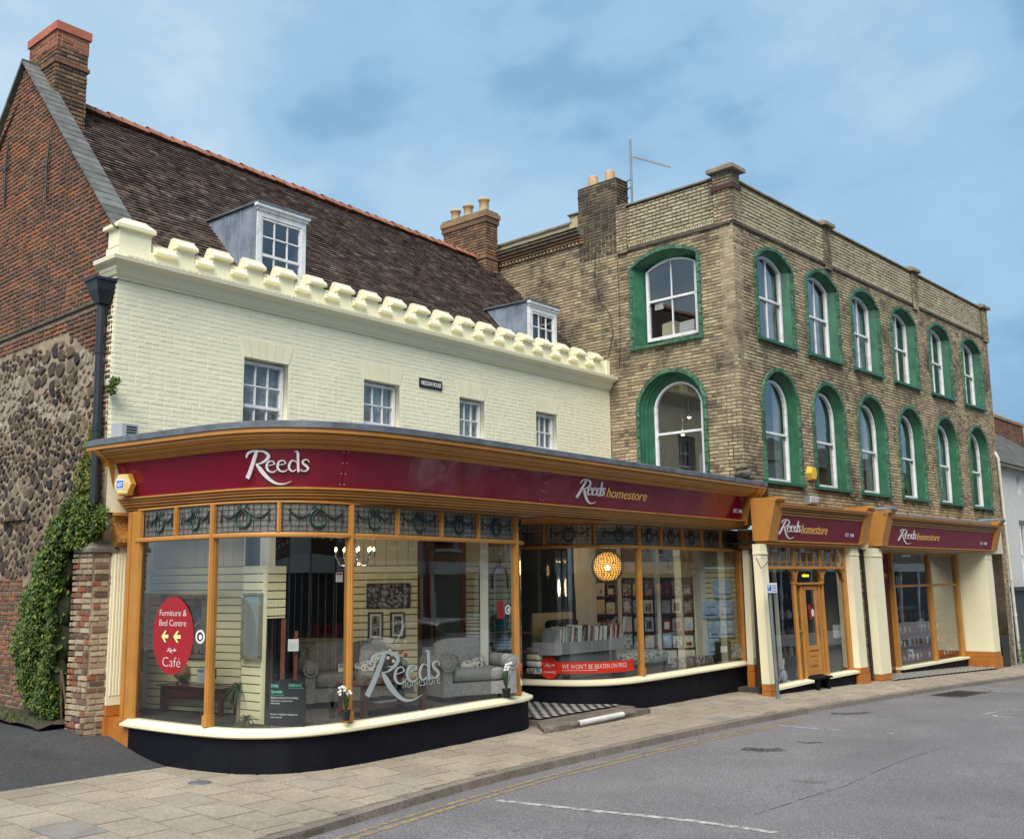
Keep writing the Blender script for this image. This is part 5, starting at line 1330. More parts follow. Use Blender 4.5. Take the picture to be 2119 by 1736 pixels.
# pilasters, jambs, consoles
def pilaster(fr, a0, a1, z0, zb, z1, d0, d1, par, cap=None, base='orange_dark', flute=4, e=.03):
    b = MB(); b.box(fr, a0, a1, zb, z1, d0, d1); b.build('pilaster', M['cream_trim'], par)
    if flute:
        b = MB(); w_ = (a1-a0-.05)/flute
        for i in range(flute): b.box(fr, a0+.025+i*w_+.006, a0+.025+(i+1)*w_-.006, zb+.12, z1-.10, d1-.002, d1+.009, .005)
        b.build('fluting', M['cream_trim'], par, kind='stuff')
    b = MB(); b.box(fr, a0-e, a1+e, z0, zb-.14, d0, d1+e); b.box(fr, a0-e*.4, a1+e*.4, zb-.14, zb, d0, d1+e*.4, .008); b.build('pilaster_base', M[base], par)
    if cap: b = MB(); b.box(fr, a0-.015, a1+.015, cap-.02, cap+.02, d0, d1+.015, .006); b.build('pilaster_cap', M['cream_trim'], par)
M['carved'] = None
def carved():
    t = NT('carved ochre bracket'); t.col(t.mix(1, (.44, .19, .034), t.ramp(t.noise(36, 3, .6), [(.35, .55), (.6, 1.15)]), 'MULTIPLY')); t.bump(t.noise(36, 3, .6), 1.0, .03); return t.set(.45)
M['carved'] = carved()
def console(fr, a0, a1, z0, z1, d0, d1, par):
    """scroll bracket: narrow at top, rolled out at the foot; profile in (d, z)"""
    h = z1-z0; P = [(d0, z0+.02), (d0, z1), (d0+(d1-d0)*.75, z1), (d0+(d1-d0)*.62, z1-h*.25), (d0+(d1-d0)*.70, z1-h*.5), (d1, z0+h*.24), (d1+.012, z0+h*.12), (d1-.02, z0+.01), (d1-.05, z0-.01)]
    b = MB(); n = len(P); vs = [fr.pt(a0, z, d) for d, z in P]+[fr.pt(a1, z, d) for d, z in P]
    b.add(vs, [(i, (i+1) % n, n+(i+1) % n, n+i) for i in range(n)]+[tuple(range(n)), tuple(range(n, 2*n))]); b.build('console', M['carved'], par)
    b = MB(); b.box(fr, a0-.015, a1+.015, z1-.02, z1+.03, d0, d0+(d1-d0)*.75+.03, .005); b.build('console_cap', M['orange'], par)
pilaster(cr, .12, .345, -2.4, -1.56, .535, -.34, .03, shop1)
console(cr, .12, .36, .54, .97, -.2, .14, shop1)
for (a0, a1, d0, d1) in ((.345, .40, -.25, .035), (.33, .385, .0, .20), (.235, .31, .18, .40), (.20, .27, .36, GA.at(sA)[1]-.02)):
    bx(cr, 'door_jamb' if False else 'window_jamb', 'orange', shop1, a0, a1, -2.4 if d1 < .1 else -1.72, 1.0, d0, d1, ch=.008)
for (a0, a1, d0, d1) in ((.355, .362, .034, .050), (.383, .389, .034, .050)): bx(cr, 'jamb_bead', 'orange', shop1, a0, a1, -1.7, .98, d0, d1)
for q_ in (.06, .14, .26, .34):
    sx_ = .33 if q_ < .18 else .235
    bx(cr, 'jamb_bead', 'orange', shop1, sx_-.012, sx_, -1.7, .98, q_, q_+.022)
b = MB(); b.box(cr, .16, .30, -2.3, -1.72, -.2, .55); b.build('jamb_foot', M['orange_dark'], shop1)
aR, _ = cr.px(1545, 1200, 2.85); aR2, _ = cr.px(1562, 1200, 2.85)
ej = GB.at(eB)
bx(cr, 'window_jamb', 'orange', shop1, ej[0]-.02, ej[0]+.10, -1.72, 1.0, ej[1]-.10, ej[1]+.06, ch=.008)
bx(cr, 'window_jamb', 'orange', shop1, ej[0]+.05, ej[0]+.3, -2.6, 1.0, ej[1]+.06, ej[1]+.17, ch=.008)
aRw = .26
pilaster(cr, aR, aR+aRw, -2.6, -1.75, .60, 2.78, 2.92, shop1)
console(cr, aR-.01, aR+aRw+.01, .62, 1.0, 2.7, 3.12, shop1)
bx(cr, 'window_jamb', 'orange', shop1, aR+aRw, aR+aRw+.22, -2.6, 1.0, 2.7, 2.86, ch=.008)
# recessed entrance: stone step, white nosing, chequered tiles
stp = thing('entrance_step', 'worn grey stone step with a white painted nosing at the recessed shop entrance', 'step', cr.pt(6.6, -2.2, 3.1))
ZS = -2.145
b = MB(); P = [(5.2, 3.40), (5.5, 3.46), (8.1, 3.34), (8.28, 3.27), (8.0, 2.95), (5.6, 2.95)]; n = len(P)
b.add([cr.pt(a, ZS-.03 if k in (0, 3) else ZS, d) for k, (a, d) in enumerate(P)]+[cr.pt(a, -2.5, d) for a, d in P], [tuple(range(n))]+[(i, (i+1) % n, n+(i+1) % n, n+i) for i in range(n)]); b.build('step_stone', M['step'], stp)
a0, a1 = 6.03, 7.30
b = MB(); b.tube([cr.pt(a0, ZS-.018, 3.45-.045*(a0-5.4)), cr.pt(a1, ZS-.018, 3.45-.045*(a1-5.4))], .045, 10); b.build('white_nosing', M['step_white'], stp)
b = MB(); b.tube([cr.pt(5.3, ZS-.045, 3.40), cr.pt(6.02, ZS-.022, 3.42)], .04, 8); b.tube([cr.pt(7.31, ZS-.02, 3.36), cr.pt(8.2, ZS-.045, 3.28)], .04, 8); b.build('worn_nosing', M['step'], stp)
b = MB(); tl = .105; i = 0; a = 5.80
while a < 8.0:
    d = .3; j = 0
    while d < 2.78:
        b.cr = .75 if (i+j) % 2 else .1; z = lambda q: ZS+.03+(2.9-q)*.035
        if True: b.add([cr.pt(a+.002, z(d), d+.002), cr.pt(a+tl-.002, z(d), d+.002), cr.pt(a+tl-.002, z(d+tl), d+tl-.002), cr.pt(a+.002, z(d+tl), d+tl-.002)], [(0, 1, 2, 3)])
        d += tl; j += 1
    a += tl; i += 1
lob = b.build('chequered_tiles', M['checker'], stp, kind='stuff')
b = MB(); b.add([cr.pt(5.7, ZS+.028, .2), cr.pt(8.2, ZS+.028, .2), cr.pt(8.2, ZS-.001, 3.0), cr.pt(5.7, ZS-.001, 3.0), cr.pt(5.7, -2.5, .2), cr.pt(8.2, -2.5, .2), cr.pt(8.2, -2.5, 3.0), cr.pt(5.7, -2.5, 3.0)], MB.BF); b.build('lobby_floor', M['step'], stp)
bx(cr, 'lobby_door', 'wood_dark', shop1, 5.76, 7.2, -2.1, 1.0, .15, .2)

# ---------------------------------------------------------------- shops two and three under the brick front
class LFr(Fr):
    def pt(s, a, z, d=0): return Fr.pt(s, a+.045*(.6-z), z, d)
fl = LFr((4.716, 20.9), 42.9)
def fascia(par, a0, a1, zb, zt, d0, d1, ztop, dtop, lead=False, leadall=False):
    """flared sign board between two end consoles"""
    S = lambda a, z, d: fl.pt(a, z, d0+(d1-d0)*(z-zb)/(zt-zb)+d)
    b = MB(); b.quad(S(a0+.2, zb, 0), S(a1-.2, zb, 0), S(a1-.2, zt, 0), S(a0+.2, zt, 0)); b.build('sign_panel', M['maroon_dull'], par)
    for (z0, z1, dd) in ((zt, zt+.05, d1+.02), (zt+.052, zt+.11, d1+.05), (zt+.112, zt+.15, d1+.09), (zt+.152, zt+.20, d1+.14)): bx(fl, 'cornice_moulding', 'orange', par, a0+.1, a1-.1, z0, z1, 0, dd, ch=.006)
    bx(fl, 'fascia_top', 'lead' if leadall else 'orange', par, a0+.1, a1-.1, zt+.202, zt+.23, 0, d1+.16)
    for (z0, z1, dd) in ((zb-.045, zb-.002, d0+.04), (zb-.09, zb-.047, d0+.01)): bx(fl, 'architrave_moulding', 'orange', par, a0-.05, a1+.05, z0, z1, 0, dd, ch=.006)
    bx(fl, 'fascia_back', 'darkroom', par, a0, a1, zb, zt+.2, -.02, d0-.05)
    for e0, e1 in ((a0-.12, a0+.24), (a1-.24, a1+.12)):
        P = [(0, zb-.02), (d0+.05, zb-.02), (d0+.07, zb+.08), (dtop-.06, ztop-.16), (dtop-.05, ztop-.1), (dtop, ztop-.05), (dtop, ztop), (0, ztop)]; n = len(P)
        b = MB(); b.add([fl.pt(e0, z, d) for d, z in P]+[fl.pt(e1, z, d) for d, z in P], [(i, (i+1) % n, n+(i+1) % n, n+i) for i in range(n)]+[tuple(range(n)), tuple(range(n, 2*n))]); b.build('end_console', M['orange'], par)
        b = MB(); b.tube([fl.pt(e0+.01, ztop-.03, dtop-.03), fl.pt(e1-.01, ztop-.03, dtop-.03)], .045, 10); b.build('console_roll', M['orange'], par)
        b = MB(); 
        for q in range(3): b.box(fl, e0+.03, e1-.03, ztop-.16+q*.04, ztop-.14+q*.04, 0, dtop-.05+q*.015, .004)
        b.build('console_bead', M['orange'], par, kind='stuff')
        if lead: b = MB(); b.tube([fl.pt(e0-.03, ztop+.03, .02), fl.pt(e0+.16, ztop+.03, dtop-.0), fl.pt(e1+.03, ztop+.03, dtop)], .06, 8); b.build('lead_capping', M['lead'], par)
    return S
shop2 = thing('small_shopfront', 'narrow ochre shopfront with a central panelled door and small paned top lights', 'shopfront', fac.pt(2.3, -2.3, .2))
S2 = fascia(shop2, .35, 4.72, .78, 1.27, .30, .44, 1.62, .60)
a0, z0_ = fac.px(1617, 1100, .40); a1, _ = fac.px(1652, 1100, .40)
sf = lambda a, z, d: S2(a-.045*(.6-z)*0, z, d)
b = MB(); strokes_put(b, sf, .66, .955, .90, .004, .012, .74); b.build('sign_lettering', M['silver_letter'], shop2, label='white lettering reading Reeds')
b = MB(); text_fit(b, sf, 'homestore', 1.62, 2.80, .935, .20, .004, .008, shear=.12); b.build('sign_lettering', M['gold_letter'], shop2, label='gold lettering reading homestore')
b = MB(); text_fit(b, sf, 'EST. 1906', 3.72, 4.15, .915, .08, .004, .004); b.build('sign_lettering', M['silver_letter'], shop2, label='small lettering reading EST. 1906')
G2 = lambda s: gz(12+s)
pilaster(fl, .08, .34, -2.6, -2.06, .69, .06, .24, shop2, cap=.50, flute=0, e=.015); pilaster(fl, 4.17, 4.56, -2.7, -2.02, .69, -.05, .24, shop2, cap=.52, flute=0, e=.035)
bx(fl, 'window_jamb', 'orange', shop2, .30, .46, -2.25, .69, -.02, .15); bx(fl, 'window_jamb', 'orange', shop2, 4.05, 4.17, -2.15, .69, -.02, .09)
for (a0, a1) in ((.46, 4.05),):
    bx(fl, 'transom', 'orange', shop2, a0, a1, .19, .26, .02, .15, ch=.006); bx(fl, 'top_rail', 'orange', shop2, a0, a1, .64, .70, .02, .13, ch=.006)
xs = [.50, 1.72, 2.92, 4.02]
for k in range(3):
    p, q = xs[k], xs[k+1]; W_ = bpy.data.objects.new('top_light', None); link(W_, shop2); W_.empty_display_size = .1
    for x in ([p+.02] if k else [])+([q-.03] if k < 2 else []): bx(fl, 'light_stile', 'orange', W_, x-.018, x+.018, .26, .64, .03, .11, ch=.005)
    for i in range(1, 4): x = p+(q-p)*i/4; bx(fl, 'glazing_bar', 'orange', W_, x-.008, x+.008, .26, .64, .05, .09)
    for z in (.345, .555): bx(fl, 'glazing_bar', 'orange', W_, p, q, z-.008, z+.008, .05, .085)
    for i in range(4):
        for (y0, y1) in ((.26, .345), (.345, .555), (.555, .64)):
            x0, x1 = p+(q-p)*i/4, p+(q-p)*(i+1)/4; tl = random.uniform(-.012, .012)
            b = MB(); b.quad(fl.pt(x0, y0, .07), fl.pt(x1, y0, .07+tl), fl.pt(x1, y1, .07+tl), fl.pt(x0, y1, .07)); b.build('pane', M['glass_sash'], W_)
# columns with little brackets
for x in (1.72, 2.96):
    b = MB(); b.box(fl, x-.03, x+.03, -2.15, .19, .0, .09, .006); b.box(fl, x-.045, x+.045, -.12, -.07, .0, .11, .006); b.build('mullion', M['orange'], shop2)
for (x, sg) in ((.46, 1), (1.72, -1), (1.72, 1), (2.96, -1), (2.96, 1), (4.05, -1)):
    P = [(x+sg*.03, .19), (x+sg*.24, .19), (x+sg*.22, .15), (x+sg*.15, .14), (x+sg*.09, .08), (x+sg*.06, .0), (x+sg*.03, -.06)]
    b = MB(); b.prism(fl, P, .05, .10); b.build('spandrel_bracket', M['orange'], shop2)
bx(fl, 'transom', 'orange', shop2, 1.75, 2.93, -.14, -.09, .0, .12, ch=.006)
door = bpy.data.objects.new('door', None); link(door, shop2); door.empty_display_size = .1
dx0, dx1, dz0, dz1 = 2.06, 2.70, -2.05, -.15
for (p, q, r, s_) in ((dx0, dx0+.11, dz0, dz1), (dx1-.11, dx1, dz0, dz1), (dx0+.11, dx1-.11, dz1-.1, dz1), (dx0+.11, dx1-.11, -1.53, -1.43), (dx0+.11, dx1-.11, dz0, dz0+.12)): bx(fl, 'door_rail', 'orange', door, p, q, r, s_, .02, .07, ch=.006)
bx(fl, 'door_panel', 'orange', door, dx0+.11, dx1-.11, dz0+.12, -1.53, .03, .045)
for (p, q) in ((-1.86, -1.68), (-1.66, -1.57)): bx(fl, 'raised_panel', 'orange', door, dx0+.17, dx1-.17, p, q, .045, .065, ch=.015)
b = MB(); b.quad(fl.pt(dx0+.11, -1.43, .045), fl.pt(dx1-.11, -1.43, .045), fl.pt(dx1-.11, dz1-.1, .045), fl.pt(dx0+.11, dz1-.1, .045)); b.build('door_glass', M['glass'], door)
b = MB(); b.tube([fl.pt(dx1-.05, -1.18, .10), fl.pt(dx1-.05, -.98, .10)], .012, 6); b.blob(fl.pt(dx1-.05, -.82, .09), .02, .02, .02, n=8, m=5); b.build('door_handle', M['frame_silver'], door)
for x in (1.95, 2.76): bx(fl, 'door_jamb', 'orange', shop2, x, x+.06, -2.1, -.14, .0, .08)
for (p, q) in ((1.75, 1.95), (2.82, 2.93)): bx(fl, 'side_light_rail', 'orange', shop2, p, q, -1.13, -1.09, .02, .06)
for (p, q, r, s_) in ((.46, 1.69, -2.14, .19), (2.99, 4.05, -2.08, .19), (1.75, 1.95, -2.1, -.14), (2.82, 2.93, -2.1, -.14), (1.75, 2.93, -.09, .19)):
    b = MB(); b.quad(fl.pt(p, r, .04), fl.pt(q, r, .04), fl.pt(q, s_, .04), fl.pt(p, s_, .04)); b.build('window_pane', M['glass'], shop2)
for (p, q, za, zb_) in ((.36, 1.98, -2.14, -2.10), (2.70, 4.20, -2.08, -2.06)):
    b = MB(); b.add([fl.pt(p, za-.07, 0), fl.pt(q, zb_-.07, 0), fl.pt(q, zb_, 0), fl.pt(p, za, 0), fl.pt(p, za-.07, .22), fl.pt(q, zb_-.07, .22), fl.pt(q, zb_-.02, .22), fl.pt(p, za-.02, .22)], MB.BF); b.build('window_sill', M['cream_trim'], shop2)
    bx(fl, 'stall_riser', 'black', shop2, p, q, -2.7, min(za, zb_)-.068, 0, .14)
b = MB(); b.box(fl, 1.98, 2.68, -2.12, -2.06, .0, .30, .01); b.box(fl, 2.04, 2.09, -2.5, -2.12, .2, .28); b.box(fl, 2.52, 2.57, -2.5, -2.12, .2, .28); b.box(fl, 1.98, 2.68, -2.6, -2.12, 0, .06); b.build('door_step', M['black'], shop2)
shop3 = thing('wide_shopfront', 'rightmost shopfront with deep cream pillars and a recessed ochre framed window', 'shopfront', fac.pt(9.5, -2.5, .1))
S3 = fascia(shop3, 5.74, 13.6, .76, 1.24, .30, .42, 1.58, .60, lead=True)
b = MB(); b.tube([fl.pt(5.6, 1.50, .50), fl.pt(12.9, 1.50, .50)], .035, 8); b.build('gutter_pipe', M['steel'], shop3)
b = MB(); strokes_put(b, S3, 6.60, .945, 1.1, .004, .012, .68); b.build('sign_lettering', M['silver_letter'], shop3, label='white lettering reading Reeds')
b = MB(); text_fit(b, S3, 'homestore', 7.78, 9.25, .93, .185, .004, .008, shear=.12); b.build('sign_lettering', M['gold_letter'], shop3, label='gold lettering reading homestore')
b = MB(); text_fit(b, S3, 'EST. 1906', 12.35, 12.9, .89, .08, .004, .004); b.build('sign_lettering', M['silver_letter'], shop3, label='small lettering reading EST. 1906')
pilaster(fl, 5.27, 5.84, -2.8, -2.24, .68, -.6, .24, shop3, cap=.50, flute=0, e=.012)
pilaster(fl, 13.0, 13.5, -3.0, -2.16, .68, -.62, .24, shop3, cap=.50, flute=0, e=.03)
bx(fl, 'lintel_panel', 'wallcream', shop3, 13.35, 15.0, .66, 1.55, -.1, .1); bx(fl, 'lintel_panel', 'wallcream', shop3, 5.0, 5.4, .66, 1.5, -.1, .12)
bx(fl, 'soffit', 'ceiling', shop3, 5.3, 13.5, .66, .70, -1.2, .2)
D3 = -.62
for x in (8.28, 10.82): bx(fl, 'mullion', 'orange', shop3, x-.07, x+.07, -2.35 if x > 9 else -2.7, .66, D3-.06, D3+.07, ch=.008)
bx(fl, 'mullion', 'orange', shop3, 12.78, 12.95, -2.35, .66, D3-.06, D3+.07, ch=.008)
bx(fl, 'transom', 'orange', shop3, 8.35, 12.8, -.27, -.20, D3-.05, D3+.04, ch=.006); bx(fl, 'top_rail', 'orange', shop3, 6, 12.95, .60, .66, D3-.05, D3+.04)
bx(fl, 'window_sill', 'cream_trim', shop3, 8.2, 13.0, -2.38, -2.31, D3-.05, D3+.16, ch=.008); bx(fl, 'stall_riser', 'black', shop3, 8.22, 13.0, -3.0, -2.38, D3-.05, D3+.10)
for (p, q) in ((8.35, 10.75), (10.89, 12.78)):
    for (r, s_) in ((-2.31, -.27), (-.20, .60)):
        b = MB(); b.quad(fl.pt(p, r, D3), fl.pt(q, r, D3), fl.pt(q, s_, D3), fl.pt(p, s_, D3)); b.build('window_pane', M['glass'], shop3)
bx(fl, 'side_sign_panel', 'maroon_dull', shop3, 6.0, 8.2, -.3, .6, D3-.06, D3-.02); bx(fl, 'door_jamb', 'orange', shop3, 7.2, 7.32, -2.6, -.3, D3-.06, D3+.04); bx(fl, 'lobby_door', 'wood_dark', shop3, 6.0, 8.2, -2.7, -.3, D3-.1, D3-.04)
b = MB(); text_fit(b, lambda a, z, d: fl.pt(a, z, D3-.02+d), 'e', 7.9, 8.1, .0, .15, 0, .004); b.build('sign_lettering', M['gold_letter'], shop3)
b = MB(); i = 0; a = 5.9
while a < 13.0:
    d = -.55; j = 0
    while d < .2:
        b.cr = .75 if (i+j) % 2 else .1; z = gz(12+a)+.012
        if (i*7+j*3) % 5 < 3 or True: b.add([fac.pt(a+.003, z, d), fac.pt(a+.147, z, d), fac.pt(a+.147, z-.004, d+.147), fac.pt(a+.003, z-.004, d+.147)], [(0, 1, 2, 3)])
        d += .15; j += 1
    a += .15; i += 1
b.build('lobby_tiles', M['checker'], shop3, kind='stuff')
# painted side passage wall right of the big pillar
bx(fac, 'passage_wall', 'whitewall', tower, 13.9, 15.25, -3.1, 1.4, -.5, -.3); bx(fac, 'black_dado', 'black', tower, 13.9, 15.25, -3.1, -1.75, -.3, -.28)
# ---------------------------------------------------------------- inside the curved window
def atd(x, d): r = ray(x, 1200); return (r[0]*d, d)
def wfr(x0, d0, x1, d1):
    p, q = atd(x0, d0), atd(x1, d1); f = Fr(p, math.degrees(math.atan2(q[0]-p[0], q[1]-p[1]))); f.len = math.dist(p, q)
    if f.n.y > 0: f.n = -f.n
    return f
FZ = -1.70
b = MB(); vs = [cr.pt(a, FZ-.01, d) for a, d in [GA.at(t, -.05) for t in fr_(.1, GA.len, 50)]]; b.add(vs+[cr.pt(5.76, FZ-.01, -3.3), cr.pt(.2, FZ-.01, -3.3)], [tuple(range(len(vs)+2))]); b.build('display_floor', M['carpet'], shop1)
b = MB(); vs = [cr.pt(a, FZ-.01, d) for a, d in [GB.at(t, -.05) for t in fr_(.0, GB.len, 50)]]; b.add(vs+[cr.pt(12.1, FZ-.01, 2.2), cr.pt(12.1, FZ-.01, -1.5), cr.pt(7.2, FZ-.01, -1.5)], [tuple(range(len(vs)+2))]); b.build('display_floor', M['carpet'], shop1)
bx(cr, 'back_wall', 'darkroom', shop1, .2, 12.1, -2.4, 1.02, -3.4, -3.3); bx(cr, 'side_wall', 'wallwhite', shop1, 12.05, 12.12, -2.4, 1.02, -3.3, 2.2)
def slatwall(fr, a0, a1, z0, z1, zt=1.02, name='slatwall', top=True, pitch=.105):
    bx(fr, 'wall_backing', 'slot', shop1, a0, a1, z0, z1, -.05, -.012)
    z = z1
    while z > z0+.02: bx(fr, 'slat', 'slat', shop1, a0, a1, max(z0, z-pitch+.012), z, -.012, .004, ch=.003); z -= pitch
    if top:
        a = a0
        while a < a1-.02: bx(fr, 'wall_board', 'wallcream', shop1, a+.004, min(a+.17, a1), z1+.01, zt, -.03, -.012, ch=.003); a += .17
ORD = 'zeroth first second third fourth fifth sixth seventh eighth ninth tenth eleventh twelfth thirteenth fourteenth fifteenth sixteenth seventeenth eighteenth nineteenth twentieth twenty-first twenty-second twenty-third twenty-fourth twenty-fifth twenty-sixth twenty-seventh twenty-eighth twenty-ninth thirtieth'.split()
ORD += ['thirty-'+q for q in ORD[1:10]]+['fortieth']+['forty-'+q for q in ORD[1:10]]
W1_ = wfr(312, 15.0, 503, 14.2); zt1 = W1_.px(400, 1175)[1]
slatwall(W1_, 0, W1_.len, FZ, zt1)
bx(W1_, 'white_post', 'wallwhite', shop1, -.32, -.02, FZ, 1.02, -.1, .05)
W2 = wfr(505, 13.35, 549, 13.10); W3 = wfr(549, 13.10, 592, 13.32)
slatwall(W2, 0, W2.len, FZ, W2.px(520, 1171)[1], top=False); slatwall(W3, 0.005, W3.len, W3.px(570, 1279)[1], W3.px(570, 1171)[1], top=False)
bx(W2, 'corner_trim', 'slat', shop1, W2.len-.03, W2.len+.02, FZ, W2.px(520, 1171)[1]+.01, -.02, .02, ch=.01)
bx(W2, 'white_post', 'wallwhite', shop1, .12, .24, .1, 1.02, -.3, -.15)
W4 = wfr(600, 17.2, 724, 16.6); slatwall(W4, .1, W4.len+.3, FZ, W4.px(660, 1317)[1], top=False); bx(W4, 'shelf', 'wood_red', shop1, .1, W4.len+.3, W4.px(660, 1317)[1], W4.px(660, 1312)[1], -.3, .06)
W5 = wfr(729, 15.6, 866, 15.9); slatwall(W5, 0, W5.len, FZ, W5.px(800, 1171)[1])
W6 = wfr(957, 16.9, 990, 16.7); slatwall(W6, 0, W6.len, FZ, W6.px(975, 1172)[1])
W7 = wfr(1008, 17.6, 1068, 18.2); slatwall(W7, 0, W7.len, FZ, W7.px(1030, 1163)[1])
bx(wfr(864, 15.9, 872, 15.92), 'wood_post', 'wood_dark', shop1, 0, .06, FZ, 1.0, -.05, .03); bx(wfr(955, 16.85, 961, 16.8), 'wood_post', 'wood_red', shop1, 0, .05, FZ, .7, -.05, .03)
bx(wfr(992, 16.0, 1010, 16.0), 'white_post', 'wallwhite', shop1, 0, .14, FZ, 1.02, -.14, 0, ch=.01)
W8 = wfr(866, 18.5, 960, 18.5); bx(W8, 'wall_board', 'wallwhite', shop1, .3, .8, FZ, .3, -.05, 0)
def framed(name, label, cat, fr, x0, x1, y0, y1, m, mf, fw=.05, mat=0, d=.01, group=None):
    a0, _ = fr.px(x0, (y0+y1)/2, d); a1, _ = fr.px(x1, (y0+y1)/2, d); z1 = (fr.px((x0+x1)/2, y0, d))[1]; z0 = fr.px((x0+x1)/2, y1, d)[1]
    if a0 > a1: a0, a1 = a1, a0
    t = thing(name, label, cat, fr.pt((a0+a1)/2, z0, d), group)
    for (p, q, r, s_) in ((a0, a1, z0, z0+fw), (a0, a1, z1-fw, z1), (a0, a0+fw, z0+fw, z1-fw), (a1-fw, a1, z0+fw, z1-fw)): bx(fr, 'frame_rail', mf, t, p, q, r, s_, d, d+.045, ch=.012)
    if mat: bx(fr, 'mount', 'paper', t, a0+fw, a1-fw, z0+fw, z1-fw, d, d+.012)
    bx(fr, 'picture', m, t, a0+fw+mat, a1-fw-mat, z0+fw+mat, z1-fw-mat, d+.005, d+.018); return t
framed('picture', 'large silver framed landscape picture on the slatted wall behind the red oval sign', 'picture', W1_, 333, 427, 1230, 1362, 'print_dark', 'frame_silver', .07)
framed('mirror', 'tall narrow silver framed mirror on the slatted column', 'mirror', W2, 503, 543, 1226, 1366, 'mirror', 'frame_silver', .045, d=.03)
framed('picture', 'wide unframed print of deer in a wood, above two small framed prints', 'picture', W5, 758, 847, 1207, 1258.6, 'print_grey', 'came', .01)
framed('picture', 'small framed woodland print, left of the pair under the deer print', 'picture', W5, 761, 793, 1266, 1323, 'print_grey', 'pewter', .03, .03)
framed('picture', 'small framed woodland print, right of the pair under the deer print', 'picture', W5, 807, 838, 1266, 1320, 'print_grey', 'pewter', .03, .03)
def card(label, fr, x0, x1, y0, y1, d=.0, head='paper_blue', name='price_card'):
    a0, _ = fr.px(x0, (y0+y1)/2, d); a1, _ = fr.px(x1, (y0+y1)/2, d); z1 = (fr.px((x0+x1)/2, y0, d))[1]; z0 = fr.px((x0+x1)/2, y1, d)[1]; a0, a1 = min(a0, a1), max(a0, a1)
    t = thing(name, label, 'card', fr.pt(a0, z0, d)); bx(fr, 'sheet', 'paper', t, a0, a1, z0, z1, d, d+.004); h = (z1-z0)
    if head: bx(fr, 'heading', head, t, a0+.008, a1-.008, z1-h*.26, z1-.01, d+.004, d+.006)
    b = MB()
    for i in range(4): b.box(fr, a0+.02, a1-.02-random.random()*.03, z1-h*(.38+i*.13), z1-h*(.36+i*.13), d+.004, d+.0055)
    b.build('print_line', M['grey_plastic'], t, kind='stuff'); return t
T1 = wfr(337, 14.6, 467, 13.9)
# console table with globe, card and jars
t = thing('console_table', 'dark mahogany console table under the framed landscape picture', 'table', T1.pt(.6, FZ, 0)); L_ = T1.len; tz = T1.px(380, 1418)[1]
bx(T1, 'tabletop', 'wood_dark', t, -.03, L_, tz-.03, tz, -.36, .02, ch=.006); bx(T1, 'apron', 'wood_dark', t, .03, L_-.04, tz-.16, tz-.03, -.32, -.02)
for a in (.02, L_-.09):
    for d in (-.33, -.07): bx(T1, 'leg', 'wood_dark', t, a, a+.055, FZ, tz-.03, d, d+.055)
t = thing('globe', 'sepia desk globe on the dark console table', 'globe', T1.pt(.28, tz, -.15)); b = MB(); c = T1.pt(.28, tz+.17, -.15); b.blob(c, .115, .115, .115, n=18, m=12); b.build('sphere', plain('sepia globe print', (.26, .17, .08), .4, .5, 14, 0), t); b = MB(); b.lathe(T1.pt(.28, tz, -.15), [(.08, 0), (.075, .015), (.015, .03), (.012, .06)], 14); b.build('stand', M['wood_dark'], t)
card('white and blue price card standing on the console table', T1, 408, 424, 1383, 1413, -.1)
for x in (432, 441): a, z = T1.px(x, 1404, -.1); t = thing('photo_frame', ('left' if x == 432 else 'right')+' small dark photo frame at the end of the console table', 'frame', T1.pt(a, z, -.1)); bx(T1, 'frame_back', 'pewter', t, a-.04, a+.04, z, z+.14, -.12, -.10); bx(T1, 'photo', 'paper', t, a-.02, a+.02, z+.04, z+.1, -.10, -.098)
def plant(label, x, y, dep, r, h, n=46, pot=True):
    q = atd(x, dep); f = wfr(x-5, dep, x+5, dep); a, z = f.px(x, y); c = f.pt(a, z, 0); t = thing('house_plant', label, 'plant', (c.x, c.y, FZ))
    b = MB(); b.tube([Vector((c.x, c.y, FZ)), Vector((c.x, c.y, z-h*.2))], .035, 8); b.build('trunk', M['timber'], t)
    b = MB()
    for i in range(n):
        th = random.random()*6.28; el = random.uniform(.1, 1.4); ln = r*random.uniform(.8, 1.25); dv = Vector((math.cos(th)*math.cos(el), math.sin(th)*math.cos(el), math.sin(el))); sd = Vector((-math.sin(th), math.cos(th), 0)); P = []
        for k in range(5): u = k/4; P.append(Vector((c.x, c.y, z-h*.2))+dv*ln*u+Vector((0, 0, -ln*.9*u*u)))
        vs = []
        for k, p in enumerate(P): w_ = .013*(1-k/4)+.001; vs += [p-sd*w_, p+sd*w_]
        b.add(vs, [(2*k, 2*k+1, 2*k+3, 2*k+2) for k in range(4)])
    b.build('foliage', M['palm'], t, kind='stuff')
random.seed(6)
plant('tall bushy yucca plant in front of the slatted column', 496, 1415, 13.4, .30, .3, 70); plant('short spiky yucca plant low down beside the slatted column', 511, 1482, 13.0, .22, .2, 50)
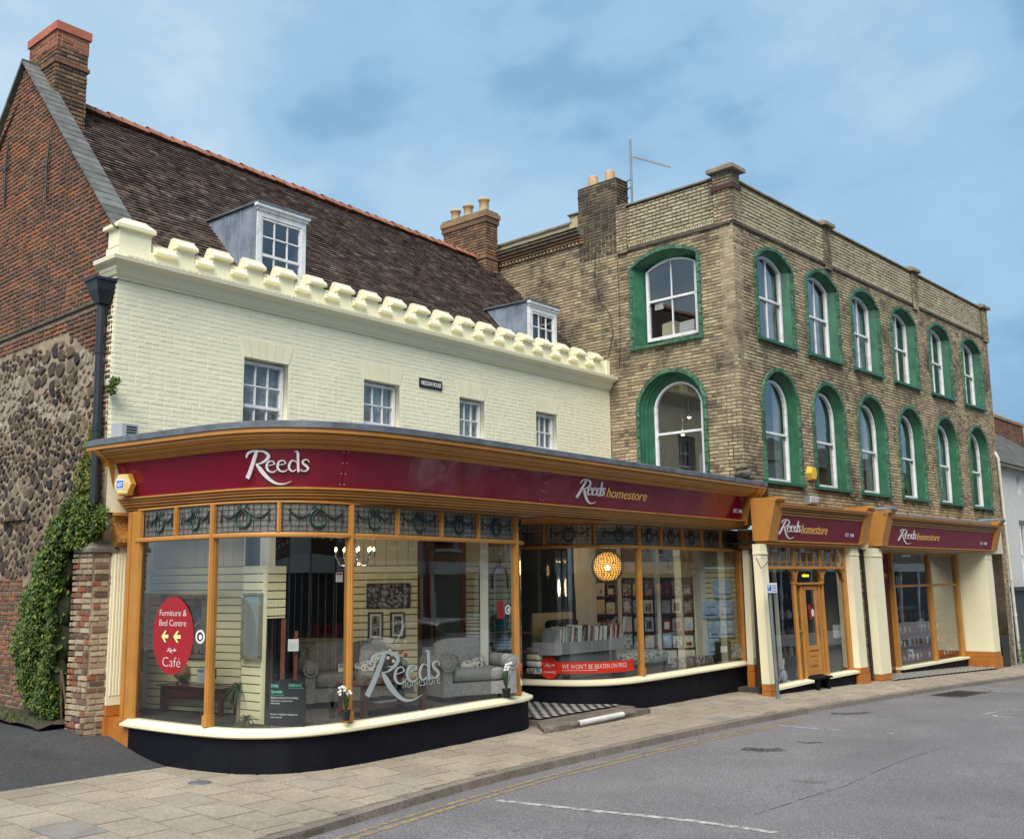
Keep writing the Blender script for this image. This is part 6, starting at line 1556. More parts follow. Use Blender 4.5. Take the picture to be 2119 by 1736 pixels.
# chalkboard menu and wooden easel
C1 = wfr(563, 12.98, 636, 12.86); C1.n = C1.n
t = thing('menu_chalkboard', 'arched black chalkboard with the daily menu chalked on it, standing inside the window', 'chalkboard', C1.pt(.2, FZ, 0)); ctop = C1.px(600, 1404)[1]; ctl = C1.px(565, 1418)[1]
b = MB(); n = 10; b.prism(C1, [(0, FZ), (C1.len, FZ), (C1.len, ctl)]+[(C1.len*(1-i/n), ctl+(ctop-ctl)*math.sin(math.pi*i/n)**.8) for i in range(1, n)]+[(0, ctl)], -.02, 0); b.build('slate', M['board'], t)
b = MB(); lines = [('Daily', .02, -.10, .05, 'g'), ('Specials', .02, -.17, .05, 'g'), ('12:00-2:15', .25, -.09, .042, 'g'), ('Spiced Lentil and Carrot Soup', .02, -.235, .03, 0), ('with a white or granary roll or', .02, -.27, .024, 0), ('cheesy bagel', .02, -.30, .024, 0), ('Butcher or Vegetarian Sausages and', .02, -.43, .025, 0), ('mash with peas', .02, -.465, .025, 0), ('Chilli Con Carne with Cheese Rice or', .02, -.58, .025, 0), ('Taco and Salad garnish', .02, -.612, .022, 0)]
bg_ = MB()
for (s_, a, z, h, g_) in lines:
    vs, fs = text(s_, 1, bold=.03, shear=.1); wd = max(v[0] for v in vs); mxw = C1.len-a-.015; k_ = min(h, mxw/wd)
    put(bg_ if g_ else b, C1.pt, [(x*k_, y*h) for x, y in vs], fs, a, ctop+z*1.0, 1, .001, .002)
for z in (-.185, -.1): bg_.box(C1, .02 if z < -.15 else .25, .2 if z < -.15 else C1.len-.02, ctop+z-.012, ctop+z-.008, .001, .003)
b.build('chalk_writing', M['chalk'], t); bg_.build('green_chalk_writing', M['chalk_green'], t)
E1 = wfr(560, 13.3, 620, 13.3); t = thing('wooden_easel', 'red-brown wooden easel frame standing behind the chalkboard', 'easel', E1.pt(.2, FZ, 0))
for (x0, x1, y0, m_) in ((561, 565, 1280, 'wood_dark'), (582, 591, 1281, 'wood_red'), (610, 616, 1305, 'wood_red')): a0, z1 = E1.px(x0, y0); a1, _ = E1.px(x1, y0); bx(E1, 'easel_leg', m_, t, a0, a1, FZ, z1, -.03, .0)
card('white price card with blue clip hanging from the easel', E1, 596, 618, 1322, 1347, .05, None); card('white card hung from the chandelier near the mullion', wfr(695, 13.6, 709, 13.6), 695, 709, 1184, 1204, 0, 'sticker_red')
# sofas
def cushbox(c, f, lx, ly, lz, m, name, par, pw=.45, tilt=0, n=20, mm=12):
    u, nn, k = f.u, f.n, Vector((0, 0, 1)); n2 = (nn*math.cos(tilt)+k*math.sin(tilt)); k2 = (k*math.cos(tilt)-nn*math.sin(tilt))
    b = MB(); b.blob(c, lx/2, ly/2, lz/2, (u, n2, k2), n=n, m=mm, pw=pw, wob=.03); return b.build(name, M[m], par)
def sofa(name, label, f, a0, L, m, seats, sh=.42, dep=.85, armr=.11, bh=.82, z0=FZ):
    t = thing(name, label, name, f.pt(a0+L/2, z0, -dep/2))
    bx(f, 'base', m, t, a0+.08, a0+L-.08, z0+.06, z0+.28, -dep+.05, -.04, ch=.02)
    for i in range(seats):
        w_ = (L-.34)/seats; cx = a0+.17+w_*(i+.5)
        cushbox(f.pt(cx, z0+.36, -dep/2+.06), f, w_*.99, dep*.78, .20, m, 'seat_cushion', t, .35)
        cushbox(f.pt(cx, z0+.64, -dep+.22), f, w_*.97, .24, .46, m, 'back_cushion', t, .5, .22)
    bx(f, 'back', m, t, a0+.06, a0+L-.06, z0+.1, z0+bh-.12, -dep, -dep+.16, ch=.03)
    for a in (a0+.12, a0+L-.12):
        b = MB(); b.box(f, a-.085, a+.085, z0+.06, z0+.50, -dep+.06, 0, .015); b.tube([f.pt(a, z0+.53, -dep+.08), f.pt(a, z0+.53, .015)], armr, 16); b.build('arm', M[m], t)
        b = MB(); b.tube([f.pt(a, z0+.53, .016), f.pt(a, z0+.53, .03)], [armr*.7, armr*.5], 16); b.build('arm_roundel', M[m], t)
    for a in (a0+.12, a0+L-.12): b = MB(); b.lathe(f.pt(a, z0, -.1), [(.02, 0), (.03, .06)], 8); b.build('foot', M['wood_dark'], t)
    return t
SF = wfr(636, 14.6, 840, 15.1); sofa('sofa', 'grey chenille two seater sofa behind the first mullion, left of the coffee table', SF, -.05, SF.len+.1, 'sofa', 2, bh=.9)
AF = wfr(905, 15.1, 1062, 15.9); AF = AF.sub(0, 0, 8); sofa('armchair', 'silver grey rolled-arm cuddler chair near the curved glass corner', AF, .05, 1.28, 'sofa_lt', 1, bh=.86, dep=.9)
def cushion(label, f, x, y, d, s_=.40, m='cushion'):
    a, z = f.px(x, y, d); t = thing('cushion', label, 'cushion', f.pt(a, z, d)); b = MB(); c = f.pt(a, z, d); n = 12; vs = []
    for k, sg in ((0, 1), (1, -1)):
        for i in range(n+1):
            for j in range(n+1):
                u, v = i/n*2-1, j/n*2-1; th = .09*((1-u*u)*(1-v*v))**.45*sg; r_ = 1-.06*(1-abs(u*v)); uu, vv = u*s_/2*(r_), v*s_/2*r_
                ca, sa = math.cos(.25), math.sin(.25); vs.append(c+f.u*(uu*ca-vv*sa)+Vector((0, 0, 1))*(uu*sa+vv*ca)+f.n*(th-.25*vv))
    N = (n+1)**2; b.add(vs, [(k*N+i*(n+1)+j, k*N+(i+1)*(n+1)+j, k*N+(i+1)*(n+1)+j+1, k*N+i*(n+1)+j+1) for k in (0, 1) for i in range(n) for j in range(n)], True); b.build('cover', M[m], t); return t
cushion('black and white zigzag cushion on the grey sofa behind the etched lettering', SF, 769, 1394, -.35, .42); cushion('black and white zigzag cushion on the silver grey chair', AF, 985, 1390, -.35, .40)
CT = wfr(755, 13.55, 898, 14.5); t = thing('coffee_table', 'low mahogany coffee table in front of the grey sofa', 'table', CT.pt(.5, FZ, -.2)); tz2 = FZ+.42
bx(CT, 'tabletop', 'wood_dark', t, 0, CT.len-.1, tz2-.04, tz2, -.55, 0, ch=.008); bx(CT, 'lower_shelf', 'wood_dark', t, .05, CT.len-.15, FZ+.12, FZ+.15, -.5, -.05)
for a in (.02, CT.len-.2):
    for d in (-.53, -.09): bx(CT, 'leg', 'wood_dark', t, a, a+.07, FZ, tz2-.04, d, d+.07)
t = thing('book', 'grey book lying on the lower shelf of the coffee table', 'book', CT.pt(.5, FZ+.15, -.2)); bx(CT, 'cover', 'paper', t, .35, .68, FZ+.152, FZ+.175, -.35, -.12); bx(CT, 'cover', 'pewter', t, .37, .67, FZ+.177, FZ+.21, -.34, -.13)
card('blue and white price card standing on the coffee table', CT, 837, 857, 1402, 1434, -.2)
card('blue and white price card leaning on the sofa seat', SF, 700, 718, 1373, 1403, -.3)
t = thing('flower_bowl', 'dark bowl of dried red and pale flowers behind the etched letter R', 'flowers', wfr(790, 15.2, 840, 15.2).pt(.2, -1.1, 0)); FF = wfr(785, 15.0, 845, 15.0); a, z = FF.px(812, 1378)
b = MB(); b.lathe(FF.pt(a, z-.1, 0), [(.05, 0), (.16, .05), (.2, .12), (.18, .12)], 16); b.build('bowl', M['pewter'], t)
for i in range(26):
    b = MB(); th = random.random()*6.28; r_ = random.random()*.22; b.blob(FF.pt(a+math.cos(th)*r_, z+.05+random.random()*.16, math.sin(th)*.12), .03, .03, .03, n=6, m=4); b.build('flower_head', M[random.choice(['sticker_red', 'leaf_yellow', 'paper', 'stem', 'leaf'])], t)
def flowerpot(label, x, y0, y1, dep):
    f = wfr(x-5, dep, x+5, dep); a, zb = f.px(x, y1); _, zt_ = f.px(x, y0); t = thing('potted_orchid', label, 'plant', f.pt(a, zb, 0)); h = zt_-zb
    b = MB(); b.lathe(f.pt(a, zb, 0), [(.045, 0), (.06, .11), (.065, .12), (.05, .12)], 14); b.build('plant_pot', M['black_plastic'], t)
    b = MB()
    for i in range(40):
        th = random.random()*6.28; e_ = random.uniform(.2, 1); p0 = f.pt(a, zb+.1, 0); tip = p0+Vector((math.cos(th)*.13*e_, math.sin(th)*.13*e_, random.uniform(.15, .3))); sd = Vector((-math.sin(th), math.cos(th), 0))*.005
        m_ = (p0+tip)/2+Vector((0, 0, .06)); b.add([p0-sd, p0+sd, m_+sd, m_-sd, tip], [(0, 1, 2, 3), (3, 2, 4)])
    b.build('foliage', M['palm'], t, kind='stuff')
    for i in range(3):
        dx = random.uniform(-.05, .05); b = MB(); b.tube([f.pt(a, zb+.1, 0), f.pt(a+dx*.5, zb+h*.5, 0), f.pt(a+dx, zb+h*.85, 0)], .004, 5); b.build('stalk', M['palm'], t)
        for j in range(4): b = MB(); b.blob(f.pt(a+dx+random.uniform(-.05, .05), zb+h*random.uniform(.7, 1), random.uniform(-.04, .04)), .02, .014, .018, n=7, m=5, wob=.5); b.build('blossom', M['paper'], t)
flowerpot('potted white flowers in a black pot beside the silver grey chair', 1048, 1365, 1443, 14.3); flowerpot('potted white flowers in a black pot just left of the first tall mullion', 716, 1420, 1490, 13.0)
# chandelier
f = wfr(723, 13.9, 733, 13.9); a, z = f.px(733, 1160); c0 = f.pt(a, z, 0)
t = thing('chandelier', 'chrome chandelier with lit candle bulbs hanging across the first tall mullion', 'chandelier', c0); b = MB(); b.tube([c0+Vector((0, 0, -.05)), c0+Vector((0, 0, .3)), (c0.x, c0.y, 1.02)], .012, 8); b.blob(c0+Vector((0, 0, .12)), .03, .03, .05); b.build('stem', M['chrome'], t)
for i in range(9):
    th = 2*math.pi*i/9+.2; dv = Vector((math.cos(th), math.sin(th), 0)); e = c0+dv*.26+Vector((0, 0, .05)); b = MB(); b.tube([c0+Vector((0, 0, .12)), c0+dv*.1+Vector((0, 0, -.06)), c0+dv*.2+Vector((0, 0, -.06)), e], .007, 6); b.build('arm', M['chrome'], t)
    b = MB(); b.tube([e, e+Vector((0, 0, .07))], .012, 8); b.build('candle_sleeve', M['chrome'], t); b = MB(); b.blob(e+Vector((0, 0, .10)), .012, .012, .028, n=8, m=6); b.build('candle_bulb', M['bulb'], t)
cl_ = bpy.data.lights.new('chandelier_light', 'POINT'); cl_.energy = 14; cl_.color = (1, .78, .52); cl_.shadow_soft_size = .2; co_ = bpy.data.objects.new('chandelier_light', cl_); link(co_, t); co_.matrix_parent_inverse = Matrix.Identity(4); co_.location = (0, 0, -.45)
# shelf stock seen at the back
for i in range(9):
    f = W4; x = 655+i*7.2; a, z = f.px(x, 1312, -.1); t = thing('gift_box', ORD[i+1]+' gift box from the left, '+('red', 'maroon', 'dark')[i % 3]+', on the shelf behind the sofa', 'box', f.pt(a, z, -.1), 'gift boxes on the back shelf'); b = MB(); b.prism(f, [(a-.04, z), (a+.045, z), (a+.05, z+.10), (a, z+.17), (a-.045, z+.1)], -.16, -.06); b.build('carton', M[['sticker_red', 'maroon_dull', 'pewter'][i % 3]], t)
# arched mirror and towels at the right of the curved window
a, z = W7.px(1034, 1196, .03); t = thing('arched_mirror', 'arched wooden mirror frame hung high behind the curved shop corner', 'mirror', W7.pt(a, z, .03)); b = MB(); b.tube([W7.pt(a-.2, z-.18, .04)]+[W7.pt(a-.2*math.cos(math.pi*i/12), z+.2*math.sin(math.pi*i/12), .04) for i in range(13)]+[W7.pt(a+.2, z-.18, .04)], .016, 8); b.build('arch_frame', M['wood_red'], t)
b = MB(); b.tube([W7.pt(a, z+.2, .04), W7.pt(a, z+.32, .04)], .012, 6); b.build('hanger', M['wood_red'], t)
card('red notice with white print behind the curved shop corner', wfr(1028, 16.2, 1043, 16.2), 1028, 1043, 1243, 1279, 0, None)['label']
RS = wfr(1028, 16.19, 1043, 16.19); a0, z1 = RS.px(1028, 1243); a1, z0 = RS.px(1043, 1279); tt = thing('red_notice', 'bright red notice sheet overlapping a white one behind the curved corner', 'notice', RS.pt(a0, z0, 0)); bx(RS, 'sheet', 'sticker_red', tt, a0, a1, z0, z1, .01, .014)
for k, (x, y, m_, lb) in enumerate(((982, 1300, 'wallwhite', 'upper white stack by the wooden post'), (1036, 1300, 'teal', 'teal stack under the red notice'), (1036, 1340, 'blue_pack', 'pale blue stack on the lower shelf'), (1056, 1340, 'wallwhite', 'white stack at the curved glass'), (982, 1330, 'wallwhite', 'lower white stack by the wooden post'))):
    f = W7 if x > 1000 else W6; a, z = f.px(x, y, .12)
    for j in range(5): t = thing('folded_towel', ('lowest', 'second', 'middle', 'fourth', 'topmost')[j]+' folded towel of the '+lb, 'towel', f.pt(a, z+j*.05, .12), 'folded towels on the back shelves'); cushbox(f.pt(a, z+j*.052, .12), f, .28, .2, .05, m_, 'towel_fold', t, .5, n=10, mm=6)
for y in (1309, 1349): f = W7; a, z = f.px(1036, y, .1); bx(f, 'shelf', 'wood_dark', shop1, -.05, f.len+.1, z-.03, z, 0, .25)
# ---------------------------------------------------------------- stickers on the glass
def gpos(path, x, y, o=0):
    t = path.hit(x, y, o); a, q = path.at(t, o); p = cr.pt(a, 0, q); r = ray(x, y); return t, p.y*r[1]
def oval(b, path, t, z, rt, rz, o, n=40, scal=0):
    P = [path.pt(t, z, o)]; 
    for i in range(n): k = 1+(scal if i % 2 else -scal); P.append(path.pt(t+rt*k*math.cos(2*math.pi*i/n), z+rz*k*math.sin(2*math.pi*i/n), o))
    b.add(P, [(0, 1+i, 1+(i+1) % n) for i in range(n)])
tl, zc = gpos(GA, 357, 1315, .0); tL, _ = gpos(GA, 315, 1315); tR, _ = gpos(GA, 399.5, 1315); _, zt_ = gpos(GA, 357, 1234); _, zb_ = gpos(GA, 357, 1396)
tc_, rt, zc, rz = (tL+tR)/2, (tR-tL)/2, (zt_+zb_)/2, (zt_-zb_)/2
st = thing('window_sticker', 'tall red oval window sign reading Furniture & Bed Centre and Café with two arrows', 'sign', GA.pt(tc_, zc-rz, 0))
b = MB(); oval(b, GA, tc_, zc, rt, rz, .004); b.build('oval', M['sticker_red'], st)
gs = lambda t, z, d: GA.pt(t, z, .006+d)
b = MB(); text_fit(b, gs, 'Furniture &', tc_-rt*.66, tc_+rt*.66, zc+rz*.50, rz*.17, 0, .001, bold=-.012); text_fit(b, gs, 'Bed Centre', tc_-rt*.66, tc_+rt*.66, zc+rz*.24, rz*.17, 0, .001, bold=-.012); text_fit(b, gs, 'Café', tc_-rt*.42, tc_+rt*.45, zc-rz*.80, rz*.26, 0, .001, bold=-.02)
strokes_put(b, gs, tc_-rt*.22, zc-rz*.40, rt*.46, 0, .001, rz*.24); b.build('lettering', M['vinyl_white'], st)
for sx in (-.45, .15):
    x0 = tc_+rt*sx*1.0; w_, h_ = rt*.36, rz*.15; b = MB(); vs = [(0, 0), (.5, 1), (.72, 1), (.45, .3), (1, .3), (1, -.3), (.45, -.3), (.72, -1), (.5, -1)]
    b.add([gs(x0+x*w_-rt*.08, zc-rz*.03+y*h_, 0.001) for x, y in vs], [(0, 1, 2, 3), (0, 3, 6), (3, 4, 5, 6), (0, 6, 7, 8)]); b.build('arrow', M['vinyl_lime'], st)
def roundel(label, path, x, y, r):
    t, z = gpos(path, x, y); q = thing('round_sticker', label, 'sticker', path.pt(t, z, 0)); b = MB(); oval(b, path, t, z, r, r, .004, 24); b.build('disc', M['vinyl_white'], q); b = MB(); oval(b, path, t, z, r*.66, r*.66, .006, 20); b.build('centre', M['board'], q)
    b = MB(); oval(b, path, t+r*.1, z-r*.05, r*.36, r*.40, .008, 12); b.build('emblem', M['vinyl_white'], q)
roundel('round white sticker with dark centre beside the red oval sign', GA, 413.5, 1317, .085); roundel('round white sticker with dark centre near the curved corner', GA, 1049, 1261, .07)
et = thing('etched_lettering', 'large frosted lettering Reeds homestore on the middle pane of the curved window', 'window lettering', GA.pt(GA.hit(750, 1400), -1.4, 0))
ta, _ = gpos(GA, 750, 1400); tb, zb_ = gpos(GA, 910, 1370); _, z2 = gpos(GA, 905, 1403); b = MB(); strokes_put(b, lambda t, z, d: GA.pt(t, z, d), ta, z2, tb-ta, .003, .002, .86*(tb-ta)); b.build('lettering', M['etched'], et)
ta, z3 = gpos(GA, 833, 1424); b = MB(); text_fit(b, lambda t, z, d: GA.pt(t, z, d), 'homestore', ta, tb, z3, .145, .003, .002, bold=-.012); b.build('small_lettering', M['etched'], et)
rs = thing('price_promise_sticker', 'red ribbon sticker reading WE WON\'T BE BEATEN ON PRICE low on the window', 'sticker', GB.pt(.5, -1.6, 0))
tq, zq = gpos(GB, 1136, 1381); tp_, _ = gpos(GB, 1117, 1381); tp2, _ = gpos(GB, 1155, 1381); _, zA = gpos(GB, 1136, 1357); _, zB = gpos(GB, 1136, 1405)
b = MB(); oval(b, GB, (tp_+tp2)/2, zq, (tp2-tp_)/2*1.0, (zA-zB)/2, .01, 40, .05); b.build('rosette', M['sticker_bright'], rs)
ta, za = gpos(GB, 1150, 1381); tb, zb_ = gpos(GB, 1311, 1382); _, zu = gpos(GB, 1230, 1369); _, zl = gpos(GB, 1230, 1392.5); hw = (zu-zl)/2; zm_ = (zu+zl)/2
b = MB(); n = 24; vs = []
for i in range(n+1): t = ta+(tb-ta-.06)*i/n; vs += [GB.pt(t, zm_-hw, .006), GB.pt(t, zm_+hw, .006)]
b.add(vs, [(2*i, 2*i+1, 2*i+3, 2*i+2) for i in range(n)]); b.add([GB.pt(tb-.06, zm_-hw, .006), GB.pt(tb-.06, zm_+hw, .006), GB.pt(tb+.02, zm_+hw, .006), GB.pt(tb-.03, zm_, .006), GB.pt(tb+.02, zm_-hw, .006)], [(0, 1, 2, 3), (0, 3, 4)]); b.build('ribbon', M['sticker_bright'], rs)
b = MB(); g2 = lambda t, z, d: GB.pt(t, z, .012+d); t1_, _ = gpos(GB, 1162, 1380); t2_, _ = gpos(GB, 1295, 1380); text_fit(b, g2, "WE WON'T BE BEATEN ON PRICE", t1_, t2_, zm_-hw*.2, hw*.85, 0, .001, bold=-.012); b.box(cr, 0, 0, 0, 0, 0, 0)
for i in range(14): t = t1_+(t2_-t1_)*.5*i/14; b.add([g2(t, zm_-hw*.5, .001), g2(t+.035, zm_-hw*.5, .001), g2(t+.035, zm_-hw*.42, .001), g2(t, zm_-hw*.42, .001)], [(0, 1, 2, 3)])
strokes_put(b, g2, (tp_+tp2)/2-.09, zq+.03, .19, 0, .001, .12); text_fit(b, g2, 'GUARANTEE', (tp_+tp2)/2-.11, (tp_+tp2)/2+.11, zq-.09, .03, 0, .001); b.build('lettering', M['vinyl_white'], rs)
# ---------------------------------------------------------------- inside the right window
def P3(x, y, d): return cr.px(x, y, d)
bx(cr, 'cream_panelling', 'wallcream', shop1, P3(1102, 1270, .6)[0], P3(1190, 1270, .6)[0], FZ, P3(1150, 1267, .6)[1], .55, .6)
a0, a1 = P3(1189, 1200, .7)[0], P3(1231, 1200, .7)[0]; b = MB(); n = 10; vs = []
for i in range(n+1):
    a = a0+(a1-a0)*i/n
    for j in range(13): z = FZ+(1.02-FZ)*j/12; vs.append(cr.pt(a, z, .7+.05*noise.noise(Vector((a*9, z*2.2, 0)))))
b.add(vs, [(i*13+j, (i+1)*13+j, (i+1)*13+j+1, i*13+j+1) for i in range(n) for j in range(12)], True); b.build('rough_plaster_post', M['wallwhite'], shop1)
q0, q1 = cr.px(1231, 1250, .6), cr.px(1438, 1250, 2.05)
SH = Fr((cr.pt(q0[0], 0, .6).x, cr.pt(q0[0], 0, .6).y), 0); SH.u = (cr.pt(q1[0], 0, 2.05)-cr.pt(q0[0], 0, .6)).normalized(); SH.n = Vector((SH.u.y, -SH.u.x, 0))
P3s = P3
def P3(x, y, d): return SH.px(x, y, d)
SD = .0
un = thing('shelving_unit', 'tall pale grey shelving unit of boxed bedding inside the right window', 'shelving', SH.pt(1, FZ, SD))
rows = [1198, 1233, 1270, 1307, 1342]
cols = [(1231, 1278), (1285, 1357), (1365, 1438)]
zs_ = [P3(1330, y, SD)[1] for y in rows]
for x in (1229, 1281, 1361, 1438): a = P3(x, 1250, SD)[0]; bx(SH, 'upright', 'wallwhite', un, a-.03, a+.05, FZ, .75, -.28, SD+.05)
bx(SH, 'unit_back', 'ceiling', un, P3(1231, 1250, SD)[0], P3(1440, 1250, SD)[0], FZ, .75, -.32, -.3); bx(SH, 'cornice_board', 'wallcream', un, P3(1231, 1250, SD)[0], P3(1440, 1250, SD)[0], zs_[0]+.03, zs_[0]+.35, SD-.3, SD+.04)
for z in zs_[1:]: bx(SH, 'shelf', 'wood_dark', un, P3(1231, 1250, SD)[0], P3(1440, 1250, SD)[0], z-.02, z+.01, -.28, SD+.03)
bx(SH, 'cupboard_door', 'wallwhite', un, P3(1365, 1360, SD)[0], P3(1400, 1360, SD)[0], FZ, zs_[4]-.04, SD, SD+.03); bx(SH, 'cupboard_door', 'wallwhite', un, P3(1403, 1360, SD)[0], P3(1438, 1360, SD)[0], FZ, zs_[4]-.04, SD, SD+.03)
random.seed(44)
mats_ = ['print_multi', 'paper', 'grey_box', 'print_leaf', 'wallwhite', 'wallcream', 'maroon_dull', 'blue_pack', 'print_grey', 'pewter']
kk = 0
for ci, (x0, x1) in enumerate(cols):
    for ri in range(4):
        n = 3 if ci else 2
        A0, A1 = P3(x0+2, 1250, SD)[0], P3(x1-3, 1250, SD)[0]
        for i in range(n):
            p = A0+(A1-A0)*i/n+random.uniform(.01, .04); q = A0+(A1-A0)*(i+1)/n-.02; zb_ = zs_[ri+1]+.01; h = (zs_[ri]-zs_[ri+1])*random.uniform(.62, .9)
            t = thing('bedding_pack', ('left', 'middle', 'right')[i]+' bedding box on the '+('top', 'second', 'third', 'lowest')[ri]+' shelf, '+('left', 'middle', 'right')[ci]+' bay of the shelving', 'pack', SH.pt((p+q)/2, zb_, SD), 'packs on the shelving unit')
            m_ = random.choice(mats_); b = MB(); b.prism(SH, [(p, zb_), (q, zb_), (q, zb_+h), (p, zb_+h)], SD-.16, SD-.04, .01); b.build('carton', M[m_], t)
            bx(SH, 'front_print', random.choice(mats_), t, p+(q-p)*.2, q-(q-p)*.2, zb_+h*.15, zb_+h*random.uniform(.4, .8), SD-.04, SD-.035)
PK = Fr((cr.pt(12.0, 0, 2.24).x, cr.pt(12.0, 0, 2.24).y), 0); PK.u = (cr.pt(13.1, 0, 2.46)-cr.pt(12.0, 0, 2.24)).normalized(); PK.n = Vector((PK.u.y, -PK.u.x, 0))
bx(PK, 'white_post', 'wallwhite', shop1, -.12, .03, FZ, 1.0, -.1, .04)
slatwall(PK, .03, 1.13, FZ, PK.px(1480, 1175, 0)[1])
DP = .04
def P3(x, y, d): return PK.px(x, y, d)
packs = [(1477, 1513, 1200, 1238, 'topmost pale blue plastic bedding pack on the right window wall'), (1451, 1484, 1243, 1281, 'left pale blue bedding pack in the second row of the hanging packs'), (1483, 1518, 1241, 1280, 'right pale blue bedding pack in the second row of the hanging packs'), (1466, 1484, 1286, 1320, 'narrow pale blue bedding pack, left in the third row'), (1483, 1520, 1284, 1320, 'wide pale blue bedding pack, right in the third row'), (1461, 1488, 1321, 1356, 'lowest pale blue bedding pack, behind the dark box')]
for x0, x1, y0, y1, lb in packs:
    a0, _ = P3(x0, y0, DP); a1, _ = P3(x1, y0, DP); xm = (x0+x1)/2; z1 = P3(xm, y0, DP)[1]; z0 = P3(xm, y1, DP)[1]; t = thing('blue_bedding_pack', lb, 'pack', PK.pt((a0+a1)/2, z0, DP), 'pale blue packs hung in the right window')
    b = MB(); b.blob(PK.pt((a0+a1)/2, (z0+z1)/2, DP-.03), (a1-a0)/2, .06, (z1-z0)/2, (PK.u, PK.n, Vector((0, 0, 1))), n=28, m=16, pw=.22, wob=.05); b.build('plastic_bag', M['blue_pack'], t)
    h = z1-z0; bx(PK, 'print_band', 'blue_print', t, a0+(a1-a0)*.15, a1-(a1-a0)*.12, z0+h*.20, z0+h*.27, DP+.025, DP+.036); bx(PK, 'print_line', 'blue_print', t, a0+(a1-a0)*.15, a1-(a1-a0)*.25, z0+h*.66, z0+h*.68, DP+.025, DP+.036)
    b = MB(); b.tube([PK.pt((a0+a1)/2-.05, z1-.01, DP-.02), PK.pt((a0+a1)/2, z1+.03, DP-.02), PK.pt((a0+a1)/2+.05, z1-.01, DP-.02)], .006, 5); b.build('carry_handle', M['blue_pack'], t)
def boxpx(name, label, cat, x0, x1, y0, y1, d, dep, m, extra=None, PK=PK):
    a0, _ = PK.px(x0, (y0+y1)/2, d); a1, _ = PK.px(x1, (y0+y1)/2, d); z1 = PK.px((x0+x1)/2, y0, d)[1]; z0 = PK.px((x0+x1)/2, y1, d)[1]; t = thing(name, label, cat, PK.pt((a0+a1)/2, z0, d)); bx(PK, 'carton', m, t, a0, a1, z0, z1, d-dep, d, ch=.008)
    if extra: bx(PK, 'front_print', extra, t, a0+(a1-a0)*.25, a0+(a1-a0)*.7, z0+(z1-z0)*.45, z0+(z1-z0)*.75, d, d+.004)
    return t
boxpx('dark_gift_box', 'dark box with a white emblem at the right end of the window', 'box', 1483, 1514, 1326, 1368, .12, .1, 'pewter', 'paper'); boxpx('patterned_box', 'blue patterned box in the far right corner of the window', 'box', 1517, 1539, 1333, 1362, .10, .08, 'print_leaf', 'paper')
boxpx('fabric_row', 'row of colourful patchwork fabrics along the right window sill', 'fabric', 1405, 1485, 1357, 1388, 2.3, .2, 'print_multi', None, cr)
P3 = P3s
# grey browser box of canvases
TB = 2.0; a0, z1 = P3(1148, 1331, TB); a1, _ = P3(1292, 1331, TB); z0 = P3(1220, 1350, TB)[1]; t = thing('canvas_browser', 'grey display bin full of white and grey canvas prints on a dark plinth', 'display bin', cr.pt((a0+a1)/2, FZ, TB))
bx(cr, 'bin_tray', 'grey_box', t, a0, a1, z0, z1, TB-.5, TB, ch=.01); bx(cr, 'plinth', 'grey_box_dk', t, a0+.22, a1-.2, FZ, z0, TB-.45, TB-.05)
a = a0+.15; k = 0
while a < a1-.06:
    w_ = random.uniform(.02, .06); ln = .10+.05*math.sin(k); mk = random.choice([('paper', 'white'), ('paper', 'white'), ('grey_box', 'grey'), ('wallwhite', 'off-white'), ('print_grey', 'patterned'), ('wood_red', 'brown')]); q = thing('canvas_print', ORD[k+1]+' canvas from the left, '+mk[1]+', filed in the grey display bin', 'picture', cr.pt(a, z1, TB-.2), 'canvas prints in the grey display bin'); b = MB(); b.prism(cr, [(a, z1-.04), (a+w_, z1-.04), (a+w_+ln*.4, z1+.24+random.uniform(-.03, .04)), (a+ln*.4, z1+.24)], TB-.42, TB-.06); b.build('canvas', M[mk[0]], q); a += w_+.008; k += 1
# bed with leaf print quilt
BD = 1.7; a0, z1 = P3(1286, 1352, BD); a1, _ = P3(1392, 1352, BD); t = thing('bed', 'low teal bed with a blue leaf print quilt and a mustard blanket', 'bed', cr.pt((a0+a1)/2, FZ, BD-.5))
bx(cr, 'bed_base', 'teal', t, a0+.05, a1, FZ, P3(1340, 1372, BD)[1], BD-1.0, BD-.05, ch=.02); cushbox(cr.pt((a0+a1)/2, P3(1340, 1362, BD)[1], BD-.5), cr, (a1-a0)+.1, 1.1, .30, 'print_leaf', 'quilt', t, .5, n=28, mm=14)
cushbox(cr.pt(a0-.15, P3(1270, 1352, BD)[1]-.05, BD-.7), cr, .9, .8, .24, 'mustard', 'blanket', t, .5); cushbox(cr.pt(P3(1152, 1320, 1.5)[0], P3(1152, 1318, 1.5)[1], 1.5), cr, .55, .15, .34, 'print_leaf', 'pillow', t, .6, .3); cushbox(cr.pt(P3(1163, 1300, .9)[0], P3(1163, 1300, .9)[1], .9), cr, .95, .12, .35, 'navy', 'headboard', t, .3)
for j in range(4):
    a, z = P3(1122, 1345+j*14, 1.6); q = thing('folded_bedding', ('topmost', 'second', 'third', 'lowest')[j]+' folded white bedding in the stack inside the lobby corner', 'bedding', cr.pt(a, z, 1.9), 'folded bedding stacked by the lobby'); cushbox(cr.pt(a, z, 1.5), cr, .34, .3, .10, ('sofa_lt', 'wallcream', 'paper', 'print_leaf')[j], 'fold', q, .3)
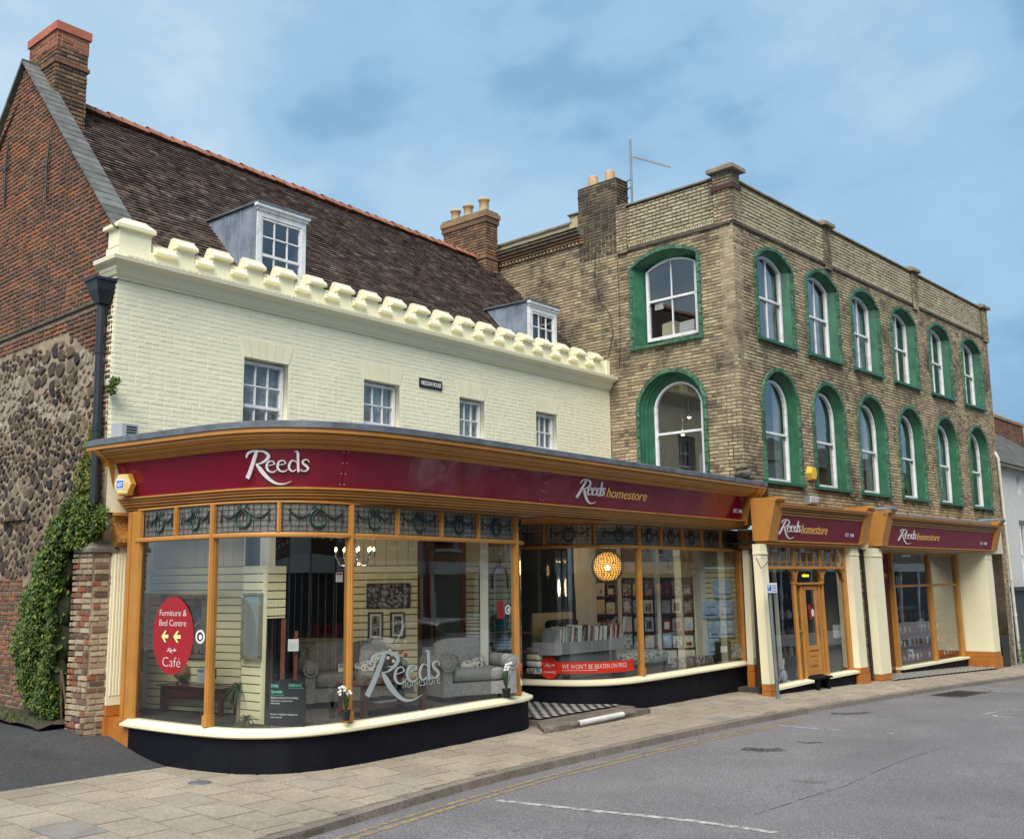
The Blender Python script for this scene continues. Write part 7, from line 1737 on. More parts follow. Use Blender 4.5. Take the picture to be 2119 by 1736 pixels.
# beaded globe pendant
a, z = P3(1257, 1172, 1.7); c0 = cr.pt(a, z, 1.7); R_g = P3(1290, 1172, 1.7)[0]-a; Rg = .30
t = thing('beaded_globe_lamp', 'lit globe pendant lamp made of dark beads, glowing amber in the right window', 'lamp', c0); b = MB()
for i in range(1, 22):
    ph = math.pi*i/22; m_ = max(4, int(34*math.sin(ph)))
    for j in range(m_): th = 2*math.pi*(j+(i % 2)*.5)/m_; d_ = Vector((math.sin(ph)*math.cos(th), math.sin(ph)*math.sin(th), math.cos(ph))); b.blob(c0+d_*Rg, .0165, .0165, .0165, n=5, m=4)
b.build('bead_shell', M['pewter'], t, kind='stuff'); b = MB(); b.blob(c0, .27, .27, .27, n=16, m=10)
t_ = NT('amber glow diffuser'); t_.t.nodes.remove(t_.b); em = t_.n('ShaderNodeEmission'); em.inputs[0].default_value = (1, .45, .08, 1); em.inputs[1].default_value = .8; tr = t_.n('ShaderNodeBsdfTransparent'); mx_ = t_.n('ShaderNodeMixShader'); t_.l(t_.ramp(t_.noise(14, 3, .6), [(.38, 0), (.60, 1)]), mx_.inputs[0]); t_.l(tr.outputs[0], mx_.inputs[1]); t_.l(em.outputs[0], mx_.inputs[2]); t_.l(mx_.outputs[0], t_.o.inputs[0])
b.build('amber_diffuser', t_.m, t); b = MB(); b.blob(c0+Vector((0, 0, -.02)), .05, .05, .05); b.build('bulb', glow('bright warm bulb', (1, .75, .4), 14), t); b = MB(); b.tube([c0+Vector((0, 0, Rg)), (c0.x, c0.y, 1.02)], .006, 6); b.build('flex', M['black_plastic'], t)
pl_ = bpy.data.lights.new('lamp_light', 'POINT'); pl_.energy = 20; pl_.color = (1, .6, .28); pl_.shadow_soft_size = .15; po = bpy.data.objects.new('lamp_light', pl_); po.location = c0; link(po, t)
po.matrix_parent_inverse = Matrix.Identity(4); po.location = (0, 0, 0)
# ---------------------------------------------------------------- inside shops two and three
bx(fac, 'back_wall', 'darkroom', shop2, 2.7, 4.6, -2.6, .9, -1.6, -1.5); bx(fac, 'shop_floor', 'carpet', shop2, .6, 4.6, -2.4, -2.2, -1.5, -.02); bx(fac, 'shop_ceiling', 'darkroom', shop2, .6, 4.6, .72, .76, -1.5, -.02); AW = Fr((fac.pt(.46, 0, -.12).x, fac.pt(.46, 0, -.12).y), 0); AW.u = (fac.pt(2.8, 0, -1.5)-fac.pt(.46, 0, -.12)).normalized(); AW.n = Vector((AW.u.y, -AW.u.x, 0)); bx(AW, 'added_partition', 'darkroom', shop2, 0, 2.7, -2.6, .9, -.05, 0); bx(fac, 'party_wall', 'ceiling', shop2, 4.6, 4.66, -2.6, .9, -1.6, -.36)  # angled partition is added out of view to close a light leak
bx(fl, 'white_post', 'wallwhite', shop2, 1.45, 1.52, -2.1, .2, -.3, -.24)
random.seed(17)
def F2(x, y, d): return fac.px(x, y, d)
for r in range(4):
    z = -1.75+r*.42
    bx(fac, 'stock_shelf', 'wood_dark', shop2, 2.3, 4.5, z-.02, z, -1.25, -.95)
    for (p, q) in ((2.4, 4.4),):
        a = p; no = 0
        while a < q:
            no += 1; mk = random.choice([('paper', 'white'), ('sofa', 'grey'), ('sticker_red', 'red'), ('pot', 'buff'), ('pewter', 'dark metal'), ('frame_silver', 'silver'), ('wood_red', 'brown'), ('terracotta', 'orange')]); lab = ORD[no]+' item from the left, '+mk[1]+', on the '+('lowest', 'second', 'third', 'top')[r]+' shelf of the narrow shop'
            s_ = random.uniform(.05, .11); t = thing('stock_item', lab, 'ornament', fac.pt(a, z, -1.05), 'ornaments on the shelves of the narrow shop'); b = MB(); h = random.uniform(.12, .28)
            b.lathe(fac.pt(a, z, -1.05), [(s_*.7, 0), (s_, h*.3), (s_*.8, h*.7), (s_*.35, h*.85), (s_*.4, h), (.001, h)], 10); b.build('ornament_body', M[mk[0]], t); a += random.uniform(.18, .32)
def hare(label, x, y, s_):
    a, z = fl.px(x, y, -.12) if False else fac.px(x, y, -.12); z = -2.14; t = thing('hare_ornament', label, 'ornament', fac.pt(a, z, -.12)); c = fac.pt(a, z, -.12); u = fac.u; k = Vector((0, 0, 1))
    b = MB(); b.blob(c+k*.13*s_, .09*s_, .08*s_, .14*s_, n=12, m=8, wob=.15); b.blob(c+k*.30*s_-u*.03*s_, .05*s_, .045*s_, .055*s_, n=10, m=7); b.blob(c+k*.28*s_-u*.085*s_, .03*s_, .03*s_, .025*s_, n=8, m=5)
    for d in (-.02, .02): b.tube([c+k*.33*s_+u*d*s_, c+k*.42*s_+u*(d+.03)*s_, c+k*.50*s_+u*(d+.05)*s_], [.015*s_, .02*s_, .004], 7)
    for d in (-.05, .05): b.tube([c+k*.16*s_-u*.05*s_+fac.n*d*s_, c+k*.02*s_-u*.09*s_+fac.n*d*s_], [.022*s_, .018*s_], 7); b.blob(c+k*.03*s_+u*.03*s_+fac.n*d*1.3*s_, .09*s_, .03*s_, .03*s_, n=8, m=5)
    b.build('hare_body', M['grey_plastic'], t, smooth=True)
hare('grey stone hare ornament sitting upright at the left of the narrow shop window', 1622, 1415, 1.0); hare('second grey stone hare, further right in the narrow shop window', 1655, 1410, .8)
a0, z1 = fac.px(1723, 1293, -.2); a1, z0 = fac.px(1745, 1318, -.2); t = thing('window_notice', 'white notice sheet inside the right pane of the narrow shop', 'notice', fac.pt(a0, z0, -.2)); bx(fac, 'sheet', 'paper', t, a0, a1, z0, z1, -.2, -.195)
a0, z1 = fac.px(1762, 1369, -.1); a1, z0 = fac.px(1775, 1386, -.1); t = thing('window_notice', 'pale blue notice leaning low in the right pane of the narrow shop', 'notice', fac.pt(a0, z0, -.1)); bx(fac, 'sheet', 'blue_pack', t, a0, a1, z0, z1, -.1, -.095)
a0, z1 = fac.px(1728, 1198, -.5); a1, z0 = fac.px(1746, 1218, -.5); t = thing('hanging_clock_panel', 'pale square hanging panel with dark cut-outs in the narrow shop window', 'ornament', fac.pt(a0, z0, -.5)); bx(fac, 'panel', 'wallcream', t, a0, a1, z0, z1, -.52, -.5); bx(fac, 'cut_out', 'board', t, a0+.1, a0+.16, z0+.15, z1-.1, -.5, -.49); bx(fac, 'cut_out', 'board', t, a1-.16, a1-.1, z0+.15, z1-.1, -.5, -.49)
t = thing('folding_walker', 'thin white metal folding frame standing in the right pane of the narrow shop', 'frame', fac.pt(3.5, -2.1, -.3)); 
for P in (((3.2, -2.1), (3.45, -1.3), (3.62, -1.3)), ((3.85, -2.1), (3.5, -1.35)), ((3.3, -1.75), (3.75, -1.75))): b = MB(); b.tube([fac.pt(a, z, -.3) for a, z in P], .014, 6); b.build('tube_leg', M['chrome'], t)
w2 = thing('welcome_sign', 'small yellow lit welcome sign over the shop door', 'sign', fl.pt(2.2, .0, .04)); b = MB(); text_fit(b, fl.pt, 'welcome', 2.12, 2.42, .03, .075, .046, .002, bold=.01); b.build('lettering', M['welcome'], w2)
ds = thing('door_stickers', 'red blob-shaped and round white stickers on the glass of the ochre shop door', 'sticker', fl.pt(2.35, -.9, .05)); b = MB()
for (a, z, r) in ((2.33, -.62, .065), (2.35, -.72, .06), (2.36, -.83, .055)): 
    P = [fl.pt(a, z, .05)]+[fl.pt(a+r*math.cos(k*.393), z+r*1.1*math.sin(k*.393), .05) for k in range(16)]; b.add(P, [(0, 1+k, 1+(k+1) % 16) for k in range(16)])
b.build('red_sticker', M['sticker_red'], ds, kind='stuff'); b = MB(); P = [fl.pt(2.46, -.74, .053)]+[fl.pt(2.46+.06*math.cos(k*.393), -.74+.085*math.sin(k*.393), .053) for k in range(16)]; b.add(P, [(0, 1+k, 1+(k+1) % 16) for k in range(16)]); b.build('round_sticker', M['vinyl_white'], ds)
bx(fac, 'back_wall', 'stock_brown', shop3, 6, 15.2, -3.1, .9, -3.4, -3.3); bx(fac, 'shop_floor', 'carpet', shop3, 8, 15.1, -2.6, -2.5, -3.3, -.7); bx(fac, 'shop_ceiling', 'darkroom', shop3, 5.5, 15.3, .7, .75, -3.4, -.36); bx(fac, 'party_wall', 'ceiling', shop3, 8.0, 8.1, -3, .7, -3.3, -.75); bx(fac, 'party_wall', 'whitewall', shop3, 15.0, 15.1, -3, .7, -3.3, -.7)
for r in range(4):
    z = -2.26+r*.36; d = -1.05-r*.2; bx(fac, 'display_shelf', 'wood_red', shop3, 8.7, 14.6, z-.03, z, d-.25, d+.05)
    a = 8.8; no = 0
    while a < 14.5:
        no += 1; mk = random.choice([('paper', 'white'), ('paper', 'white'), ('wallwhite', 'cream'), ('sticker_red', 'red'), ('blue_pack', 'pale blue'), ('sofa_lt', 'grey'), ('sticker_bright', 'orange red'), ('pot', 'buff')])
        bx(fac, 'shelf_divider', 'wood_red', shop3, a-.1, a-.085, z, z+.22, d-.2, d); s_ = random.uniform(.075, .14); h = random.uniform(.17, .33)
        t = thing('kitchen_ware', ORD[no]+' pot from the left, '+mk[1]+', on the '+('lowest', 'second', 'third', 'top')[r]+' step of the rightmost shop', 'kitchenware', fac.pt(a, z, d-.08), 'kitchenware on the stepped display of the rightmost shop'); b = MB(); b.lathe(fac.pt(a, z, d-.08), random.choice([[(s_, 0), (s_, h*.5), (s_*.95, h*.55), (.02, h*.7), (.02, h*.78), (.001, h*.8)], [(s_*.6, 0), (s_, h*.4), (s_*.5, h*.8), (s_*.6, h), (.001, h)], [(s_*.8, 0), (s_*.8, h*.6), (.001, h*.62)]]), 12); b.build('vessel', M[mk[0]], t); a += random.uniform(.24, .34)
t = thing('white_banner', 'long white shop banner hung inside the rightmost shop', 'banner', fac.pt(9.5, -1, -2)); a0, z1 = fac.px(1855, 1255, -2); a1, z0 = fac.px(1905, 1274, -2); bx(fac, 'cloth', 'paper', t, a0, a1, z0, z1, -2.0, -1.99)
# ---------------------------------------------------------------- rainwater pipes, boxes, aerial
P0 = lambda x, y, d: gb.px(x, y, d)
t = thing('downpipe', 'black cast iron downpipe with a hopper head at the corner of the gable', 'drainpipe', gb.pt(.3, -1.5, .1))
ax, az = gb.px(209, 640, .12); bxp, bz = gb.px(195, 1040, .12); _, hz_ = gb.px(217, 580, .12)
b = MB(); b.tube([gb.pt(ax, az+.1, .12), gb.pt(bxp, bz, .12)], .058, 14); b.build('pipe', M['pipe'], t)
for f_ in (.22, .62, .98):
    b = MB(); z = az+(bz-az)*f_; a = ax+(bxp-ax)*f_; b.tube([gb.pt(a, z-.05, .12), gb.pt(a, z+.05, .12)], .068, 14); b.build('pipe_collar', M['pipe'], t)
b = MB(); a, z = ax-.02, hz_; b.add([gb.pt(a-.17, z, .0), gb.pt(a+.17, z, .0), gb.pt(a+.17, z, .30), gb.pt(a-.17, z, .30), gb.pt(a-.15, z-.16, .02), gb.pt(a+.15, z-.16, .02), gb.pt(a+.15, z-.16, .26), gb.pt(a-.15, z-.16, .26), gb.pt(a-.07, z-.34, .05), gb.pt(a+.07, z-.34, .05), gb.pt(a+.07, z-.34, .19), gb.pt(a-.07, z-.34, .19)],
    [(0, 1, 2, 3)]+[(i, (i+1) % 4, 4+(i+1) % 4, 4+i) for i in range(4)]+[(4+i, 4+(i+1) % 4, 8+(i+1) % 4, 8+i) for i in range(4)]); b.box(gb, a-.185, a+.185, z-.03, z+.015, -.0, .32, .005); b.build('hopper_head', M['pipe'], t)
t = thing('gutter_outlet', 'short black pipe elbow at the foot of the downpipe, above the brick pier', 'drainpipe', gb.pt(.3, -.2, .2)); b = MB(); q0 = gb.px(192, 1068, .12); q1 = gb.px(232, 1052, .12); b.tube([gb.pt(bxp, bz+.05, .12), gb.pt(q0[0], q0[1], .12), gb.pt(q0[0]-.08, q0[1]-.06, .12), gb.pt(max(q1[0], .05), q1[1]-.02, .10)], .06, 10); b.build('elbow', M['pipe'], t)
def alarm(name, label, fr, x, y, d, w_, h_, dep, face='yellow_pale', side='yellow_plastic'):
    a, z = fr.px(x, y, d) if not callable(fr) else (0, 0); t = thing(name, label, 'alarm box', fr.pt(a, z, d)); P = [(a-w_*.5, z), (a-w_*.28, z+h_*.5), (a+w_*.28, z+h_*.5), (a+w_*.5, z), (a+w_*.28, z-h_*.5), (a-w_*.28, z-h_*.5)]
    b = MB(); b.prism(fr, P, d, d+dep, .12); b.build('alarm_case', M[side], t); b = MB(); b.prism(fr, [(a+(x_-a)*.84, z+(z_-z)*.84) for x_, z_ in P], d+dep, d+dep+.006, .05); b.build('alarm_face', M[face], t)
    b = MB()
    for i in range(4): b.box(fr, a+w_*.05, a+w_*.3, z-h_*.28+i*h_*.1, z-h_*.24+i*h_*.1, d+dep+.006, d+dep+.009)
    b.build('louvre', M['yellow_plastic'], t, kind='stuff'); return t, a, z
ta = CP.hit(262, 1000, -.33); a_, q_ = CP.at(ta, -.36); a2_, q2_ = CP.at(ta+.05, -.36); AFr = Fr((0, 0), 0); AFr.O = cr.pt(a_, 0, q_); AFr.u = (cr.pt(a2_, 0, q2_)-cr.pt(a_, 0, q_)).normalized(); AFr.n = Vector((AFr.u.y, -AFr.u.x, 0))
AF2 = Fr((0, 0), 0); AF2.O = AFr.O.copy(); AF2.u = (AFr.u-AFr.n*.35).normalized(); AF2.n = Vector((AF2.u.y, -AF2.u.x, 0))
t, a, z = alarm('burglar_alarm_box', 'hexagonal yellow alarm box with a blue badge at the left end of the fascia', AF2, 262, 1003, .06, .30, .30, .09)
b = MB(); b.box(AF2, a-.095, a+.03, z-.065, z+.065, .157, .162); b.build('blue_badge', M['vinyl_white'], t); b = MB(); b.box(AF2, a-.085, a+.02, z-.05, z+.05, .162, .165); b.build('badge_field', M['blue_sign'], t); b = MB(); text_fit(b, AF2.pt, 'ADT', a-.075, a+.01, z-.03, .055, .165, .002, bold=.02); b.build('badge_lettering', M['vinyl_white'], t)
t, a, z = alarm('burglar_alarm_box', 'plain yellow alarm box on the brick between the first two lower green windows', fac, 1674.5, 980, .0, .34, .30, .12, 'yellow_plastic')
a0, z1 = fac.px(1672, 1023, .12); a1, z0 = fac.px(1694, 1046, .12); t = thing('security_light', 'grey box security light above the narrow shopfront fascia', 'light', fac.pt((a0+a1)/2, z0, 0)); bx(fac, 'light_housing', 'steel', t, a0, a1, z0, z1, 0, .14, ch=.02); bx(fac, 'light_lens', 'grey_plastic', t, a0+.03, a1-.03, z0+.04, z1-.03, .14, .16, ch=.02)
a0, z1 = cr.px(213, 891, .35); a1, z0 = cr.px(243, 921, .35); t = thing('vent_cowl', 'small grey plastic vent cowl on the lead roof at the left end of the shopfront', 'vent', cr.pt(.25, 1.97, .3)); bx(cr, 'cowl_body', 'grey_plastic', t, .02, .30, 1.99, 2.22, -.02, .26, ch=.02)
b = MB()
for i in range(4): b.box(cr, .10, .25, 2.03+i*.04, 2.05+i*.04, .255, .268)
b.build('vent_slot', M['pewter'], t, kind='stuff')
# terrestrial aerial behind the stack
a, zt_ = sid.px(1306, 288, -.35); a, zb_ = sid.px(1308, 417, -.35); t = thing('television_aerial', 'tall grey pole with a long yagi aerial strapped beside the sooty chimney', 'aerial', sid.pt(a, zb_, -.35))
b = MB(); b.tube([sid.pt(a, zb_-.2, -.35), sid.pt(a, zt_, -.35)], .026, 8); b.build('mast', M['steel'], t)
p0 = sid.pt(a, zt_-.42, -.35); r = ray(1387, 346); e = Vector((r[0]*p0.y*.985, p0.y*.985, r[1]*p0.y*.985)); b = MB(); b.tube([p0, e], .012, 6); b.tube([p0+Vector((0, 0, -.12)), p0+(e-p0)*.12], .007, 5); b.build('boom', M['grey_plastic'], t)
b = MB(); sdv = (e-p0).cross(Vector((0, 0, 1))).normalized()
for i in range(22): q = p0+(e-p0)*(.1+.9*i/21); b.tube([q-sdv*.10-Vector((0, 0, .0)), q+sdv*.10], .005, 4); b.tube([q, q+Vector((0, 0, .05))], .005, 4)
b.build('aerial_element', M['grey_plastic'], t, kind='stuff')
b = MB()
for zz in (.55, .35): b.box(WORLD, 0, 0, 0, 0, 0, 0); b.tube([sid.pt(a, zb_+zz, -.35), sid.pt(a+.32, zb_+zz-.08, -.30)], .012, 5)
b.build('bracket_arm', M['pewter'], t, kind='stuff')
# rough stone stub on the corner above the lead roof
a, z = fac.px(1525, 978, .25); t = thing('broken_corbel', 'weathered broken stone corbel on the brick corner just above the shop roof', 'stone', cr.pt(11.7, 2.1, 3.4)); b = MB(); b.blob(cr.pt(11.72, 2.10, 3.42), .24, .16, .09, (cr.u, cr.n, Vector((0, 0, 1))), 10, 7, .5, 3); b.blob(cr.pt(11.68, 2.22, 3.42), .15, .12, .07, (cr.u, cr.n, Vector((0, 0, 1))), 9, 6, .6, 9); b.build('stone_lump', M['step'], t)
# wires sagging over the brick front
def wire(label, pts, fr, r=.008, m='black_plastic', name='wall_cable'):
    P = [fr.px(x, y, .04) for x, y in pts]; t = thing(name, label, 'cable', fr.pt(P[0][0], P[0][1], .04)); b = MB(); b.tube([fr.pt(a, z, .03) for a, z in P], r, 5); b.build('cable', M[m], t)
wire('black cable looped along the brick above the narrow shop fascia', [(1592, 1006), (1640, 1011), (1700, 1016), (1750, 1023), (1768, 1030), (1778, 1050)], fac); wire('black cable above the rightmost fascia', [(1750, 1023), (1790, 1028), (1814, 1036), (1818, 1052)], fac)
wire('thin black cable hanging down the brick side wall beside the parapet', [(1240, 640), (1243, 690), (1236, 742)], sid, .01) if False else None
wire('thin cable running down the side wall from the chimney to the cream parapet', [(1231, 520), (1230, 580), (1243, 625), (1262, 650), (1268, 690), (1258, 738), (1240, 750)], sid, .007)
wire('thin cable hanging straight down the side wall beside the green windows', [(1277, 540), (1280, 600), (1283, 700), (1281, 760)], sid, .006)
# pipes in the strip between the two right shopfronts
for k, (x0, x1, lb) in enumerate(((1781, 1806, 'left grey drainpipe on the brick strip between the narrow and rightmost shopfronts'), (1790, 1816, 'right grey drainpipe on the brick strip between the narrow and rightmost shopfronts'))):
    a0, z1 = fac.px(x0, 1110, .07); a1, z0 = fac.px(x1, 1403, .07); t = thing('drainpipe', lb, 'drainpipe', fac.pt(a1, z0, .07)); b = MB(); b.tube([fac.pt(a0, z1, .07), fac.pt(a1, z0-.05, .07)], .038, 10); b.build('pipe', M['pewter'], t)
a0, z1 = fac.px(2066, 955, .08); a1, z0 = fac.px(2112, 1372, .08); t = thing('drainpipe', 'cream painted drainpipe at the right end of the brick building with moss at its foot', 'drainpipe', fac.pt(a1, z0, .08)); b = MB(); b.tube([fac.pt(a0, z1, .08), fac.pt(a1, z0, .08)], .045, 10); b.tube([fac.pt(a0-.02, z1+.3, .0), fac.pt(a0, z1+.1, .08), fac.pt(a0, z1, .08)], .05, 8); b.build('pipe', M['cream_pipe'], t)
for z in (1.6, -.1, -1.2): b = MB(); f_ = (z1-z)/(z1-z0); b.tube([fac.pt(a0+(a1-a0)*f_, z-.04, .08), fac.pt(a0+(a1-a0)*f_, z+.04, .08)], .056, 10); b.build('pipe_collar', M['cream_pipe'], t)
t2 = thing('wall_lantern', 'small black cctv or lantern on the brick strip between the right shopfronts', 'lamp', fac.pt(4.9, .1, .1)); a, z = fac.px(1803, 1196, .15); b = MB(); b.blob(fac.pt(a, z, .15), .07, .07, .10, n=8, m=6, wob=.3); b.build('lamp_head', M['black_plastic'], t2); b = MB(); b.tube([fac.pt(a, z+.1, .0), fac.pt(a, z+.12, .12), fac.pt(a, z+.05, .15)], .012, 5); b.build('arm', M['black_plastic'], t2)
b = MB(); t = thing('wall_sign', 'small wooden house number 5 on the brick strip', 'sign', fac.pt(4.7, -.9, .05)); a, z = fac.px(1790, 1230, .03); text_fit(b, fac.pt, '5', a, a+.12, z-.08, .17, .0, .03, bold=.02); b.build('numeral', M['timber'], t)
t = thing('curled_bracket', 'thin iron scroll bracket on the cream pilaster left of the narrow shop', 'bracket', fl.pt(-.1, .3, .25)); b = MB(); b.tube([fl.pt(-.15, .42, .26), fl.pt(-.05, .20, .30), fl.pt(.15, .28, .30), fl.pt(.34, .42, .30)], .008, 5); b.tube([fl.pt(-.12, .47, .26), fl.pt(.36, .47, .30)], .006, 5); b.build('iron_scroll', M['pewter'], t)
# street sign post with parking plate
x0, y0, x1, y1 = 1592, 1224, 1610, 1440; a0, z1 = fac.px(x0, y0, .5); a1, z0 = fac.px(x1, y1, .5)
t = thing('parking_sign_post', 'thin galvanised post with a small white and blue parking plate before the narrow shop', 'sign', fac.pt(a1, z0, .5)); b = MB(); b.tube([fac.pt(a1, z0-.1, .5), fac.pt(a0, z1+.05, .5)], .038, 12); b.build('post', M['steel'], t)
pa, pz = fac.px(1586, 1206, .55); pa2, pz2 = fac.px(1602, 1224, .55); bx(fac, 'plate', 'vinyl_white', t, pa, pa2+.12, pz2-.02, pz+.0, .545, .552); bx(fac, 'blue_panel', 'blue_sign', t, pa+.03, pa+.17, pz2+.02, pz-.04, .552, .555)
b = MB(); text_fit(b, fac.pt, 'P', pa+.06, pa+.13, pz2+.06, .12, .555, .002, bold=.02); b.build('letter', M['vinyl_white'], t)
b = MB()
for i in range(4): b.box(fac, pa+.20, pa2+.09, pz-.06-i*.05, pz-.045-i*.05, .552, .555)
b.build('print_line', M['blue_sign'], t, kind='stuff')
# ---------------------------------------------------------------- brick pier with a weathered cap
t = thing('brick_pier', 'square pier of mixed pale and dark old bricks with a sloped stone cap', 'pier', gb.pt(.5, -2.0, .3))
PQ = gb.sub(0, 0, 0)
pf = Fr((0, 0), 0); pf.u = cr.u.copy(); pf.n = cr.n.copy()
a1, zb_ = cr.px(231, 1400, .0); a0, _ = cr.px(184, 1300, .0); _, zt_ = cr.px(200, 1142, .0)
pd0, pd1 = -.42, .0
b = MB(); b.box(cr, a0+.012, a1-.0, -2.4, zt_, pd0, pd1-.012); b.build('pier_core', M['mortar_flint'], t)
pc = Pieces(t, 'brick', 'pier_brickwork', M['pier'], 300, .1)
random.seed(12); lay(pc, cr, [(a0, -2.3), (a1, -2.3), (a1, zt_), (a0, zt_)], [], course=.077, bl=.225, j=.012, d=pd1-.012, th=.014, jit=.006, rough=.005)
f2 = Fr((0, 0), 0); f2.O = cr.pt(a0, 0, pd1); f2.u = -cr.n; f2.n = -cr.u; lay(pc, f2, [(0, -2.3), (.5, -2.3), (.5, zt_), (0, zt_)], [], course=.077, bl=.225, j=.012, th=.014, jit=.006, rough=.005); pc.done()
b = MB(); P = [(a0-.05, pd0), (a1+.0, pd0), (a1+.0, pd1+.05), (a0-.05, pd1+.05)]
b.add([cr.pt(a, zt_, d) for a, d in P]+[cr.pt(a, zt_+.05, d) for a, d in P]+[cr.pt(a0+.08, zt_+.20, pd0+.1), cr.pt(a1-.05, zt_+.18, pd0+.1), cr.pt(a1-.07, zt_+.18, pd1-.14), cr.pt(a0+.09, zt_+.21, pd1-.12)], [(0, 1, 2, 3)]+[(i, (i+1) % 4, 4+(i+1) % 4, 4+i) for i in range(4)]+[(4+i, 4+(i+1) % 4, 8+(i+1) % 4, 8+i) for i in range(4)]+[(8, 9, 10, 11)]); b.build('cap_stone', M['step'], t)
# planting bed edge
t = thing('timber_edging', 'weathered timber board edging the planting bed below the ivy', 'edging', gb.pt(2.5, -1.85, .5)); 
for (x0, y0, x1, y1) in ((0, 1470, 75, 1486), (74, 1485, 152, 1500)):
    p, q = ground(x0, y0), ground(x1, y1); P, Q = cr.pt(p[0], H(*p), p[1]), cr.pt(q[0], H(*q), q[1]); n_ = (Q-P).cross(Vector((0, 0, 1))).normalized()*.05
    b = MB(); k = Vector((0, 0, .09)); d_ = Vector((0, 0, -.05)); b.add([P+d_, Q+d_, Q+n_+d_, P+n_+d_, P+k, Q+k, Q+n_+k, P+n_+k], MB.BF); b.build('board', M['timber'], t)
b = MB(); vs = []; n = 24
for i in range(n+1):
    for j in range(7): a = .45+5.5*i/n; d = .55*j/6; p = gb.pt(a, 0, d); s_, q_ = cr.loc(p); vs.append(gb.pt(a, H(s_, q_)+.05+.05*noise.noise(Vector((a*4, d*6, 0)))+.05*(1-j/6), d))
b.add(vs, [(i*7+j, (i+1)*7+j, (i+1)*7+j+1, i*7+j+1) for i in range(n) for j in range(6)], True); b.build('planting_soil', M['soil'], kind='structure')
# ---------------------------------------------------------------- ivy hedge and golden climber
ZP = -9
def leafcloud(b, pts, n, ls, off, seed=0):
    random.seed(seed)
    for _ in range(n):
        u = random.random()
        a, z, R, D = random.choices(pts, [p[2]*p[2] for p in pts])[0] if isinstance(pts, list) else pts
        th, rr = random.random()*6.283, math.sqrt(random.random()); x, y = math.cos(th)*rr, math.sin(th)*rr
        d = off+D*math.sqrt(max(0, 1-rr*rr*.9))*random.uniform(.72, 1.06)+.06*noise.noise(Vector((a+x*4, z+y*4, seed)))
        if a+x*R < .66 and z+y*R < ZP: continue
        c = gb.pt(a+x*R, z+y*R*1.05, max(.01, d)); s_ = ls*random.uniform(.6, 1.3)
        nrm = (gb.n+Vector((random.uniform(-.9, .9), random.uniform(-.9, .9), random.uniform(-.2, 1.1)))).normalized(); t1 = nrm.orthogonal().normalized(); t1 = (t1*math.cos(th*3)+nrm.cross(t1)*math.sin(th*3)); t2 = nrm.cross(t1)
        b.add([c-t1*s_, c-t2*s_*.42, c+t1*s_, c+t2*s_*.42+nrm*s_*.1], [(0, 1, 2, 3)])
def blobs(lst, d): return [(*gb.px(x, y, d), r, D) for x, y, r, D in lst]
ZP = zt_+.05
t = thing('ivy_hedge', 'dense clipped evergreen climber bulging from the flint wall beside the brick pier', 'hedge', gb.pt(1.2, -1.85, .2))
HB = blobs([(62, 1330, .42, .40), (80, 1250, .40, .40), (100, 1180, .38, .36), (125, 1110, .34, .34), (150, 1060, .30, .3), (70, 1430, .3, .3), (110, 1450, .32, .3), (75, 1300, .36, .34), (60, 1360, .36, .32), (95, 1230, .34, .34), (58, 1400, .3, .3), (110, 1150, .32, .3), (170, 1070, .30, .30), (140, 1100, .33, .34), (120, 1160, .36, .38), (150, 1180, .38, .4), (105, 1230, .40, .42), (140, 1260, .42, .42), (92, 1300, .42, .44), (135, 1330, .42, .42), (80, 1360, .38, .40), (120, 1400, .42, .40), (72, 1400, .30, .34), (100, 1440, .34, .34), (140, 1420, .3, .3), (130, 1460, .22, .25), (160, 1120, .3, .3), (185, 1085, .22, .22)], .2)
b = MB(); b.cr = None; leafcloud(b, HB, 25000, .034, .03, 5); b.build('foliage', M['leaf'], t, kind='stuff')
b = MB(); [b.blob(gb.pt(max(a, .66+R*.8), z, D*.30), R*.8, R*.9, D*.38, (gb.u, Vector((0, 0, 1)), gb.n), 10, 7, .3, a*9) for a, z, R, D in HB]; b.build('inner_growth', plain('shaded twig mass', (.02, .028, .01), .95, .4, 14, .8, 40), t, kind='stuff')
b = MB()
for k in range(5): a, z = gb.px(110+k*9, 1440, .1); b.tube([gb.pt(a, -2.0, .12), gb.pt(a+.05*math.sin(k), -1.6, .16), gb.pt(a+.1*math.sin(k*2), -1.1, .2)], .02, 6)
b.build('woody_stem', M['stem'], t, kind='stuff')
t = thing('golden_climber', 'yellow green climbing shrub trailing up the flint wall beside the black downpipe', 'climber', gb.pt(.6, 0, .1))
GBx = blobs([(196, 800, .10, .08), (192, 840, .12, .10), (188, 890, .14, .12), (180, 930, .18, .14), (176, 970, .20, .18), (186, 1000, .18, .16), (172, 1010, .22, .2), (160, 1045, .24, .2), (195, 870, .1, .1), (190, 780, .05, .05), (150, 1075, .26, .22), (165, 985, .2, .15)], .12)
b = MB(); leafcloud(b, GBx, 3400, .030, .01, 9); b.build('foliage', M['leaf_yellow'], t, kind='stuff')
b = MB(); P = [gb.px(x, y, .05) for x, y in ((150, 1080), (165, 1020), (180, 950), (190, 880), (197, 800), (200, 770))]; b.tube([gb.pt(a, z, .04+.02*math.sin(k)) for k, (a, z) in enumerate(P)], .012, 6); b.build('woody_stem', M['stem'], t)
ZP = -9
t = thing('climber_sprig', 'small bright green sprig growing behind the downpipe against the cream corner', 'plant', gb.pt(.15, 2.4, .1)); b = MB(); leafcloud(b, blobs([(226, 795, .10, .08), (222, 805, .08, .08), (232, 788, .05, .05)], .12), 260, .035, .02, 3); b.build('foliage', M['leaf'], t, kind='stuff')
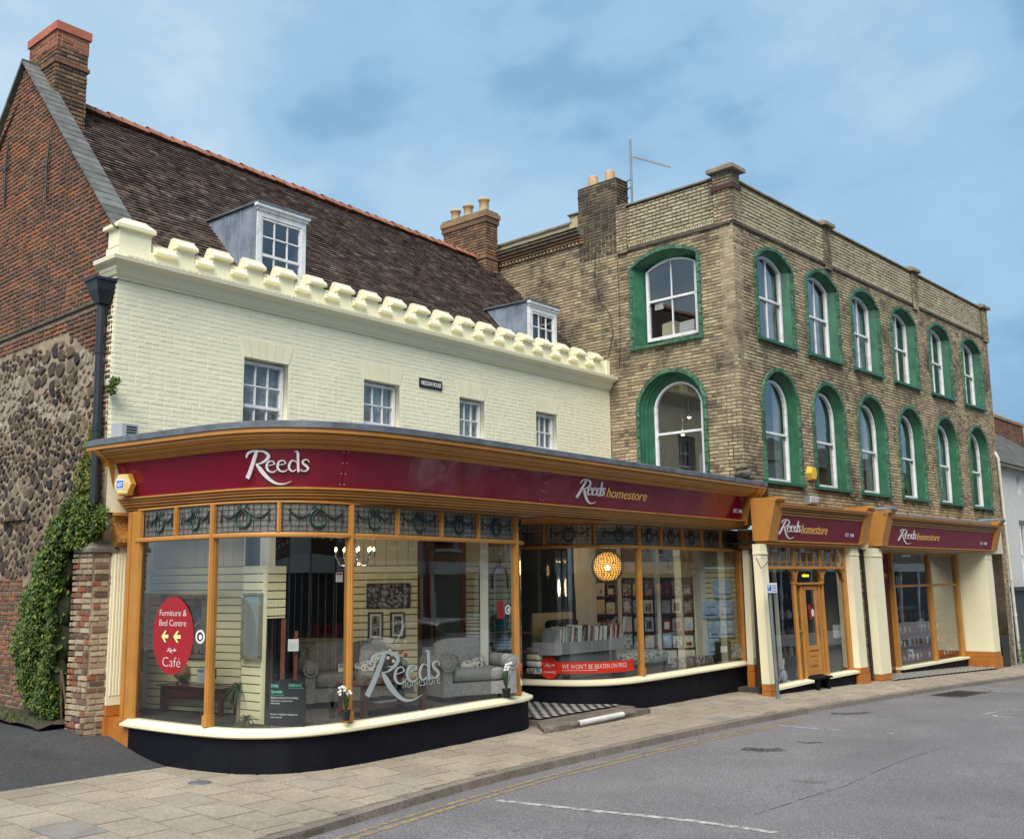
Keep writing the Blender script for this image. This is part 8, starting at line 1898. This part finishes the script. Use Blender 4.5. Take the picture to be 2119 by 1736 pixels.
t = thing('wall_weeds', 'dark weeds and trailing ivy in the gap behind the pier cap', 'plant', gb.pt(.3, 0, .1)); b = MB(); leafcloud(b, blobs([(195, 1090, .16, .16), (215, 1075, .14, .14), (205, 1060, .12, .12)], .1), 700, .03, .02, 4); b.build('foliage', M['leaf'], t, kind='stuff')
b = MB(); random.seed(2)
for i in range(420):      # weeds and litter along the bed
    a, d = random.uniform(.6, 5.0), random.uniform(.0, .6); p = gb.pt(a, 0, d); s_, q_ = cr.loc(p); c = gb.pt(a, H(s_, q_)+.07, d); v = Vector((random.uniform(-1, 1), random.uniform(-1, 1), random.uniform(.3, 1.2))).normalized()*random.uniform(.03, .09); w_ = v.orthogonal().normalized()*.008; b.add([c-w_, c+w_, c+v], [(0, 1, 2)])
b.build('bed_weeds', M['leaf'], kind='stuff')
# ---------------------------------------------------------------- house beyond, at the right edge
wf = Fr((fac.pt(15.9, 0, -.35).x, fac.pt(15.9, 0, -.35).y), 41.5)
t = thing('white_house', 'white painted two storey house at the right edge with slate roof and charcoal shopfront', 'house', wf.pt(3, -2.8, -3))
_, ze = wf.px(2095, 968, 0)
W_h = []
for (x0, x1, y0, y1) in ((2101, 2113, 979, 1022), (2108, 2140, 1078, 1220)):
    a0, z1 = wf.px(x0, y0, 0); a1, z0 = wf.px(x1, y1, 0); z1 = wf.px((x0+x1)/2, y0, 0)[1]; z0 = wf.px((x0+x1)/2, y1, 0)[1]; W_h.append((a0, a1, z0, z1))
plate('front_wall', wf, [(0, -3.2), (12, -3.2), (12, ze), (0, ze)], [[(a, z0), (b_, z0), (b_, z1), (a, z1)] for a, b_, z0, z1 in W_h], -.3, 0, M['whitewall'], t)
for a0, a1, z0, z1 in W_h: sash(t, wf, a0, a1, z0, z1, 0, (z0+z1)/2, -.12, cols=2, rows=(1, 1), horn=False, fw=.07)
bx(wf, 'end_wall', 'stock', t, -.0, .25, -3.2, ze, -6, -.3)
bx(wf, 'shop_window', 'shopdark', t, 1.0, 9, -3.2, wf.px(2105, 1221, .1)[1], 0, .12); bx(wf, 'shop_fascia', 'shopdark', t, .9, 9.2, wf.px(2105, 1221, .1)[1], wf.px(2105, 1214, .1)[1], 0, .25)
pr = Pieces(t, 'slate', 'slates', M['slate'], 200, .03); 
for r_ in range(24):
    for k in range(40):
        v = r_/24; a = k*.3+(.15 if r_ % 2 else 0); m = Matrix.Identity(4); U = wf.u; V = (-wf.n*3.3+Vector((0, 0, 2.3))).normalized(); W = U.cross(V); W = -W if W.z < 0 else W; c = wf.pt(a, ze+.05+2.3*v, .25-3.3*v)+W*.01
        V2 = (V-W*.06).normalized()
        for i in range(3): m[i][0] = U[i]*.292; m[i][1] = V2[i]*.21; m[i][2] = W[i]*.012; m[i][3] = c[i]
        pr.add(m)
pr.done()
b = MB(); b.add([wf.pt(0, ze, .2), wf.pt(12, ze, .2), wf.pt(12, ze+2.33, -3.1), wf.pt(0, ze+2.33, -3.1), wf.pt(12, ze, -6.4), wf.pt(0, ze, -6.4)], [(0, 1, 2, 3), (3, 2, 4, 5), (0, 3, 5)]); b.build('roof', M['slate'], t)
b = MB(); b.tube([wf.pt(-.1, ze-.02, .22), wf.pt(12, ze-.02, .22)], .06, 8); b.build('gutter', M['cream_pipe'], t)
a0 = wf.px(2058, 880, -3.0)[0]; a1 = wf.px(2116, 880, -3.0)[0]; zt_ = wf.px(2080, 866, -3.0)[1]
bchimney(wf, a0-.0, a1, -4.0, -3.0, ze+1.2, zt_, M['red'], t, bands=((zt_-.12, zt_, .05, M['stock_brown']),))
t = thing('roof_aerial', 'small white aerial above the chimney at the right edge', 'aerial', wf.pt(a1-.3, zt_, -3.4)); b = MB(); b.tube([wf.pt(a1-.3, zt_, -3.4), wf.pt(a1-.3, zt_+.25, -3.4)], .015, 6); b.tube([wf.pt(a0+.3, zt_+.12, -3.2), wf.pt(a1+.6, zt_+.22, -3.6)], .012, 6); b.build('mast', M['grey_plastic'], t)
b = MB()
for i in range(7): b.tube([wf.pt(a0+.7+i*.25, zt_+.12+i*.012, -3.4), wf.pt(a0+.7+i*.25, zt_+.14+i*.012, -3.0)], .008, 4)
b.build('aerial_element', M['grey_plastic'], t, kind='stuff')
t = thing('wheelie_bin', 'black domed wheelie bin in the passage right of the last pillar', 'bin', fac.pt(14.4, -2.7, -.1)); b = MB(); b.prism(fac, [(14.2, -2.72), (14.75, -2.72), (14.82, -1.95), (14.76, -1.82), (14.6, -1.74), (14.35, -1.74), (14.2, -1.82), (14.14, -1.95)], -.25, .12, .03); b.build('bin_body', M['black_plastic'], t); b = MB(); b.tube([fac.pt(14.2, -2.66, -.2), fac.pt(14.2, -2.66, .12)], .07, 10); b.build('wheel', M['tyre'], t)
t = thing('moss_clump', 'moss and weeds at the foot of the cream drainpipe', 'plant', fac.pt(15.8, -2.8, .1)); b = MB(); random.seed(1)
for i in range(160): c = fac.pt(15.75+random.gauss(0, .08), -2.7+abs(random.gauss(0, .35)), .12+random.uniform(-.05, .05)); v = Vector((random.uniform(-1, 1), random.uniform(-1, 1), random.uniform(0, 1)))*.05; b.add([c, c+v, c+v.orthogonal()*.6], [(0, 1, 2)])
b.build('foliage', M['leaf'], t, kind='stuff')
# ---------------------------------------------------------------- the other side of the street, seen only in the glass
of = cr.sub(0, 17.2, 0); of.n = -cr.n
random.seed(70)
s = -24; k = 0
while s < 52:
    w_ = random.uniform(6, 9); h = random.uniform(4.7, 5.6); t = thing('opposite_house', ['cream rendered', 'red brick', 'pale stone', 'brown brick', 'grey rendered', 'buff brick', 'white rendered', 'dark brick', 'ochre rendered', 'tan brick', 'mixed brick', 'plain rendered'][k % 12]+' house on the far side of the street, seen in the shop glass', 'house', of.pt(s+w_/2, -2.4, -3))
    wn_ = []
    for i in range(3):
        for (z0, z1) in ((1.2, 2.6), (3.3, 4.5)): a = s+w_*(i+.5)/3; wn_.append([(a-.45, z0), (a+.45, z0), (a+.45, z1), (a-.45, z1)])
    plate('front_wall', of, [(s, -2.5), (s+w_, -2.5), (s+w_, h), (s, h)], wn_, -.3, 0, M[['opp', 'opp2', 'whitewall', 'stock_brown', 'mortar'][k % 5]], t)
    bx(of, 'room_dark', 'darkroom', t, s+.1, s+w_-.1, -2.4, h-.2, -1.3, -1.2)
    for P in wn_:
        bx(of, 'window_frame', 'white', t, P[0][0], P[1][0], P[0][1]-.06, P[0][1]+.05, -.1, .06); bx(of, 'meeting_rail', 'white', t, P[0][0], P[1][0], (P[0][1]+P[2][1])/2-.03, (P[0][1]+P[2][1])/2+.03, -.12, -.06); bx(of, 'window_stile', 'white', t, P[0][0]-.02, P[0][0]+.05, P[0][1], P[2][1], -.12, -.04); bx(of, 'window_stile', 'white', t, P[1][0]-.05, P[1][0]+.02, P[0][1], P[2][1], -.12, -.04)
    bx(of, 'shopfront', 'shopdark', t, s+.4, s+w_-.4, -2.5, .3, .0, .12); bx(of, 'shop_fascia', 'wallwhite' if k % 2 else 'white', t, s+.3, s+w_-.3, .3, .75, 0, .3)
    for i in range(4): a = s+.4+(w_-.8)*i/3; bx(of, 'shop_pilaster', 'white', t, a-.09, a+.09, -2.5, .3, .12, .2)
    b = MB(); b.add([of.pt(s, h, .2), of.pt(s+w_, h, .2), of.pt(s+w_, h+1.8, -3), of.pt(s, h+1.8, -3), of.pt(s+w_, h, -6), of.pt(s, h, -6)], [(0, 1, 2, 3), (3, 2, 4, 5), (0, 3, 5), (1, 2, 4)]); b.build('roof', M['slate'], t)
    s += w_; k += 1
sheet('far_pavement', fr_(-30, 60, 30), [15.2, 17.3], lambda s, d: gz(s)-.12, M['slab_grey'])
# parked white car reflected in the windows
def car(label, s0, d0, rev=1):
    C = cr.pt(s0, RZ(s0, d0)+.012, d0); t = thing('parked_car', label, 'car', C); f = Fr((0, 0), 0); f.O = Vector((C.x, C.y, 0)); f.u = cr.u*rev; f.n = cr.n*rev; z = C.z
    side = [(-2.05, .32), (-2.08, .62), (-1.95, .86), (-1.55, .95), (-1.2, 1.0), (-.55, 1.42), (.3, 1.47), (1.15, 1.38), (1.75, 1.02), (2.0, .95), (2.06, .6), (2.02, .3)]
    b = MB(); n = len(side); rows_ = [(-.86, 1), (-.84, 1.0), (-.6, 1.03), (.6, 1.03), (.84, 1.0), (.86, 1)]; vs = []
    for dd, q in rows_: vs += [f.pt(a*(q if abs(dd) < .85 else .985), z+h*(1 if abs(dd) < .8 or h < .97 else .985), dd if h < .97 else dd*.80) for a, h in side]
    b.add(vs, [(r_*n+i, r_*n+(i+1) % n, (r_+1)*n+(i+1) % n, (r_+1)*n+i) for r_ in range(5) for i in range(n)]+[tuple(range(n)), tuple(range(5*n, 6*n))], False); b.build('body', M['carpaint'], t)
    for sg in (-1, 1):
        b = MB(); b.prism(f, [(-.98, z+1.02), (-.5, z+1.36), (.3, z+1.41), (1.05, z+1.33), (1.5, z+1.05)], sg*.70 if sg < 0 else .70, sg*.76, .0); b.build('side_window', M['black_plastic'], t)
        for a in (-1.3, 1.32):
            b = MB(); b.tube([f.pt(a, z+.32, sg*.66), f.pt(a, z+.32, sg*.88)], .32, 20); w0 = b.build('wheel', M['tyre'], t); b = MB(); b.tube([f.pt(a, z+.32, sg*.86), f.pt(a, z+.32, sg*.90)], .2, 16); b.build('rim', M['steel'], w0)
        b = MB(); b.blob(f.pt(-.85, z+1.02, sg*.95), .07, .1, .07); b.build('wing_mirror', M['carpaint'], t); b = MB(); b.blob(f.pt(-1.95, z+.72, sg*.62), .08, .16, .08); b.build('headlight', M['chrome'], t)
    b = MB(); b.add([f.pt(-1.22, z+1.0, -.62), f.pt(-1.22, z+1.0, .62), f.pt(-.6, z+1.42, .56), f.pt(-.6, z+1.42, -.56)], [(0, 1, 2, 3)]); b.build('windscreen', M['black_plastic'], t)
car('white hatchback parked across the street, seen only as a reflection in the shop glass', 11.8, 10.6); car('second parked white car further along the far kerb, behind the first', 18.5, 13.6, -1)
